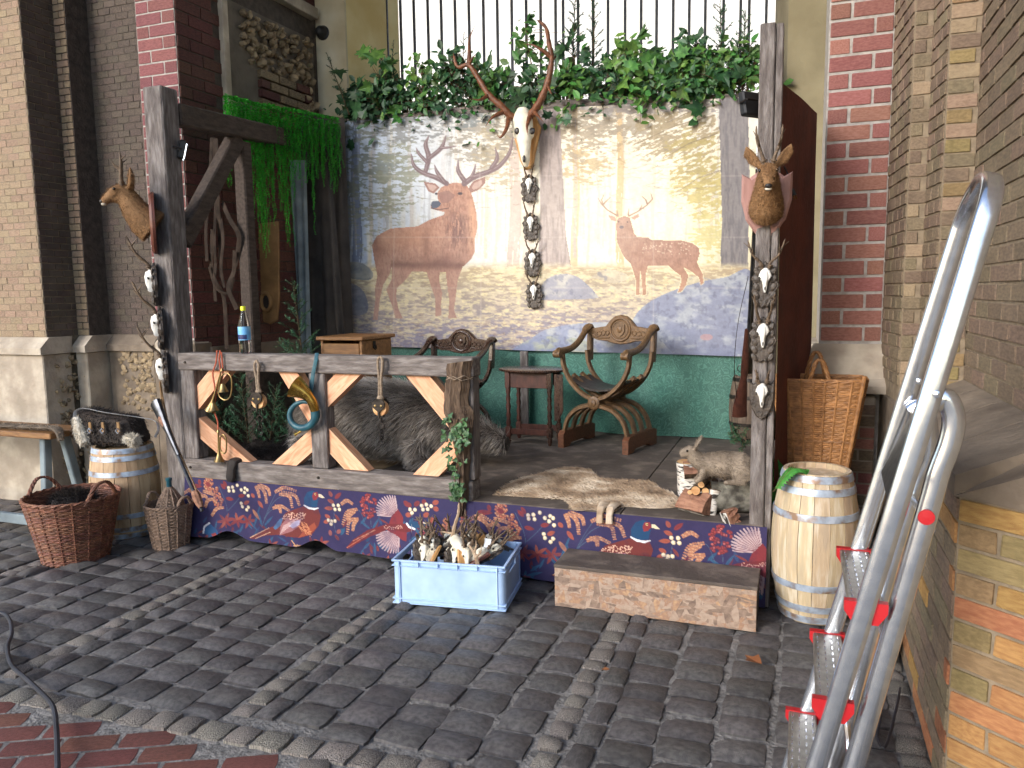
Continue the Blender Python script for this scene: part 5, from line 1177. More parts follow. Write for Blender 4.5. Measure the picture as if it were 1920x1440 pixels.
for s in (-1, 1): mb.tube([(.72, .08 + s * .07, .34), (.70, .08 + s * .10, .42), (.69, .08 + s * .11, .47)], [(.02, .04), (.015, .04), (.004, .006)], 8)
mb.tube([(-.86, .02, .3), (-.93, .0, .22), (-.95, -.02, .1)], [.02, .014, .01], 8)
h = blob(mb, 'body', M['skin_boar'], t, .018, 3)
fur(h, 'bristles', M['hair_boar'], 34000, .085, .0028, comb=(-.7, 0, -.6), lift=.28, seed=5, jitter=.13)
mb = MB(); mb.ball((.79, .0, .30), .012); mb.ball((.78, .20, .30), .012); mb.build('eyes', M['eye'], h, smooth=True)
mb = MB(); mb.lathe([(.046, 0), (.05, .012), (.03, .02)], (1.09, .16, .172), 14, Matrix.Rotation(R(90), 3, 'Y')); mb.build('snout', M['nose'], h, smooth=True)
# rabbit on the split logs
q = atZ(1345, 903, FZ + .19)
t = thing('rabbit', 'brown stuffed rabbit crouching on the split logs by the right post', 'rabbit', (q.x, q.y, FZ + .19), rotz=R(8), scale=.98)
mb = MB(); mb.tube([(.17, 0, .075), (.12, 0, .088), (.03, 0, .092), (-.06, 0, .092), (-.10, 0, .112), (-.135, 0, .14)], [(.035, .045), (.06, .072), (.058, .072), (.048, .058), (.036, .042), (.03, .034)], 14)
mb.tube([(-.115, 0, .145), (-.145, 0, .158), (-.175, 0, .148), (-.195, 0, .138)], [(.026, .028), (.03, .031), (.024, .025), (.012, .014)], 12)
for s in (-1, 1):
    mb.tube([(-.12, s * .016, .175), (-.10, s * .022, .215), (-.08, s * .028, .245)], [(.006, .012), (.006, .018), (.003, .006)], 8, up=(0, 1, 0))
    mb.tube([(-.07, s * .03, .07), (-.085, s * .032, .03), (-.10, s * .032, .008), (-.12, s * .032, .004)], [.022, .016, .012, .009], 8)
    mb.ball((.12, s * .045, .06), (.055, .025, .055)); mb.tube([(.14, s * .05, .015), (.07, s * .05, .01), (.03, s * .05, .008)], [.016, .014, .01], 8)
mb.ball((.20, 0, .09), .022)
h = blob(mb, 'body', M['rabbit_hair'], t, .006, 3); fur(h, 'coat', M['rabbit_hair'], 12000, .014, .0014, comb=(.8, 0, -.2), lift=.35, seed=8)
mb = MB(); mb.ball((-.158, -.0275, .166), .0065); mb.ball((-.158, .0275, .166), .0065); mb.build('eyes', M['eye'], h, smooth=True)
# hides: irregular sheets with fur
def hide(name, label, outline, z, mat, hmat, length, count, comb, seed, thick=.012, lump=.02, cat='hide', sub=26):
    xs_ = [p[0] for p in outline]; ys_ = [p[1] for p in outline]; cx_, cy_ = (min(xs_) + max(xs_)) / 2, (min(ys_) + max(ys_)) / 2
    t = thing(name, label, cat, (cx_, cy_, z)); loop = spline(list(outline) + [outline[0]], 5)[:-1]; mb = MB(); n = len(loop); rings = 7; r_ = random.Random(seed)
    V = []
    for k in range(rings + 1):
        f = 1 - k / rings
        for i, p in enumerate(loop):
            x, y = (p[0] - cx_) * f, (p[1] - cy_) * f; hgt = thick * (1 - f ** 6) + lump * (vnoise(np.array(p[0] * 9 * f + seed), np.array(p[1] * 9 * f), seed)) * (1 - f ** 8); V.append((x, y, float(hgt) + .002))
    F = [(k * n + i, k * n + (i + 1) % n, (k + 1) * n + (i + 1) % n, (k + 1) * n + i) for k in range(rings) for i in range(n)]
    mb.add(V, F); o = mb.build('skin', mat, t, smooth=True, angle=0); fur(o, 'fur', hmat, count, length, .0026, comb=comb, lift=.25, seed=seed, jitter=.3); return t
zf = FZ
ol = [tuple(atZ(px, py, zf)[:2]) for px, py in ((925, 930), (960, 905), (1010, 890), (1060, 878), (1105, 882), (1125, 898), (1180, 902), (1225, 905), (1240, 918), (1268, 930), (1275, 950), (1230, 955), (1170, 952), (1150, 962), (1110, 958), (1075, 958), (1060, 940), (1010, 935), (960, 932))]
hide('deer_hide', 'pale brown deer hide spread flat on the stage floor', ol, zf + .002, M['hide'], M['hide'], .026, 15000, (-.9, -.15, 0), 3, .009, .012)
# the two hide legs that hang over the stage edge
t = bpy.data.objects['deer_hide']
for px in (1125, 1143):
    a = atY(px, 960, 3.93); mb = MB(); mb.tube([(a.x, 4.06, zf + .02), (a.x, 3.95, zf + .02), (a.x + .002, 3.915, zf - .01), (a.x + .003, 3.91, zf - .05)], [(.035, .01), (.022, .012), (.017, .012), (.02, .014)], 8); mb.build('leg_skin', M['hide'], t, world=True, smooth=True)
ol = [tuple(atZ(px, py, zf)[:2]) for px, py in ((428, 862), (470, 838), (540, 832), (610, 842), (640, 862), (590, 885), (520, 880), (470, 878))]
ol = [(x, max(y, 4.10)) for x, y in ol]
hide('black_pelt', 'black furry pelt lying behind the fence with one paw over the rail', ol, zf + .002, M['black_fur'], M['black_fur'], .05, 6000, (.3, -.3, 0), 4, .04, .05)
t = bpy.data.objects['black_pelt']; a = atY(436, 885, 3.94)
mb = MB(); mb.tube([(a.x, 4.14, zf + .09), (a.x, 4.02, .56), (a.x, 3.945, .545), (a.x + .003, 3.925, .50), (a.x + .004, 3.918, .45), (a.x, 3.91, .425)], [(.05, .03), (.05, .02), (.04, .022), (.03, .024), (.034, .026), (.02, .018)], 10); mb.build('paw', M['black_fur'], t, world=True, smooth=True)
# split logs and birch by the right post
def log(name, label, a, b, r, bark, half=False, seed=1, n=16, group=None, cut='cutwood'):
    a, b = Vector(a), Vector(b); d = (b - a); L = d.length; t = thing(name, label, 'log', tuple(a)); r_ = random.Random(seed); z = d.normalized(); x = z.orthogonal().normalized(); y = z.cross(x); Mx = Matrix((x, y, z)).transposed()
    ang = [2 * math.pi * i / n for i in range(n)]; wob = [1 + r_.uniform(-.06, .06) for _ in ang]; mb = MB(); V = []
    for k in range(5):
        for i in range(n): V.append(Mx @ Vector((math.cos(ang[i]) * r * wob[i] * (1 + .03 * math.sin(k * 2 + i)), math.sin(ang[i]) * r * wob[i], L * k / 4)))
    mb.add(V, [(k * n + i, k * n + (i + 1) % n, (k + 1) * n + (i + 1) % n, (k + 1) * n + i) for k in range(4) for i in range(n)]); mb.build('bark', M[bark], t, smooth=True, angle=60)
    for e, s in ((0, -1), (L, 1)):
        mb = MB(); V = [Mx @ Vector((math.cos(ang[i]) * r * wob[i] * .97, math.sin(ang[i]) * r * wob[i] * .97, e + s * .002)) for i in range(n)] + [Mx @ Vector((0, 0, e + s * .002))]; mb.add(V, [(i, (i + 1) % n, n) for i in range(n)]); mb.build('cut_end', M[cut], t)
    return t
def split(name, label, base, L, w, h, rot, seed, bark='birch'):
    t = thing(name, label, 'log', base, rot=rot); r_ = random.Random(seed); n = 9
    prof = [(-w / 2, .0), (-w * .3, -.02), (0, -.03), (w * .3, -.02), (w / 2, 0), (w * .28, h * .6), (0, h), (-w * .3, h * .55)]
    mb = MB(); V = []
    for k in range(n):
        for x, z in prof: V.append((-L / 2 + L * k / (n - 1), x * (1 + r_.uniform(-.1, .1)), z + (r_.uniform(-.012, .012) if z > 0 else 0) + .03))
    m = len(prof); mb.add(V, [(k * m + i, k * m + (i + 1) % m, (k + 1) * m + (i + 1) % m, (k + 1) * m + i) for k in range(n - 1) for i in range(m)] + [tuple(range(m - 1, -1, -1)), tuple(range((n - 1) * m, n * m))]); mb.build('split_face', M['splitwood'], t)
    mb = MB(); V = []
    for k in range(n):
        for x, z in prof[:5]: V.append((-L / 2 + L * k / (n - 1), x * 1.04, z + .026))
    mb.add(V, [(k * 5 + i, k * 5 + i + 1, (k + 1) * 5 + i + 1, (k + 1) * 5 + i) for k in range(n - 1) for i in range(4)]); mb.build('bark', M[bark], t)
    return t
a = atZ(1296, 935, FZ); log('birch_stump', 'short upright birch stump beside the hide', (a.x, a.y + .07, FZ), (a.x - .01, a.y + .07, FZ + .20), .085, 'birch', seed=2)
a = atZ(1372, 972, FZ); log('mossy_log', 'thick grey lichened log lying against the right post', (a.x - .12, a.y + .11, FZ + .082), (a.x + .10, a.y + .15, FZ + .082), .082, 'lichen', seed=4)
a = atZ(1350, 935, FZ); split('split_log', 'reddish split log lying on top of the pile under the rabbit', (a.x + .0, a.y + .0, FZ + .125), .40, .2, .06, (R(-12), R(-5), R(10)), 5, 'bark')
a = atZ(1305, 966, FZ); split('split_log', 'dark split log chunk at the front of the pile', (a.x, a.y + .06, FZ + .0), .17, .16, .09, (0, 0, R(-30)), 6)
a = atZ(1330, 968, FZ); log('birch_billet', 'thin white birch billet standing in the front of the log pile', (a.x, a.y + .04, FZ), (a.x + .02, a.y + .06, FZ + .13), .032, 'birch', seed=7)
a = atZ(1355, 983, FZ); split('split_log', 'small pale split billet at the very front of the pile', (a.x, a.y + .05, FZ), .10, .07, .05, (0, R(70), R(10)), 8)
t = thing('stick_bundle', 'bundle of short cut branches with pale ends on the log pile', 'sticks', tuple(atZ(1318, 925, FZ + .1)))
for k, (cx_, cz_, rr) in enumerate(((-.03, .03, .024), (.018, .026, .019), (.052, .016, .014), (-.002, .064, .017), (-.062, .014, .013))):
    c = Vector((cx_, .02 * (k % 3), cz_)); mb = MB(); mb.tube([c + Vector((0, -.06, 0)), c + Vector((.03, .12, .01))], rr, 10, caps=False); o = mb.build('stick', M['bark'], t, smooth=True)
    mb = MB(); mb.lathe([(0, 0), (rr * .9, .001), (rr, .006)], c + Vector((0, -.066, 0)), 10, Matrix.Rotation(R(90), 3, 'X')); mb.build('cut_end', M['cutwood'], o)

# ------------------------------------------------------------------ furniture
def chair(label, loc, rotz, wood, base):
    t = thing('folding_armchair', label, 'chair', loc, rotz=rotz, group='carved folding armchairs on the stage')
    W, D = .27, .20
    for s in (-1, 1):
        mb = MB(); mb.prism([(-D - .05, 0), (-D + .04, 0), (-D + .08, .025), (D - .08, .025), (D - .04, 0), (D + .07, 0), (D + .07, .11), (D + .02, .125), (-D - .02, .125), (-D - .05, .10)], 'x', s * W - .024, s * W + .024); mb.build('runner', base, t)
    for y in (-D, -D / 3, D / 3, D):
        up = [(W + .01, .70), (W - .005, .60), (W - .06, .50), (W - .16, .41), (0, .365)]; low = [(0, .335), (W - .13, .30), (W - .04, .22), (W - .005, .12)]
        inner = abs(y) < D - .01
        for s in (-1, 1):
            a_ = spline(up if not inner else [(W - .01, .53), (W - .07, .48), (W - .16, .41), (0, .365)], 5); b_ = spline(low, 5); mb = MB()
            for P_ in (a_, b_):
                pts = [(s * p[0], y, p[1]) for p in P_]; mb.tube(pts, [(.021, .026)] * len(pts), 6, up=(0, 1, 0))
            mb.build('curved_leg', wood, t, smooth=True, angle=50)
    for y in (-D - .028, D + .028):
        mb = MB(); mb.lathe([(0, -.012), (.046, -.012), (.05, 0), (.04, .008), (.026, .008), (.022, .014), (.012, .016), (0, .02)], (0, y, .35), 20, Matrix.Rotation(R(90 if y < 0 else -90), 3, 'X')); mb.build('hub_rosette', wood, t, smooth=True, angle=40)
    mb = MB(); mb.tube([(0, -D, .35), (0, D, .35)], .018, 10); mb.build('hub_rod', wood, t, smooth=True)
    mb = MB(); n = 12; V = []
    for k in range(n + 1):
        f = k / n * 2 - 1; x = f * (W - .03); z = .44 + .075 * f * f
        for y, dz in ((-D + .03, 0), (D - .03, 0), (D - .03, -.014), (-D + .03, -.014)): V.append((x, y, z + dz))
    mb.add(V, [(k * 4 + i, k * 4 + (i + 1) % 4, k * 4 + 4 + (i + 1) % 4, k * 4 + 4 + i) for k in range(n) for i in range(4)] + [(0, 1, 2, 3), (n * 4 + 3, n * 4 + 2, n * 4 + 1, n * 4)]); seat = mb.build('seat', M['leather_black'], t, smooth=True)
    mb = MB()
    for s in (-1, 1):
        for k in range(4): mb.ball((s * (W - .036), -D + .06 + k * (2 * D - .12) / 3, .515), .008, 8, 6)
    mb.build('studs', M['brass_old'], seat, smooth=True)
    for s in (-1, 1):
        P_ = spline([(-D - .085, .695), (-D - .06, .722), (-D, .718), (-.05, .732), (.08, .785), (D - .02, .86), (D + .035, .885), (D + .065, .862)], 4); mb = MB(); mb.tube([(s * (W + .01), y, z) for y, z in P_], [(.026, .022) if k < len(P_) - 9 else (.022, .036) for k in range(len(P_))], 8, up=(1, 0, 0)); o = mb.build('arm', wood, t, smooth=True, angle=50)
        mb = MB(); mb.tube([(s * (W + .01) - .028, -D - .075, .70), (s * (W + .01) + .028, -D - .075, .70)], .027, 12); mb.build('scroll', wood, o, smooth=True, angle=40)
        mb = MB(); mb.beam((s * (W - .0), D + .03, .62), (s * (W + .005), D + .05, .87), .04, .05, (0, 1, 0)); mb.build('back_post', wood, t)
    top = [(-W, .80), (-W, .865), (-.20, .875), (-.13, .885), (-.09, .93), (-.05, .962), (0, .972), (.05, .962), (.09, .93), (.13, .885), (.20, .875), (W, .865), (W, .80), (.20, .775), (.12, .77), (.07, .755), (0, .745), (-.07, .755), (-.12, .77), (-.20, .775)]
    mb = MB(); mb.prism(top, 'y', D + .025, D + .06, bev=.008); bk = mb.build('crest_board', wood, t)
    mb = MB(); mb.ring((0, D + .024, .86), .085, .010, (0, 1, 0), 28, 8); mb.ring((0, D + .024, .86), .066, .005, (0, 1, 0), 24, 6); mb.prism([(-.04, .90), (.04, .90), (.04, .85), (.025, .825), (0, .81), (-.025, .825), (-.04, .85)], 'y', D + .014, D + .03); mb.ball((0, D + .014, .862), (.022, .008, .026)); mb.build('crest_medallion', wood, bk, smooth=True, angle=40)
    mb = MB()
    for s in (-1, 1):
        for k in range(4): mb.ring((s * (.115 + k * .038), D + .022, .835 - .004 * k), .017, .006, (0, 1, 0), 12, 6)
        mb.tube([(s * x, D + .022, z) for x, z in spline([(.09, .80), (.14, .795), (.2, .80), (.25, .825)], 4)], .006, 6)
    mb.build('crest_scrolls', wood, bk, smooth=True)
    return t
A, B, Cc = atZ(1062, 838, FZ), atZ(1165, 853, FZ), atZ(1240, 822, FZ)
fd = Vector((B.x - Cc.x, B.y - Cc.y)); rz = math.atan2(fd.x, -fd.y)
ctr = (A + B) / 2 - Vector((math.sin(rz), -math.cos(rz), 0)) * .235
cA = chair('light brown carved folding armchair standing right of the small table', (ctr.x, ctr.y, FZ), rz, M['oak'], M['oak_red']); cA.scale = (1.0, 1.0, 1.03)
p = atY(850, 640, 5.72)
cB = chair('dark varnished carved folding armchair left of the small table', (p.x, 5.62, FZ), R(-4), M['darkwood'], M['darkwood']); cB.scale = (1.0, 1.0, .92)
# gate-leg table
p = atY(1000, 690, 5.72); TZt = p.z
t = thing('side_table', 'small dark round-topped gateleg table between the two armchairs', 'table', (p.x, 5.72, FZ)); H_ = TZt - FZ
mb = MB(); mb.lathe([(.0, H_ - .022), (.27, H_ - .022), (.285, H_ - .014), (.285, H_ - .004), (.27, H_), (0, H_)], n=36, sy=.72); mb.build('table_top', M['darkwood'], t, smooth=True, angle=30)
for s, (a, b) in enumerate((((-.17, -.12), (.17, -.12)), ((-.17, .12), (.17, .12)))):
    mb = MB(); mb.bevbox((0, a[1], H_ - .085), (.30, .018, .12), .003); mb.build('apron', M['redwood'], t)
    for x, y in (a, b):
        mb = MB(); mb.bevbox((x, y, H_ - .085), (.042, .042, .13), .004); mb.bevbox((x, y, .10), (.042, .042, .08), .004)
        mb.lathe([(.014, .14), (.02, .17), (.013, .2), (.02, .23), (.013, .26), (.021, .30), (.013, .33), (.02, .36), (.013, .39), (.02, .42), (.014, .46), (.018, H_ - .15)], (x, y, 0), 12); mb.lathe([(.012, 0), (.019, .03), (.016, .06)], (x, y, 0), 12); mb.build('leg', M['redwood'] if x < 0 else M['darkwood'], t, smooth=True, angle=40)
for y in (-.12, .12):
    mb = MB(); mb.bevbox((0, y, .10), (.3, .02, .045), .003); mb.build('stretcher', M['redwood'], t)
mb = MB(); mb.prism([(.288, H_ - .03), (.288, .28), (.26, .22), (.22, .2), (.22, H_ - .03)], 'y', -.16, -.145); mb.build('drop_leaf', M['darkwood'], t)
# cabinet
l, r = atY(598, 640, 5.15), atY(676, 645, 5.15); zt = atY(640, 632, 5.15).z
t = thing('wooden_cabinet', 'tall plain wooden chest standing left behind the fence', 'chest', ((l.x + r.x) / 2, 5.4, FZ)); w = r.x - l.x; h = zt - FZ
for s in (-1, 1):
    mb = MB(); mb.bevbox((s * (w / 2 - .012), 0, h / 2 - .015), (.024, .46, h - .03), .004); mb.build('side_panel', M['chestwood'], t)
for k in range(5):
    mb = MB(); mb.bevbox((0, -.225, .05 + (h - .1) * (k + .5) / 5), (w - .05, .02, (h - .1) / 5 - .005), .004); mb.build('front_board', M['chestwood'], t)
mb = MB(); mb.bevbox((0, .22, h / 2), (w - .05, .02, h - .05), .003); mb.build('back_panel', M['chestwood'], t)
mb = MB(); mb.bevbox((0, 0, h - .012), (w + .05, .52, .03), .006); mb.build('lid', M['chestwood'], t)
mb = MB(); mb.bevbox((w / 2 + .004, -.05, h - .07), (.006, .04, .06), .002); mb.ring((w / 2 + .012, -.05, h - .09), .018, .004, (1, 0, 0), 14, 6); mb.build('hasp', M['iron_dark'], t)

# ------------------------------------------------------------------ barrels and baskets
def behind(q, d):
    h = Vector((q.x, q.y, 0)).normalized(); return Vector((q.x + h.x * d, q.y + h.y * d, q.z))
def barrel(label, loc, H, r_end, r_mid, wood, hoops, nst=20, name='barrel', seed=1, rz=0.0, hoop='hoop', hw=.034):
    t = thing(name, label, 'barrel', loc, rotz=rz); r_ = random.Random(seed); cuts = [0.0]
    for k in range(nst): cuts.append(cuts[-1] + r_.uniform(.75, 1.25))
    cuts = [c / cuts[-1] * 2 * math.pi for c in cuts]
    def rad(z): f = z / H * 2 - 1; return r_end + (r_mid - r_end) * (1 - f * f)
    for k in range(nst):
        a0, a1 = cuts[k] + .006, cuts[k + 1] - .006; V = []; m = 9; dr = r_.uniform(-.0015, .0015)
        for j in range(m):
            z = H * j / (m - 1); ro = rad(z) + dr; ri = ro - .018
            for a, rr in ((a0, ro), ((a0 + a1) / 2, ro), (a1, ro), (a1, ri), (a0, ri)): V.append((math.cos(a) * rr, math.sin(a) * rr, z))
        mb = MB(); mb.add(V, [(j * 5 + i, j * 5 + (i + 1) % 5, j * 5 + 5 + (i + 1) % 5, j * 5 + 5 + i) for j in range(m - 1) for i in range(5)] + [(4, 3, 2, 1, 0), tuple((m - 1) * 5 + i for i in range(5))]); mb.build('stave', wood, t, smooth=True, angle=40)
    for z0 in hoops:
        z0 *= H; z1 = z0 + hw; q = [(rad(z0) + .001, z0), (rad(z0) + .0045, z0 + .001), (rad((z0 + z1) / 2) + .005, (z0 + z1) / 2), (rad(z1) + .0045, z1 - .001), (rad(z1) + .001, z1)]
        mb = MB(); mb.lathe(q, n=48, caps=False); o = mb.build('hoop', M[hoop], t, smooth=True, angle=40)
    for z in (H - .028, .03):
        mb = MB(); mb.lathe([(0, z), (rad(z) - .012, z)], n=40, caps=False); mb.build('barrel_head', wood, t)
    return t
HO = (.008, .085, .235, .70, .865, .945)
q = behind(atZ(1522, 1172, 0), .16); barrel('pale new oak barrel with steel hoops at the right beside the ladder', (q.x, q.y, 0), .735, .155, .205, M['barrel_grey'], HO, seed=2)
q = behind(atZ(243, 1012, 0), .20); BH_ = atY(243, 834, q.y).z; qb = barrel('pale oak barrel at the left carrying a fur bag', (q.x, q.y, 0), BH_, .185, .222, M['barrel_new'], HO, seed=3)
BLx, BLy = q.x, q.y
p = atZ(1388, 828, FZ); barrel('small dark old barrel standing at the right rear of the stage', (p.x + .06, p.y + .05, FZ), .52, .12, .155, M['barrel_old'], (.02, .25, .66, .92), nst=14, seed=5, hoop='iron_dark', hw=.028)
def basket(label, loc, H, prof, mat, rows, nrib=20, name='wicker_basket', seed=1, rotz=0.0, square=0.0, sx=1.0, sy=1.0, wr=.0055, rim=.011, floor=True, bands=(), amp=.004):
    # prof(f): half-width at height fraction f
    t = thing(name, label, 'basket', loc, rotz=rotz); r_ = random.Random(seed)
    def pt(a, f, d=0.0):
        c, s = math.cos(a), math.sin(a); k = 1.0
        if square: k = (abs(c) ** square + abs(s) ** square) ** (-1 / square)
        rr = prof(f) * k; return Vector((c * (rr * sx + d), s * (rr * sy + d), H * f))
    mb = MB(); seg = nrib * 2; n = seg * 2
    for k in range(rows):
        f = (k + .5) / rows; pts = []
        for i in range(n):
            a = 2 * math.pi * i / n; off = amp * math.cos(i * math.pi / 2) * (1 if k % 2 else -1); pts.append(pt(a, f, off) + Vector((0, 0, r_.uniform(-.0008, .0008))))
        V = []; r0 = wr * r_.uniform(.85, 1.12) 
        for i, p in enumerate(pts):
            nx = Vector((p.x, p.y, 0)).normalized(); hz = min(H / rows * .62, r0 * 1.3)
            for dz, dr in ((hz, 0), (0, r0), (-hz, 0), (0, -r0)): V.append(p + nx * dr + Vector((0, 0, dz)))
        mb.add(V, [(i * 4 + j, ((i + 1) % n) * 4 + j, ((i + 1) % n) * 4 + (j + 1) % 4, i * 4 + (j + 1) % 4) for i in range(n) for j in range(4)])
    tag(mb.build('weave', mat, t, smooth=True, angle=70, fixn=False), kind='stuff')
    for i in range(nrib):
        a = 2 * math.pi * (i + .0) / nrib; mb = MB(); mb.tube([pt(a, f, .002) for f in (0, .25, .5, .75, 1.0)], .0065, 6); mb.build('rib', mat, t, smooth=True)
    for f in (0.0, .985) + tuple(bands):
        mb = MB()
        for ph in (0, math.pi):
            pts = [pt(2 * math.pi * i / 72, f, rim * .55 * math.cos(i * 1.3 + ph)) + Vector((0, 0, rim * .55 * math.sin(i * 1.3 + ph))) for i in range(72)]; V = []
            mb.tube(pts + [pts[0]], rim * .62, 5, caps=False)
        mb.build('rim' if f > .9 else 'band', mat, t, smooth=True, fixn=False)
    if floor:
        mb = MB(); mb.add([pt(2 * math.pi * i / 24, .01, -.004) for i in range(24)], [tuple(range(24))]); mb.build('basket_floor', mat, t)
    return t, pt
def loop_handle(t, a, b, h, r, mat, out=Vector((0, 0, 0)), twist=True):
    a, b = Vector(a), Vector(b); m = (a + b) / 2 + Vector((0, 0, h)) + out; P_ = spline([a - Vector((0, 0, .03)), a + (m - a) * .55 + Vector((0, 0, h * .2)), m, b + (m - b) * .55 + Vector((0, 0, h * .2)), b - Vector((0, 0, .03))], 8); mb = MB()
    for ph in (0, 2.1, 4.2): mb.tube([Vector(p) + Vector((math.cos(i * .9 + ph), math.sin(i * .9 + ph), 0)) * r * .6 for i, p in enumerate(P_)], r * .62, 6)
    mb.build('handle', mat, t, smooth=True)
q = behind(atZ(145, 1060, 0), .2) - Vector((0, .2, 0)); bk1, f1 = basket('large round brown wicker basket in front of the left barrel', (q.x, q.y + .2, 0), .40, lambda f: .185 + .085 * f, M['wicker'], 34, 18, seed=2, wr=.006)
loop_handle(bk1, f1(R(150), 1), f1(R(205), 1), .085, .012, M['wicker'], Vector((-.03, 0, 0))); loop_handle(bk1, f1(R(-25), 1), f1(R(30), 1), .095, .012, M['wicker'], Vector((.02, 0, 0)))
t2 = thing('basket_liner', 'dark brown fur piece lying inside the large wicker basket', 'fur', (q.x, q.y + .2, 0))
mb = MB(); mb.ball((-.05, .05, .35), (.13, .13, .05), 14, 8); o = mb.build('skin', M['black_fur'], t2, smooth=True); fur(o, 'fur', M['black_fur'], 3000, .04, .003, comb=(.2, -.5, 0), seed=4)
q = behind(atZ(322, 1033, 0), .125) - Vector((0, .125, 0)); bk2, f2 = basket('small grey wicker basket holding a wicker-covered bottle', (q.x, q.y + .125, 0), .285, lambda f: .105 + .04 * f, M['wicker_grey'], 26, 14, seed=3, wr=.0055, rim=.009)
loop_handle(bk2, f2(R(150), 1), f2(R(210), 1), .06, .010, M['wicker_grey'], Vector((-.015, 0, 0))); loop_handle(bk2, f2(R(-30), 1), f2(R(30), 1), .05, .010, M['wicker_grey'], Vector((.015, 0, 0)))
dm, _p = basket('wicker-covered round bottle standing in the small grey basket', (q.x + .01, q.y + .13, .19), .20, lambda f: .085 * (1 - max(0, f - .35) ** 1.4 * 1.55), M['wicker_grey'], 22, 12, name='demijohn', seed=5, wr=.004, rim=.006); dm['category'] = 'bottle'
mb = MB(); mb.lathe([(.018, .0), (.016, .24), (.02, .245), (.02, .26), (.0, .262)], n=14); mb.build('bottle_neck', M['green_leather'], dm, smooth=True, angle=40)
# pack basket
p0, p1 = atY(1452, 705, 4.45), atY(1622, 712, 4.45); pb = atY(1540, 900, 4.45); bh = .74; W_ = (p1.x - p0.x) / 2
pk, fp = basket('tall honey-coloured wicker pack basket behind the right barrel', ((p0.x + p1.x) / 2, 4.47, p0.z - bh), bh, lambda f: W_ * 1.04 * (.52 + .48 * f), M['wicker_honey'], 64, 26, name='pack_basket', seed=6, square=6.0, sy=.62, wr=.005, rim=.009, bands=(.30, .55), amp=.0035)
loop_handle(pk, (-.05, -.10, bh), (.055, -.10, bh), .10, .011, M['wicker_honey'], Vector((-.005, 0, 0))); loop_handle(pk, (-.07, .07, bh), (.04, .07, bh), .13, .011, M['wicker_honey'])
for s in (-1, 1):
    mb = MB(); mb.tube([fp(R(90 - s * 45) + math.pi, f, .004) for f in (0, .5, 1.03)], .012, 8); mb.build('corner_post', M['wicker_honey'], pk, smooth=True)
zb = p0.z - bh
t = thing('plank_stand', 'rough wooden stand under the pack basket behind the right barrel', 'stand', ((p0.x + p1.x) / 2, 4.47, 0))
mb = MB(); mb.bevbox((0, 0, zb - .02), (.34, .26, .03), .004); mb.build('board', M['timber'], t)
for sx in (-1, 1):
    for sy in (-1, 1): mb = MB(); mb.beam((sx * .13, sy * .09, 0), (sx * .13, sy * .09, zb - .035), .045, .045, (0, 1, 0)); mb.build('leg', M['timber'], t)
# ------------------------------------------------------------------ crate, step, bottle
def rim_box(mb, w, d, h, z, th):
    mb.bevbox((0, -d / 2 + th / 2, z), (w, th, h), .002); mb.bevbox((0, d / 2 - th / 2, z), (w, th, h), .002)
    mb.bevbox((-w / 2 + th / 2, 0, z), (th, d - 2 * th, h), .001); mb.bevbox((w / 2 - th / 2, 0, z), (th, d - 2 * th, h), .001)
qa, qb_ = atZ(737, 1132, 0), atZ(948, 1149, 0); cw = (qb_ - qa).length; ang = math.atan2(qb_.y - qa.y, qb_.x - qa.x); n_ = Vector((-math.sin(ang), math.cos(ang), 0)); CD, CH = .40, .235
cc = (qa + qb_) / 2 + n_ * (CD / 2); CRZ = ang
t = thing('blue_crate', 'light blue plastic crate full of antlers on the cobbles', 'crate', (cc.x, cc.y, .004), rotz=ang)
mb = MB(); mb.bevbox((0, 0, .006), (cw - .02, CD - .02, .012), .002); mb.build('crate_floor', M['blue_plastic'], t)
mb = MB(); th = .006; mb.bevbox((0, -CD / 2 + .010, CH / 2), (cw - .06, th, CH), .001); mb.build('front_wall', M['blue_plastic'], t)
mb = MB(); mb.bevbox((0, CD / 2 - .010, CH / 2), (cw - .06, th, CH), .001); mb.build('back_wall', M['blue_plastic'], t)
for s in (-1, 1):
    mb = MB(); x = s * (cw / 2 - .010); mb.bevbox((x, 0, CH * .34), (th, CD - .06, CH * .68), .001); mb.bevbox((x, -.115, CH * .78), (th, CD / 2 - .115 + .0, CH * .2), .001); mb.bevbox((x, .115, CH * .78), (th, CD / 2 - .115, CH * .2), .001); mb.bevbox((x, 0, CH * .94), (th, CD - .06, CH * .12), .001); mb.build('end_wall', M['blue_plastic'], t)
for sx in (-1, 1):
    for sy in (-1, 1):
        mb = MB(); mb.lathe([(.034, 0), (.034, CH)], (sx * (cw / 2 - .036), sy * (CD / 2 - .036), 0), 6, a0=math.atan2(sy, sx) - math.pi / 4, a1=math.atan2(sy, sx) + math.pi / 4, caps=False); mb.build('corner', M['blue_plastic'], t, smooth=True)
for z, h in ((CH - .004, .010), (CH - .030, .004), (.028, .006), (.004, .008)):
    mb = MB(); rim_box(mb, cw + .004, CD + .004, h, z, .012); mb.build('rib', M['blue_plastic'], t)
for k in range(6):
    mb = MB(); mb.bevbox((-cw / 2 + .04 + (cw - .08) * k / 5, -CD / 2 - .001, CH - .017), (.004, .010, .028), .001); mb.build('rim_rib', M['blue_plastic'], t)
for s in (-1, 1):
    mb = MB(); mb.bevbox((s * (cw / 2 - .042), -CD / 2 + .004, CH / 2), (.005, .010, CH - .02), .001); mb.build('edge_rib', M['blue_plastic'], t)
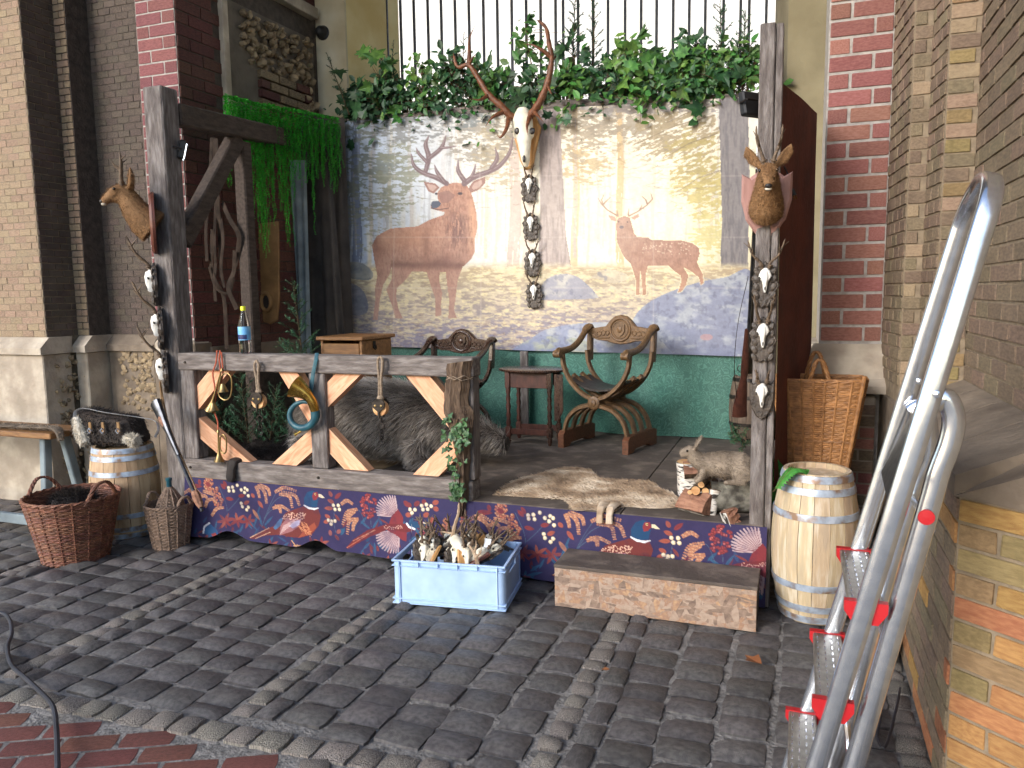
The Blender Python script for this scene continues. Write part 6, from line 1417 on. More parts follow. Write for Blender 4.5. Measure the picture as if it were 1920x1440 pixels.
# trophies thrown into it
GT = 'trophies heaped in the blue crate'
r5 = random.Random(12)
ca, sa = math.cos(CRZ), math.sin(CRZ)
def incrate(x, y, z): return (cc.x + x * ca - y * sa, cc.y + x * sa + y * ca, z)
spots = [(-.19, -.07, .22, 0, 'at the front left corner'), (-.11, -.09, .22, 1, 'at the front, left of middle'), (-.02, -.08, .225, 2, 'at the front middle'), (.06, -.09, .225, 1, 'at the front, right of middle'), (.14, -.08, .225, 3, 'towards the front right'), (-.16, .04, .25, 0, 'on the left of the second row'), (-.06, .05, .25, 2, 'left of the tall antler'), (.05, .04, .25, 0, 'right of the tall antler'), (.13, .04, .255, 1, 'under the paper slip'), (-.20, .10, .24, 2, 'at the back left corner'), (.20, -.03, .23, 2, 'at the right end'), (.0, -.03, .26, 3, 'just below the tall antler'), (-.12, -.02, .255, 0, 'in the middle of the left half'), (-.08, .11, .25, 2, 'at the back, left of middle'), (.04, .12, .25, 1, 'at the back middle'), (.15, .11, .24, 2, 'at the back right'), (.09, -.02, .26, 2, 'in the middle of the right half'), (-.22, .0, .24, 2, 'at the left end')]
for k, (x, y, z, m, wh) in enumerate(spots):
    cn = ('dark', 'tan', 'dark', 'brown')[m]
    roe_mount('skull trophy on %s plaque in the blue crate %s' % (cn, wh), incrate(x, y + .025, z), (r5.uniform(-1.3, .3), r5.uniform(-.9, .9), CRZ + r5.uniform(-1.6, 1.6)), 'oak' if m % 2 == 0 else 'shield', (M['plaque_dark'], M['plaque_tan'], M['plaque_dark'], M['plaque_brown'])[m], GT, .8, 'bone', pw=.12, ph=.2, spread=.05, hgt=.14)
t = thing('antler_skull', 'pale skull with one tall upright antler in the crate middle', 'trophy', incrate(-.02, .0, .27)); mb = MB(); mb.tube([(0, 0, .03), (.03, -.03, .02), (.06, -.05, .0), (.09, -.07, -.03)], [(.03, .03), (.035, .03), (.022, .02), (.01, .01)], 10); mb.build('skull', M['bone'], t, smooth=True)
mb = MB(); antler(mb, [(-.01, 0, .04), (.0, .0, .10), (.02, .01, .17), (.03, 0, .235)], .012, .006, [([(0, 0, .06), (-.06, 0, .065), (-.11, .01, .06)], .009)]); mb.build('antler', M['antler_pale'], t, smooth=True)
t = thing('loose_antler', 'loose pale three-pointed antler near the front right of the crate', 'antler', incrate(.12, -.13, .235)); mb = MB(); antler(mb, [(.03, 0, -.04), (.02, 0, .0), (.0, .01, .04), (-.03, .01, .08)], .012, .006, [([(.01, 0, .02), (.04, 0, .05), (.045, 0, .09)], .009), ([(0, .01, .04), (.012, .01, .08), (.01, .01, .11)], .008)]); mb.build('beam', M['antler_pale'], t, smooth=True)
t = thing('paper_tag', 'white paper slip lying among the trophies in the crate', 'label', incrate(.165, -.02, .29), rot=(R(65), R(6), CRZ)); mb = MB(); mb.prism([(-.016, -.03), (.016, -.03), (.018, .03), (-.015, .03)], 'z', 0, .001); mb.build('slip', M['paper'], t)
# step
sa_, sb_ = atZ(1037, 1140, 0), atZ(1418, 1181, 0); yf = (sa_.y + sb_.y) / 2
t = thing('wooden_step', 'low chipboard step box with dark worn top at the stage front', 'step', ((sa_.x + sb_.x) / 2, yf + .13, 0)); w = sb_.x - sa_.x; SH = .205
mb = MB(); mb.bevbox((0, -.121, SH / 2), (w, .018, SH), .002); mb.build('front_board', M['osb'], t)
for s in (-1, 1):
    mb = MB(); mb.bevbox((s * (w / 2 - .009), .0095, SH / 2), (.018, .241, SH), .002); mb.build('side_board', M['timber_dark'], t)
mb = MB(); mb.bevbox((0, 0, SH + .009), (w + .008, .268, .018), .003); mb.build('tread_board', M['deck'], t)
# water bottle on the rail
p = atY(458, 657, 4.0); t = thing('water_bottle', 'clear plastic water bottle with yellow cap standing on the fence rail', 'bottle', (p.x, 4.01, 1.251))
mb = MB(); mb.lathe([(0, .004), (.03, 0), (.037, .008), (.038, .05), (.036, .06), (.0385, .075), (.038, .16), (.037, .185), (.028, .225), (.017, .265), (.014, .275), (.014, .285)], n=24, caps=False); mb.build('bottle_body', M['water_glass'], t, smooth=True)
mb = MB(); mb.lathe([(.0388, .085), (.0392, .09), (.0392, .165), (.0388, .17)], n=24, caps=False); lb = mb.build('label_band', M['label_blue'], t, smooth=True)
mb = MB(); mb.lathe([(.0394, .09), (.0396, .095), (.0396, .115), (.0394, .12)], n=10, a0=R(230), a1=R(330), caps=False); mb.build('label_stripe', M['label_dark'], lb, smooth=True)
mb = MB(); mb.lathe([(.0165, .272), (.0165, .298), (.015, .30), (0, .30)], n=18); mb.build('bottle_cap', M['cap_yellow'], t, smooth=True, angle=40)
# ------------------------------------------------------------------ hanging on the fence
def F_(px, py, y=3.92): return atY(px, py, y)
def bugle(label, top, bell, lp, cap):
    t = thing('bugle', label, 'horn', tuple(top)); b = [Vector(p) for p in (top, bell)]; d = b[1] - b[0]
    mb = MB(); n = 10; mb.tube([b[0] + d * i / n for i in range(n + 1)], [.005 + .002 * (i / n) if i < 7 else .007 + .028 * ((i - 6) / 4) ** 2 for i in range(n + 1)], 14, caps=False); mb.build('bell_tube', M['brass_old'], t, world=True, smooth=True)
    mb = MB(); mb.tube(spline(lp + [lp[0]], 6), .0052, 8, caps=False); mb.build('loop_tube', M['brass_old'], t, world=True, smooth=True)
    mb = MB(); mb.lathe([(.004, 0), (.010, .012), (.011, .02)], tuple(b[0]), 10, Matrix.Rotation(R(180), 3, 'X').to_3x3()); mb.build('mouthpiece', M['brass_old'], t, world=True, smooth=True)
    return t
bugle('upper brass bugle with oval loop hanging left on the fence by red cord', F_(416, 690), F_(394, 770), [F_(409, 735), F_(414, 708), F_(425, 700), F_(434, 710), F_(433, 740), F_(424, 750), F_(413, 745)], None)
bugle('lower brass bugle hanging from red cord above the bottom rail', F_(409, 805), F_(411, 865), [F_(413, 820), F_(419, 815), F_(424, 825), F_(424, 845), F_(419, 850), F_(413, 842)], None)
t = thing('hanging_bells', 'string of small brass bells on red cord at the left fence end', 'bells', tuple(F_(405, 660)))
for pts in ([(413, 657), (411, 672), (413, 700), (405, 740), (402, 760)], [(407, 657), (405, 680), (399, 700), (403, 730), (401, 765), (408, 790), (409, 806)], [(415, 660), (418, 700), (413, 720)]):
    mb = MB(); mb.tube(spline([tuple(F_(x, y, 3.935)) for x, y in pts], 4), .005, 6); mb.build('cord', M['red_cord'], t, world=True, smooth=True)
for px, py in ((400, 765), (418, 730)):
    q = F_(px, py); mb = MB(); mb.lathe([(.0, .04), (.012, .036), (.018, .02), (.026, .0), (.036, -.016), (.034, -.016), (.0, .01)], tuple(q), 16); mb.build('bell', M['brass_old'], t, world=True, smooth=True)
def pulley(label, top, wheel, hook, r, seed):
    t = thing('rope_pulley', label, 'pulley', tuple(top), group='old pulley blocks hung on the fence'); a, b = Vector(top), Vector(wheel)
    mb = MB()
    for s in (-1, 1): mb.tube(spline([a + Vector((0, 0, .0)), a + Vector((s * .016, -.004, -.03)), a + (b - a) * .45 + Vector((s * .007, -.004, 0)), b + Vector((s * .008, -.002, r * 1.25))], 5), .0085, 8)
    mb.ball(b + Vector((0, 0, r * 1.3)), (.022, .02, .022)); mb.build('rope', M['rope'], t, world=True, smooth=True)
    mb = MB(); mb.lathe([(0, -.018), (r, -.018), (r * .86, 0), (r, .018), (0, .018)], tuple(b), 22, Y3); mb.build('sheave', M['cutwood'], t, world=True, smooth=True, angle=30)
    for y in (-.025, .025):
        mb = MB(); o = [(-r * .8, r * .1), (-r * .95, r * .7), (-r * .5, r * 1.25), (r * .5, r * 1.25), (r * .95, r * .7), (r * .8, r * .1), (r * .15, -r * .4), (r * .1, -r * 1.3), (-r * .1, -r * 1.3), (-r * .15, -r * .4)]; mb.prism([(b.x + x, b.z + z) for x, z in o], 'y', b.y + y - .005, b.y + y + .005); ck = mb.build('cheek', M['iron_dark'], t, world=True)
    mb = MB()
    for s in (-1, 1): mb.ball(b + Vector((s * r * .45, -.031, r * .35)), (.009, .004, .009), 8, 6)
    mb.build('rivets', M['brass_old'], t, world=True, smooth=True)
    hk = Vector(hook); mb = MB(); z0 = b.z - r * 1.3; L = z0 - hk.z; mb.tube([(b.x, b.y, z0), (b.x, b.y, z0 - L * .2)], .006, 6); mb.ring((b.x, b.y, z0 - L * .33), .02, .005, (0, 1, 0), 16, 6)
    for k in range(3): mb.ring((b.x, b.y, z0 - L * (.53 + .13 * k)), .012, .0035, (0, 1, 0) if k % 2 else (1, 0, 0), 12, 6, sz=1.3)
    mb.tube(spline([(b.x, b.y, z0 - L * .86), (b.x + .016, b.y, z0 - L * .93), (b.x + .012, b.y, z0 - L), (b.x - .008, b.y, z0 - L * 1.0), (b.x - .014, b.y, z0 - L * .95)], 4), .0045, 6); mb.build('chain_hook', M['iron_dark'], t, world=True, smooth=True)
pulley('left pulley block with wooden sheave hanging by rope in the fence gap', F_(481, 676), F_(486, 752, 3.93), F_(489, 815), .046, 1)
pulley('right pulley block hanging by rope in front of the boar', F_(713, 668), F_(714, 765, 3.93), F_(718, 832), .045, 2)
# green hunting horn
c = F_(568, 778, 3.915); t = thing('hunting_horn', 'round green leather-wrapped hunting horn with brass bell on the fence post', 'horn', tuple(c))
P_ = []
for k in range(40):
    a = R(-70) + 2 * math.pi * 1.25 * k / 39; rr = .092 + .006 * math.sin(a * 2); P_.append((c.x + math.cos(a) * rr * 1.05, c.y - .02 * (k / 39) + .012, c.z + math.sin(a) * rr * .88))
mb = MB(); mb.tube(P_, [.008 + .020 * (k / 39) ** 1.3 for k in range(40)], 12, caps=True); mb.build('coil', M['green_leather'], t, world=True, smooth=True)
e = Vector(P_[-1]); bl_ = F_(553, 725, 3.87); dv = (bl_ - e)
mb = MB(); n = 10; mb.tube([e + dv * (i / n) + Vector((.03 * math.sin(math.pi * i / n), 0, .012 * math.sin(math.pi * i / n))) for i in range(n + 1)], [.027 + .008 * (i / n) if i < 6 else .034 + .042 * ((i - 5) / 5) ** 1.6 for i in range(n + 1)], 20, caps=False); mb.build('bell', M['brass'], t, world=True, smooth=True)
a = Vector(P_[0]); q = F_(558, 812, 3.9); mb = MB(); mb.tube([a, q, q + (q - a) * .25], [.006, .006, .012], 10); mb.build('mouthpiece', M['brass'], t, world=True, smooth=True)
s1 = [F_(594, 662, 3.96), F_(592, 676, 3.935), F_(587, 700, 3.93), F_(583, 735, 3.925)]; mb = MB(); mb.tube([tuple(p) for p in s1], [(.012, .002)] * 4, 6); mb.build('strap', M['green_leather'], t, world=True)
# bark slab with ivy
t = thing('bark_slab', 'long rough strip of bark tied to the right fence post', 'bark', tuple(F_(860, 800)))
r6 = random.Random(5)
L0 = [(838, 682), (835, 720), (832, 760), (836, 790), (848, 820), (856, 860), (860, 900), (862, 940), (864, 968)]; R0 = [(884, 676), (880, 715), (876, 760), (887, 770), (884, 800), (880, 850), (878, 900), (876, 940), (872, 965)]
rows_ = []; n = 9
for k in range(33):
    f = k / 32 * 8; i = min(7, int(f)); g_ = f - i; l = [L0[i][j] + (L0[i + 1][j] - L0[i][j]) * g_ for j in (0, 1)]; r = [R0[i][j] + (R0[i + 1][j] - R0[i][j]) * g_ for j in (0, 1)]
    A_, B_ = F_(l[0] + r6.uniform(-1.5, 1.5), l[1], 3.93), F_(r[0] + r6.uniform(-1.5, 1.5), r[1], 3.93); row = []
    for j in range(n):
        q = A_ + (B_ - A_) * (j / (n - 1)); q.y = 3.945 - .045 * math.sin(math.pi * j / (n - 1)) - .012 * ((j * 7 + int(k / 6) * 3) % 3 == 0) - r6.uniform(0, .006); row.append(q)
    rows_.append(row)
mb = MB(); mb.add([p for r in rows_ for p in r] + [Vector((p.x, 3.949, p.z)) for r in rows_ for p in r], [(k * n + j, k * n + j + 1, (k + 1) * n + j + 1, (k + 1) * n + j) for k in range(32) for j in range(n - 1)] + [(33 * n + k * n + j, 33 * n + (k + 1) * n + j, 33 * n + (k + 1) * n + j + 1, 33 * n + k * n + j + 1) for k in range(32) for j in range(n - 1)]); mb.build('bark_sheet', M['bark'], t, world=True)
mb = MB(); mb.tube([F_(836, 712, 3.90), F_(850, 706, 3.885), F_(866, 714, 3.88), F_(886, 708, 3.93)], .0022, 5); mb.tube([F_(838, 706, 3.90), F_(852, 712, 3.885), F_(870, 704, 3.88), F_(886, 712, 3.93)], .0022, 5); mb.build('binding_wire', M['rope'], t, world=True)
def ivy_leaf():
    o = [(0, 0), (.35, .05), (.5, .3), (.28, .42), (.18, .75), (0, 1), (-.18, .75), (-.28, .42), (-.5, .3), (-.35, .05)]
    mb = MB(); mb.add([(x, y - .0, .12 * abs(x) - .1 * y * y) for x, y in o] + [(0, .4, -.06)], [(i, (i + 1) % 10, 10) for i in range(10)]); me = mb.mesh('leaf'); me.materials.append(M['ivy']); return me
IVY = ivy_leaf()
def scatter_leaves(parent, pts, me, size, r_, spread, face=(0, -1, .25), name='leaf'):
    Mi = WM(parent).inverted()
    for p in pts:
        n = (Vector(face) + Vector((r_.uniform(-spread, spread), r_.uniform(-spread, spread), r_.uniform(-spread, spread)))).normalized(); x = n.orthogonal().normalized(); x.rotate(Matrix.Rotation(r_.uniform(0, 6.28), 3, n)); y = n.cross(x); s = r_.uniform(*size)
        o = bpy.data.objects.new(name, me); col.objects.link(o); o.parent = parent; o.matrix_local = Mi @ (Matrix.Translation(p) @ (Matrix((x, y, n)).transposed().to_4x4()) @ Matrix.Diagonal((s, s, s, 1)))
t = thing('ivy', 'dark green ivy trailing down the bark slab', 'ivy', tuple(F_(858, 860)))
mb = MB(); mb.tube(spline([F_(858, 785, 3.89), F_(850, 820, 3.885), F_(858, 860, 3.89), F_(853, 900, 3.89), F_(860, 932, 3.9)], 5), .004, 6); mb.build('stem', M['twig'], t, world=True)
r7 = random.Random(9); pts = []
for k in range(130):
    py = r7.choice((r7.uniform(782, 845), r7.uniform(800, 900), r7.uniform(905, 938))); w_ = 24 if py < 845 else (16 if py < 900 else 12); pts.append(F_(857 + r7.uniform(-w_, w_), py, r7.uniform(3.86, 3.90)))
scatter_leaves(t, pts, IVY, (.022, .042), r7, .55)
# ------------------------------------------------------------------ guns
def rifle(label, butt, muzzle, off, sling=True, side=Vector((1, 0, 0))):
    a, b = Vector(butt), Vector(muzzle); d = (b - a); L = d.length; d.normalize(); s = Vector(side); s = (s - d * s.dot(d)).normalized()
    t = thing('rifle', label, 'rifle', tuple(a)); mb = MB(); f = lambda x, o: a + d * (L * x) + s * o
    mb.tube([f(0, .02), f(.06, .02), f(.16, .012), f(.24, .004), f(.30, 0), f(.40, 0), f(.52, 0)], [(.020, .055), (.020, .05), (.018, .036), (.016, .022), (.018, .028), (.017, .022), (.012, .014)], 10, up=tuple(s)); mb.build('stock', M['redwood'], t, world=True, smooth=True)
    mb = MB(); mb.tube([f(.30, -.012), f(1, -.012)], [.011, .008], 10); mb.build('barrel_tube', M['gunmetal'], t, world=True, smooth=True)
    mb = MB(); mb.tube(spline([f(.27, .02), f(.285, .045), f(.31, .045), f(.325, .02)], 4), .003, 6); mb.build('trigger_guard', M['gunmetal'], t, world=True)
    if sling: mb = MB(); mb.tube(spline([f(.12, .045), f(.3, .07), f(.55, .06), f(.8, .01)], 5), [(.012, .002)] * 16, 6, up=tuple(d)); mb.build('sling', M['leather'], t, world=True)
    return t
mz, bt = atY(380, 958, 3.62), atY(292, 755, 3.80)
t = thing('old_musket', 'long old gun leaning barrel down against the left stage end', 'rifle', tuple(mz)); d = (mz - bt)
f = lambda x, o=0.0: bt + d * x + Vector((o, 0, o * .35))
mb = MB(); mb.tube([f(0), f(.08), f(.2), f(.28), f(.5)], [(.030, .05), (.027, .042), (.022, .03), (.017, .02), (.014, .016)], 10); mb.build('stock', M['gunmetal'], t, world=True, smooth=True)
mb = MB(); mb.tube([f(.2, -.004), f(1.0, -.004)], [.013, .010], 10); mb.build('barrel_tube', M['gunmetal'], t, world=True, smooth=True)
for x in (.11, .83):
    mb = MB(); mb.tube([f(x), f(x + .04), f(x + .1), f(x + .14)], [(.020, .024), (.028, .03), (.026, .02), (.015, .015)], 8); mb.build('leather_wrap', M['splitwood'], t, world=True, smooth=True)
mb = MB(); mb.tube(spline([f(.12, .02), atY(300, 715, 3.86), atY(318, 800, 3.8), f(.84, .02)], 6), .005, 6); mb.build('sling', M['leather_tan'], t, world=True)
rifle('dark rifle leaning upright behind the right post', atZ(1392, 772, FZ + .32) + Vector((0, .0, -.03)), atY(1410, 442, 4.95), 0, side=Vector((-.9, -.2, 0)))
# ------------------------------------------------------------------ fur bag on the left barrel, bench at the left edge
zt = BH_; c = Vector((BLx, BLy, zt))
def LB_(px, py, y=None): return atY(px, py, (y if y else BLy - .05))
t = thing('fur_bag', 'dark and white fur hunting bag with buckles lying on the left barrel', 'bag', tuple(c))
ol_ = [LB_(x, y) for x, y in ((146, 770), (160, 768), (200, 778), (240, 785), (250, 805), (258, 825), (250, 832), (215, 832), (175, 832), (158, 832), (150, 815), (140, 790))]
mb = MB(); mb.prism([(p.x, p.z) for p in [Vector(q) for q in spline([tuple(p) for p in ol_] + [tuple(ol_[0])], 3)[:-1]]], 'y', BLy - .10, BLy + .06, bev=.03); o = mb.build('body', M['black_fur'], t, world=True, smooth=True)
o.data.materials[0] = M['black_fur']; fur(o, 'dark_fur', M['black_fur'], 5000, .03, .003, comb=(.3, 0, -.6), seed=6)
for P_ in (((143, 782), (148, 800), (155, 818), (160, 830)), ((236, 820), (248, 825), (256, 828))):
    mb = MB(); mb.tube([LB_(x, y, BLy - .11) for x, y in P_], [.022, .030, .036, .034][:len(P_)], 10); o = mb.build('white_trim', M['white_fur'], t, world=True, smooth=True); fur(o, 'trim_fur', M['white_fur'], 900, .03, .003, comb=(0, 0, -.8), seed=7)
for px in (169, 193, 222):
    q = LB_(px, 802, BLy - .125); mb = MB(); mb.bevbox((q.x, q.y, q.z), (.026, .008, .075), .003); st_ = mb.build('buckle_strap', M['leather_tan'], t, world=True); mb = MB(); mb.ring((q.x, q.y - .008, q.z - .02), .018, .004, (0, 1, 0), 4, 6); mb.build('buckle', M['hoop'], st_, world=True)
mb = MB(); P_ = spline([LB_(140, 782, BLy - .12), LB_(143, 770, BLy - .12), LB_(160, 766, BLy - .10), LB_(200, 774, BLy - .06), LB_(270, 784, BLy + .0), LB_(292, 790, BLy + .02), LB_(297, 805, BLy + .0), LB_(291, 820, BLy - .02)], 6); mb.tube(P_, [(.014, .003)] * len(P_), 6); mb.build('shoulder_strap', M['strap_white'], t, world=True, smooth=True)
be = atY(103, 812, 3.72)
t = thing('bench', 'wooden bench with blue-grey trestle legs at the left edge', 'bench', (be.x - 1.0, 3.85, 0)); bz = be.z
for k in range(2):
    mb = MB(); mb.bevbox((be.x - 1.0, 3.76 + k * .165, bz - .02), (2.0, .155, .04), .006); mb.build('seat_board', M['chestwood'], t, world=True)
for x in (be.x - .12, be.x - 1.9):
    mb = MB(); mb.beam((x, 3.70, 0), (x - .05, 3.78, bz - .04), .06, .05, (1, 0, 0)); mb.build('leg', M['voile'], t, world=True)
    mb = MB(); mb.beam((x, 4.02, 0), (x - .05, 3.92, bz - .04), .06, .05, (1, 0, 0)); mb.build('leg', M['voile'], t, world=True)
mb = MB(); mb.beam((be.x - .12, 3.70, .09), (be.x - 1.9, 3.70, .09), .04, .07); mb.build('foot_rail', M['voile'], t, world=True)
t = thing('bench_pelt', 'thin grey pelt strip lying on the bench with its tail hanging over', 'pelt', (be.x - .3, 3.8, bz))
mb = MB(); P_ = spline([(be.x - .9, 3.78, bz + .012), (be.x - .5, 3.77, bz + .02), (be.x - .2, 3.76, bz + .025), (be.x - .02, 3.74, bz + .03), (be.x + .03, 3.73, bz - .0), (be.x + .045, 3.725, bz - .05)], 6); mb.tube(P_, [(.06 - .04 * i / 30, .012) for i in range(len(P_))], 8); o = mb.build('skin', M['rabbit_hair'], t, smooth=True, world=True); fur(o, 'fur', M['rabbit_hair'], 2500, .022, .002, comb=(.8, 0, 0), seed=3)
# ------------------------------------------------------------------ stepladder
YF, YN = 2.55, 2.10
def lad(px, py, y): return atY(px, py, y)
fT, fB = lad(1800, 432, YF), lad(1481, 1440, YF); nT, nB = lad(1849, 405, YN), lad(1530, 1440, YN)
def down(T, B): return B + (B - T) * ((B.z - .0) / (T.z - B.z))
fG, nG = down(fT, fB), down(nT, nB)
t = thing('stepladder', 'aluminium folding stepladder with red fittings leaning at the right', 'ladder', ((fG.x + nG.x) / 2, (YF + YN) / 2, 0))
dT = (fT - fB).normalized(); topc = (fT + nT) / 2 + dT * .10
hp = [fG, fB, fB + (fT - fB) * .5, fT, fT + dT * .06 + (nT - fT) * .10, fT + dT * .09 + (nT - fT) * .3, topc, nT + dT * .09 + (fT - nT) * .3, nT + dT * .06 + (fT - nT) * .10, nT, nB + (nT - nB) * .5, nB, nG]
wd = dT.cross(Vector((0, 1, 0))).normalized(); hc = (fT + nT) / 2; hA = (fT - nT) / 2
P_ = [fG, fB, (fB + fT) / 2, fT] + [hc + hA * math.cos(math.pi * i / 12) + dT * (.115 * math.sin(math.pi * i / 12)) for i in range(1, 12)] + [nT, (nB + nT) / 2, nB, nG]
V = []; ns = 14
for i, p in enumerate(P_):
    tg = (P_[min(i + 1, len(P_) - 1)] - P_[max(i - 1, 0)]).normalized(); nn_ = tg.cross(wd).normalized()
    for j in range(ns):
        an = 2 * math.pi * j / ns; cx_, sx_ = math.cos(an), math.sin(an); V.append(p + wd * (.026 * math.copysign(abs(cx_) ** .7, cx_)) + nn_ * (.015 * math.copysign(abs(sx_) ** .7, sx_)))
mb = MB(); mb.add(V, [(i * ns + j, i * ns + (j + 1) % ns, (i + 1) * ns + (j + 1) % ns, (i + 1) * ns + j) for i in range(len(P_) - 1) for j in range(ns)]); mb.build('hoop_stile', M['alu'], t, world=True, smooth=True, angle=60)
for (f0, n0) in (((1600, 1035), (1622, 1130)), ((1549, 1190), (1562, 1316)), ((1503, 1337), (1508, 1480))):
    A_, B_ = lad(*f0, YF), lad(*n0, YN); B_.z = A_.z; B_.x = A_.x + .005; ctr_ = (A_ + B_) / 2; L = abs(A_.y - B_.y) - .03
    mb = MB(); mb.bevbox(ctr_, (.085, L, .022), .004); tr = mb.build('tread', M['alu_tread'], t, world=True)
    mb = MB()
    for i in range(4):
        for j in range(10): mb.bevbox(ctr_ + Vector((-.03 + i * .02, -L / 2 + .03 + j * (L - .06) / 9, .0125)), (.004, .02, .003), .001)
    tag(mb.build('grip_ribs', M['alu'], tr, world=True), kind='stuff')
    for y_, s in ((ctr_.y - L / 2 - .008, -1), (ctr_.y + L / 2 + .008, 1)):
        mb = MB(); mb.prism([(-.052, .014), (.052, .014), (.052, -.012), (.03, -.045), (-.03, -.045), (-.052, -.012)], 'y', y_ - .012, y_ + .012, c=(ctr_.x, 0, ctr_.z)); mb.build('red_bracket', M['red_plastic'], t, world=True)
for y_, k in ((YN + .04, 0), (YF - .04, 1)):
    b0 = [lad(1752, 758, y_), lad(1774, 748, y_), lad(1788, 785, y_), lad(1781, 830, y_), lad(1758, 892, y_), lad(1738, 965, y_), lad(1600, 1440, y_)] if k == 0 else [lad(1738 - 30, 775, y_), lad(1758 - 30, 765, y_), lad(1770 - 30, 800, y_), lad(1768 - 30, 860, y_), lad(1730 - 30, 960, y_), lad(1560, 1440, y_)]
    g0 = down(b0[-2], b0[-1]); REAR = (b0[-2], b0[-1]); P_ = spline([tuple(p) for p in b0], 6) + [tuple(g0)]; mb = MB(); mb.tube(P_, [(.027, .016)] * len(P_), 12, up=(0, 1, 0)); o = mb.build('rear_leg', M['alu'], t, world=True, smooth=True, angle=60)
    if k == 0:
        q = lad(1737, 970, y_ - .02); mb = MB(); mb.lathe([(.0, .004), (.019, .003), (.02, 0)], tuple(q), 20, Y3); mb.build('red_disc', M['red_plastic'], o, world=True)
for k in range(3):
    z = (.25, .62, .99)[k]; mb = MB(); pa_, pb_ = [Vector(w_) for w_ in REAR]; x0 = pa_.x + (pb_.x - pa_.x) * (z - pa_.z) / (pb_.z - pa_.z); mb.tube([(x0, YN + .05, z), (x0, YF - .05, z)], .011, 8); mb.build('rear_rung', M['alu'], t, world=True, smooth=True)
for px, py, y_ in ((1724, 715, YF - .02), (1757, 739, YN - .018)):
    q = lad(px, py, y_); mb = MB(); mb.lathe([(0, .008), (.008, .006), (.010, 0)], tuple(q), 12, Y3); mb.build('rivet', M['alu'], t, world=True, smooth=True)
pp = [lad(1652, 885, YF - .06), lad(1722, 750, YF - .06), lad(1735, 790, YN + .07), lad(1668, 960, YN + .07)]
mb = MB(); n_ = (pp[1] - pp[0]).cross(pp[3] - pp[0]).normalized() * .012; mb.add([p for p in pp] + [p + n_ for p in pp], [(3, 2, 1, 0), (4, 5, 6, 7)] + [(i, (i + 1) % 4, 4 + (i + 1) % 4, 4 + i) for i in range(4)]); mb.build('folded_platform', M['black_plastic'], t, world=True)
# ------------------------------------------------------------------ lamps, cables
def floodlight(label, pos, aim, energy):
    pos, aim = Vector(pos), Vector(aim); q = (aim - pos).to_track_quat('-Y', 'Z').to_euler(); t = thing('floodlight', label, 'lamp', tuple(pos), rot=q)
    mb = MB(); mb.bevbox((0, .02, 0), (.16, .04, .12), .008); mb.build('housing', M['black_plastic'], t)
    mb = MB(); mb.bevbox((0, -.004, 0), (.13, .006, .09), .002); mb.build('glass', M['lamp_glass'], t)
    mb = MB(); mb.tube([(-.09, .02, 0), (-.09, .07, .0), (.09, .07, 0), (.09, .02, 0)], .006, 6); mb.build('bracket', M['iron_dark'], t)
    ld = bpy.data.lights.new('lamp_light', 'AREA'); ld.shape = 'RECTANGLE'; ld.size = .12; ld.size_y = .08; ld.energy = energy; ld.color = (1, .96, .9); ld.spread = R(85)
    lo_ = bpy.data.objects.new('lamp_light', ld); col.objects.link(lo_); lo_.parent = t; lo_.location = (0, -.012, 0); lo_.rotation_euler = (R(-90), 0, 0); return t
p = atY(330, 285, 4.12); floodlight('left floodlight on the stage post aimed at the backdrop', (p.x + .05, 4.14, p.z), (-1.9, 6.2, 1.9), FLOOD)
p = atY(1414, 196, 4.08); floodlight('right floodlight on the stage post aimed at the backdrop', (p.x - .02, 4.12, p.z), (-2.6, 6.2, 1.9), FLOOD * .7)
t = thing('plug_cable', 'black mains plug hanging behind the right deer head', 'plug', tuple(atY(1485, 355, 4.2))); q = atY(1485, 355, 4.2)
mb = MB(); mb.tube(spline([(-.12, 4.15, q.z + .16), (-.07, 4.16, q.z + .08), (q.x - .02, 4.19, q.z + .03), (q.x, 4.2, q.z)], 5), .004, 6); mb.build('lead', M['cable'], t, world=True)
mb = MB(); mb.tube([(q.x, 4.2, q.z), (q.x + .012, 4.2, q.z - .03)], [.010, .013], 10); mb.build('plug_body', M['black_plastic'], t, world=True)
for s in (-.005, .005): mb = MB(); mb.tube([(q.x + .012 + s, 4.2, q.z - .03), (q.x + .018 + s, 4.2, q.z - .048)], .002, 6); mb.build('pin', M['brass'], t, world=True)
t = thing('ground_cable', 'black cable snaking over the cobbles at the lower left', 'cable', tuple(atZ(60, 1300, 0)))
mb = MB(); mb.tube(spline([(q.x, q.y, .026 + .004 * math.sin(i)) for i, q in enumerate([atZ(px, py, .02) for px, py in ((-60, 1150), (0, 1152), (18, 1165), (22, 1190), (14, 1215), (22, 1248), (50, 1275), (80, 1305), (100, 1330), (106, 1370), (108, 1440), (108, 1500))])], 6), .0095, 8); mb.build('cable_run', M['cable'], t, world=True, smooth=True)
t = thing('thin_cable', 'thin black cable on the cobbles behind the ladder foot', 'cable', tuple(atZ(1655, 1380, 0)))
mb = MB(); mb.tube(spline([tuple(atZ(px, py, .02)) for px, py in ((1625, 1300), (1650, 1340), (1645, 1380), (1660, 1400), (1680, 1330), (1688, 1290))], 6), .005, 6); mb.build('cable_run', M['cable'], t, world=True, smooth=True)
t = thing('dark_bag', 'dark bundle lying on the ground behind the ladder', 'bag', (.36, 3.55, 0)); mb = MB(); mb.ball((0, 0, .12), (.09, .14, .12), 14, 9); mb.ball((.0, .1, .2), (.07, .08, .1), 12, 8); mb.tube([(0, -.08, .2), (0, 0, .32), (0, .1, .24)], .012, 8); blob(mb, 'bundle', M['leather'], t, .015, 2)
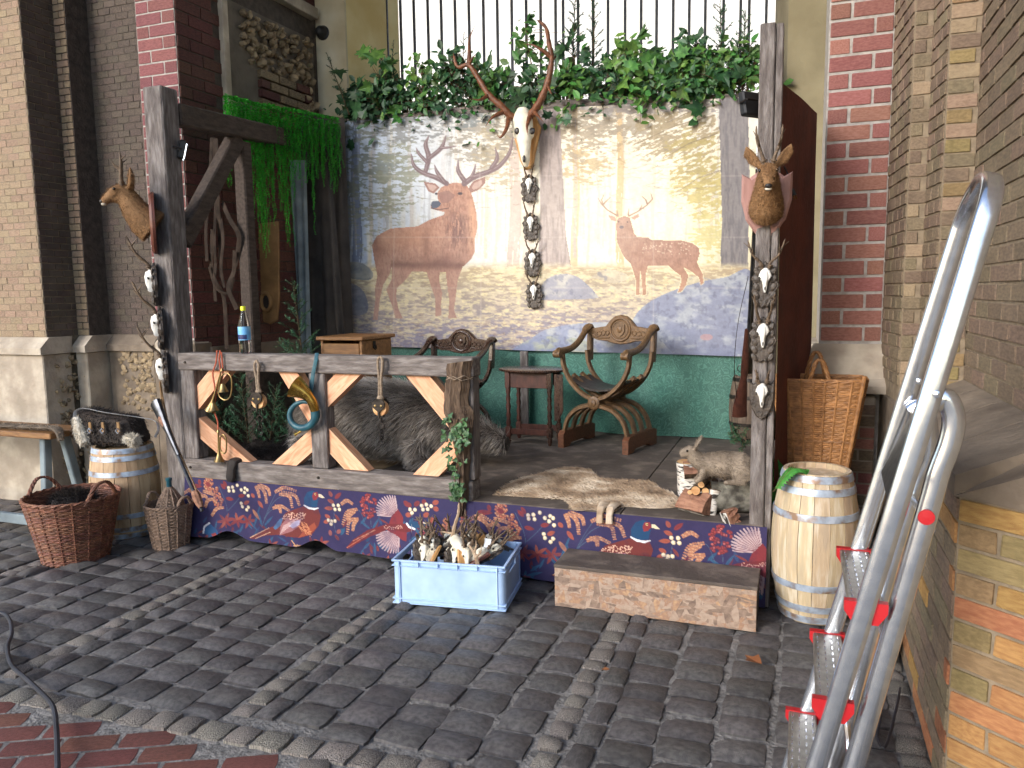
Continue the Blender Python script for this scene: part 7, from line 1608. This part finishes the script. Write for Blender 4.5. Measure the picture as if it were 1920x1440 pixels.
# ------------------------------------------------------------------ hanging cloths, straps and garlands at the left side
def sheet(name, label, cat, pts, mat, part='sheet'):
    t = thing(name, label, cat, tuple(pts[0][0])); mb = MB(); m = len(pts[0]); mb.add([p for r in pts for p in r], [(k * m + j, k * m + j + 1, (k + 1) * m + j + 1, (k + 1) * m + j) for k in range(len(pts) - 1) for j in range(m - 1)]); mb.build(part, mat, t, world=True, smooth=True, angle=0); return t
def drape(tl_, tr_, bl__, br_, y, amp, waves, nx=28, ny=14, ph=0.0):
    rows = []
    for k in range(ny + 1):
        g_ = k / ny; row = []
        for j in range(nx + 1):
            f = j / nx; px = (tl_[0] * (1 - f) + tr_[0] * f) * (1 - g_) + (bl__[0] * (1 - f) + br_[0] * f) * g_; py = (tl_[1] * (1 - f) + tr_[1] * f) * (1 - g_) + (bl__[1] * (1 - f) + br_[1] * f) * g_
            q = atY(px, py, y); q.y += amp * math.sin(f * waves * 6.28 + ph + g_) * (.3 + g_); row.append(q)
        rows.append(row)
    return rows
sheet('dark_curtain', 'dark curtain hanging between niche wall and printed backdrop', 'curtain', drape((470, 190), (646, 222), (520, 665), (660, 655), 6.12, .035, 5), M['cloth_dark'])
sheet('pale_curtain', 'pale grey gathered curtain strip hanging under the green garland', 'curtain', drape((543, 300), (574, 300), (562, 670), (582, 670), 6.0, .02, 2, 12), M['voile'])
sheet('thin_curtain', 'thin grey curtain edge beside the printed backdrop', 'curtain', drape((612, 300), (622, 320), (628, 640), (650, 650), 5.95, .02, 1.5, 10), M['cloth_dark'])
sheet('rust_sheet', 'rust brown sheet stretched behind the right stage post', 'cloth', [[Vector((-.095 + .17 * f + .004 * math.sin(g_ * 5 + f * 6), 4.09 + .75 * f, .3 + (2.60 - .3) * g_)) for f in [i / 8 for i in range(9)]] for g_ in [k / 10 for k in range(11)]], M['rust_cloth'])
t = thing('leather_hanging', 'brown leather piece with dark oval opening hanging behind the fence', 'leather', tuple(atY(500, 560, 5.55)))
mb = MB(); o_ = [atY(x, y, 5.55) for x, y in ((482, 420), (522, 415), (524, 560), (520, 600), (508, 608), (496, 604), (486, 590), (480, 540))]; mb.prism([(p.x, p.z) for p in o_], 'y', 5.54, 5.56, bev=.006); mb.build('hide_panel', M['leather_tan'], t, world=True)
q = atY(499, 566, 5.53); mb = MB(); mb.ring(tuple(q), .055, .018, (0, 1, 0), 24, 8, sx=.9, sz=1.35); rg = mb.build('padded_ring', M['leather_tan'], t, world=True, smooth=True); mb = MB(); mb.lathe([(0, .001), (.045, 0)], tuple(q), 20, Y3, sy=1.35); mb.build('opening', M['leather_black'], t, world=True)
t = thing('leather_harness', 'old leather harness straps hanging from the left side beam', 'harness', tuple(atY(410, 420, 4.85)))
r8 = random.Random(4)
for pts in ([(397, 258), (395, 300), (392, 360), (386, 430), (388, 490)], [(400, 258), (402, 300), (404, 380), (402, 450), (404, 500)], [(404, 260), (408, 310), (408, 380), (412, 440), (415, 520)], [(417, 380), (430, 410), (447, 440), (446, 470), (440, 500)], [(412, 400), (418, 450), (414, 500), (420, 540)], [(398, 430), (396, 500), (405, 530), (420, 560), (425, 655)], [(440, 470), (438, 510), (428, 540), (444, 580)], [(404, 490), (402, 530), (404, 565)], [(392, 500), (405, 540), (430, 550), (438, 520)]):
    mb = MB(); P_ = spline([tuple(atY(x, y, 4.86 + r8.uniform(-.03, .03))) for x, y in pts], 5); mb.tube(P_, [(.016 + r8.uniform(-.005, .005), .003)] * len(P_), 6, up=(0, 1, 0)); mb.build('strap', M['leather'], t, world=True, smooth=True)
# green hanging garland
t = thing('green_garland', 'curtain of bright green hanging amaranth strands on the side beam', 'garland', tuple(atY(500, 220, 5.0)))
r9 = random.Random(21)
env = [(420, 370), (432, 305), (440, 330), (455, 330), (470, 420), (480, 475), (490, 490), (500, 440), (510, 360), (525, 470), (533, 490), (545, 340), (560, 350), (575, 350), (580, 470), (590, 330), (600, 345), (615, 350), (625, 380), (640, 300)]
for k in range(150):
    px = 420 + 216 * (k + r9.uniform(-.5, .5)) / 149; dense = r9.random() < .45
    f = (px - 420) / 216; y0 = 4.92 + 1.12 * f + r9.uniform(-.05, .05); a = atY(px, 184 + 44 * f - 3, y0 - .05)
    ye = float(np.interp(px, [e[0] for e in env], [e[1] for e in env])); py0 = project(a)[1]; ye = py0 + (ye - py0) * (r9.uniform(.8, 1.05) if not dense else r9.uniform(.35, .75))
    ez = atY(px, ye, a.y).z; L = max(.12, a.z - ez); mb = MB(); n = int(L / .010); dx, dy = r9.uniform(-.035, .035), r9.uniform(-.03, .03)
    for i in range(n):
        g_ = i / n; c_ = a + Vector((dx * g_ ** 1.5 + .006 * math.sin(i * .4 + k), dy * g_, .03 * math.sin(min(1, g_ * 12) * 3.14) - L * g_)); rr = .0115 * (1 - .4 * g_)
        for q in range(4):
            an = r9.uniform(0, 6.28); d = Vector((math.cos(an), math.sin(an), r9.uniform(-.7, .3))) * rr * 1.5; s_ = Vector((-d.y, d.x, 0)).normalized() * rr * .6 + Vector((0, 0, rr * .3)); mb.add([c_ - s_, c_ + s_, c_ + d], [(0, 1, 2)])
    mb.build('strand', M['moss_green'], t, world=True, fixn=False)
# ------------------------------------------------------------------ greenery
def maple_leaf():
    lob = [(0, -.12), (.12, .0), (.42, -.05), (.32, .12), (.62, .30), (.40, .36), (.46, .52), (.22, .48), (.14, .66), (0, 1.0)]
    o = lob + [(-x, y) for x, y in lob[-2:0:-1]]; mb = MB(); mb.add([(x, y, .16 * abs(x) - .22 * max(0, y - .2) ** 2) for x, y in o] + [(0, .25, .0)], [(i, (i + 1) % len(o), len(o)) for i in range(len(o))]); me = mb.mesh('leaf'); me.materials.append(M['leaf']); return me
MAPLE = maple_leaf(); MAPLE2 = MAPLE.copy(); MAPLE2.materials.clear(); MAPLE2.materials.append(M['leaf_dark'])
def small_leaf(mat):
    mb = MB(); mb.add([(0, 0, 0), (.28, .35, .06), (.22, .7, .02), (0, 1, -.08), (-.22, .7, .02), (-.28, .35, .06), (0, .4, -.03)], [(i, (i + 1) % 6, 6) for i in range(6)]); me = mb.mesh('leaf'); me.materials.append(mat); return me
SL = small_leaf(M['leaf']); SL2 = small_leaf(M['leaf_dark'])
def leafy_branch(label, base, tip, n, size, me, seed, spread=.16, sag=.05, joined=True, mat=None, name='leafy_branch'):
    r_ = random.Random(seed); a, b = Vector(base), Vector(tip); t = thing(name, label, 'branch', tuple(a)); mid = (a + b) / 2 + Vector((r_.uniform(-.05, .05), -.03, sag)); P_ = spline([tuple(a), tuple(mid), tuple(b)], 6)
    mb = MB(); mb.tube(P_, [.007 * (1 - .7 * i / len(P_)) for i in range(len(P_))], 6); lm = MB(); pts = []
    for k in range(n):
        f = r_.uniform(.0, 1); p = Vector(P_[min(len(P_) - 1, int(f * (len(P_) - 1)))]); d = Vector((r_.gauss(0, 1), r_.gauss(0, .6), r_.gauss(0, .9))) * spread * .6 * (1 - .5 * f); e = p + d; pts.append(e)
        if k % 3 == 0: mb.tube([p, p + d * .6 + Vector((0, 0, .01)), e], [.003, .002, .0012], 4)
    mb.build('twigs', M['twig'], t, world=True)
    if joined:
        for e in pts:
            nn = Vector((r_.uniform(-.8, .8), -1 + r_.uniform(-.3, .6), r_.uniform(-.2, 1.0))).normalized(); x = nn.orthogonal(); x.rotate(Matrix.Rotation(r_.uniform(0, 6.28), 3, nn)); y = nn.cross(x); s = r_.uniform(*size); Mx = Matrix((x, y, nn)).transposed()
            lm.add([e + Mx @ (v.co * s) for v in me.vertices], [tuple(p.vertices) for p in me.polygons])
        tag(lm.build('foliage', me.materials[0], t, world=True, fixn=False), kind='stuff')
    else: scatter_leaves(t, pts, me, size, r_, .75, (0, -1, .35))
    return t
TB = 6.32
def tb(px, py, y=TB): return atY(px, py, y)
# big maple boughs: single leaves
for k, (b_, t_b, n, lab, me) in enumerate((((690, 225), (650, 165), 26, 'broad-leaved bough at the far left end of the backdrop top', MAPLE2), ((760, 215), (700, 130), 14, 'maple bough beside the thin sprig at left on the backdrop top', MAPLE), ((1010, 215), (960, 150), 20, 'maple bough just behind the stag skull', MAPLE2), ((1080, 200), (1075, 80), 24, 'tall maple bough right of the stag antlers', MAPLE2), ((1150, 195), (1190, 110), 20, 'maple bough above the second printed stag', MAPLE), ((1250, 185), (1290, 110), 18, 'maple bough towards the right end of the backdrop top', MAPLE), ((1330, 180), (1370, 120), 16, 'maple bough next to the right stage post', MAPLE2))):
    leafy_branch(lab, tb(*b_), tb(*t_b, TB - .05), int(n * 1.3), (.09, .17), me, 50 + k, .26, joined=False, name='maple_bough')
t = bpy.data.objects['maple_bough.004'] if 'maple_bough.004' in bpy.data.objects else t
for k, (b_, t_b, n, lab) in enumerate((((700, 220), (760, 175), 190, 'small-leaved branch low at the left end of the backdrop top'), ((800, 215), (790, 120), 170, 'bushy small-leaved branch left of the stag antlers'), ((860, 210), (850, 110), 260, 'dense small-leaved branch directly left of the stag antlers'), ((920, 205), (920, 150), 240, 'small-leaved branch between the stag antlers'), ((760, 220), (820, 195), 180, 'low small-leaved sprays hanging over the batten left'), ((1020, 205), (985, 40), 150, 'slim upright branch between the stag antler tips'), ((1120, 200), (1150, 130), 220, 'small-leaved branch above the thin printed trunk'), ((1190, 195), (1240, 150), 230, 'small-leaved branch low over the backdrop right of middle'), ((1290, 185), (1300, 90), 260, 'light small-leaved branch near the right corner'), ((1350, 180), (1340, 110), 220, 'small-leaved branch against the last bars at right'), ((890, 210), (895, 130), 240, 'leafy branch filling the gap behind the left antler'), ((1060, 200), (1100, 140), 240, 'leafy branch filling the gap right of the right antler'), ((730, 215), (725, 150), 200, 'leafy branch around the slender conifer sprig'), ((1170, 190), (1175, 90), 180, 'upright leafy branch before the middle bars'), ((1270, 185), (1255, 130), 220, 'leafy branch over the right half of the batten'), ((1400, 180), (1395, 100), 200, 'leafy branch touching the right stage post'), ((660, 220), (690, 190), 150, 'leafy sprays over the left backdrop corner'), ((1240, 190), (1330, 165), 200, 'low small-leaved sprays at the right end of the batten'), ((965, 210), (1040, 170), 240, 'dark small-leaved branch behind the stag skull'))):
    leafy_branch(lab, tb(*b_), tb(*t_b, TB - .03), int(n * 1.05), (.022, .078), SL if k % 2 else SL2, 80 + k, .22)
def conifer(label, base, tip, nside, length, seed, mat='needle', name='conifer_sprig', droop=.0, nl=.022, dens=1.0):
    r_ = random.Random(seed); a, b = Vector(base), Vector(tip); t = thing(name, label, 'sprig', tuple(a)); d = b - a; L = d.length; d.normalize(); mb = MB(); nb = MB(); mb.tube([a, (a + b) / 2, b], [.006, .004, .0015], 5)
    x = d.orthogonal().normalized()
    def needles(p0, p1):
        dd = (p1 - p0); l = dd.length; dd.normalize(); n = int(l / .0036 * dens); ox = dd.orthogonal().normalized()
        for i in range(n):
            p = p0 + dd * (l * i / n); o = ox.copy(); o.rotate(Matrix.Rotation(r_.uniform(0, 6.28), 3, dd)); v = (o + dd * .7).normalized() * nl * r_.uniform(.7, 1.1); s_ = v.cross(dd).normalized() * .003; nb.add([p - s_, p + s_, p + v], [(0, 1, 2)])
    needles(a + d * L * .1, b)
    for k in range(nside):
        f = .1 + .85 * k / nside; p = a + d * (L * f); o = x.copy(); o.rotate(Matrix.Rotation(k * 2.4 + r_.uniform(-.4, .4), 3, d)); e = p + (o * .8 + d * .75).normalized() * (length * (1 - .75 * f) * r_.uniform(.75, 1.1)) - Vector((0, 0, droop * (1 - f))); mb.tube([p, e], [.003, .001], 4); needles(p, e)
        for q in (.4, .7):
            p2 = p + (e - p) * q; o2 = (e - p).cross(d).normalized() * (1 if (k % 2) else -1); e2 = p2 + ((e - p).normalized() * .7 + o2 * .6) * length * .35 * (1 - f); needles(p2, e2)
    mb.build('twig', M['twig'], t, world=True); tag(nb.build('needles', M[mat], t, world=True, fixn=False), kind='stuff'); return t
for k, (b_, t_b, n, l, lab) in enumerate((((730, 215), (738, 75), 16, .12, 'slender upright conifer sprig left on the backdrop top'), ((865, 200), (870, 60), 14, .12, 'feathery conifer sprig left of the antlers'), ((1070, 190), (1080, -30), 26, .2, 'tall dark conifer branch right of the antlers'), ((1110, 190), (1115, -20), 24, .2, 'second tall dark conifer branch beside the bars'), ((1355, 185), (1350, 0), 28, .24, 'tall yew branch near the right stage post'), ((1392, 180), (1398, 20), 26, .2, 'yew branch close against the right stage post'), ((1375, 185), (1385, 70), 24, .2, 'low dense yew branch at the right batten end'))):
    conifer(lab, tb(*b_), tb(*t_b, TB - .05), n, l, 200 + k, nl=.026)
conifer('pale conifer sprig sticking out at the left end before the cream wall', tb(655, 215, 6.2), tb(612, 98, 6.15), 12, .14, 220, nl=.024)
# firs on the stage, fern and twigs at right
conifer('fir branch standing behind the fence beside the chest', atY(570, 690, 5.15), atY(548, 520, 5.05), 26, .26, 230, nl=.024, droop=.05); conifer('drooping fir branch over the chest corner', atY(600, 690, 5.05), atY(520, 640, 4.9), 20, .2, 231, nl=.024)
for k, (x0, y0, x1, y1) in enumerate(((470, 860, 450, 700), (500, 870, 520, 720), (430, 850, 400, 730), (530, 860, 560, 740))): conifer(('dark fir branch behind the left pulley', 'dark fir branch behind the green horn', 'dark fir branch behind the bugles', 'dark fir branch behind the fence middle post')[k], atY(x0, y0, 4.75 + .08 * k), atY(x1, y1, 4.8 + .05 * k), 26, .3, 240 + k, nl=.026)
conifer('fir twig lying on the small old barrel at right rear', atZ(1400, 830, FZ + .04), atZ(1350, 770, FZ + .1) + Vector((.1, -.2, .15)), 16, .16, 250, nl=.02); conifer('green fir twig behind the rabbit by the right post', atZ(1398, 838, FZ + .02), atY(1372, 800, 5.1), 16, .16, 251, nl=.022)
def fern(label, base, tip, n, w, seed):
    a, b = Vector(base), Vector(tip); t = thing('fern_frond', label, 'fern', tuple(a)); P_ = [Vector(p) for p in spline([tuple(a), tuple((a + b) / 2 + Vector((0, 0, .05))), tuple(b)], 10)]; mb = MB(); mb.tube(P_, .002, 5); mb.build('stem', M['twig'], t, world=True)
    for k in range(2, len(P_)):
        f = k / (len(P_) - 1); d = (P_[k] - P_[k - 1]).normalized(); s_ = d.cross(Vector((0, 0, 1))).normalized()
        for sg in (-1, 1):
            L = w * math.sin(math.pi * min(1, f * .9 + .1)) + .01; e = P_[k] + (s_ * sg * .9 + d * .5) * L - Vector((0, 0, .02)); q = d * .009; mb = MB(); m_ = (P_[k] + e) / 2 + Vector((0, 0, .008)); mb.add([P_[k] - q, P_[k] + q, m_ + q * 1.2, e, m_ - q * 1.2], [(0, 1, 2, 3, 4)]); mb.build('leaflet', M['fern'], t, world=True)
fern('bright green fern frond lying on the right barrel rim', atY(1450, 922, 3.80), atY(1512, 880, 3.86), 14, .055, 1); fern('green fern frond drooping behind the right barrel', atY(1456, 912, 4.0), atY(1440, 965, 4.02), 12, .045, 2); fern('fern frond standing between the right post and barrel', atY(1448, 960, 4.2), atY(1455, 860, 4.15), 12, .06, 3)
r4 = random.Random(8)
for k, (px, py, lab) in enumerate(((1412, 1240, 'curled brown dead leaf on the cobbles below the step'), (1136, 1256, 'tiny pale chip on the granite strip'))):
    q = atZ(px, py, .016); t = thing('dead_leaf', lab, 'leaf', tuple(q), rotz=1.0 + k); mb = MB(); s = .05 if k == 0 else .02; mb.add([(x * s, y * s, .25 * s * abs(x) + .1 * s) for x, y in ((0, -.9), (.5, -.4), (.9, .1), (.4, .3), (.2, 1), (-.3, .4), (-.9, .2), (-.5, -.4), (0, 0))], [(i, (i + 1) % 8, 8) for i in range(8)]); mb.build('blade', M['dry_leaf'], t)
for k in range(14):   # wood chips and crumbs on the deck edge
    pass
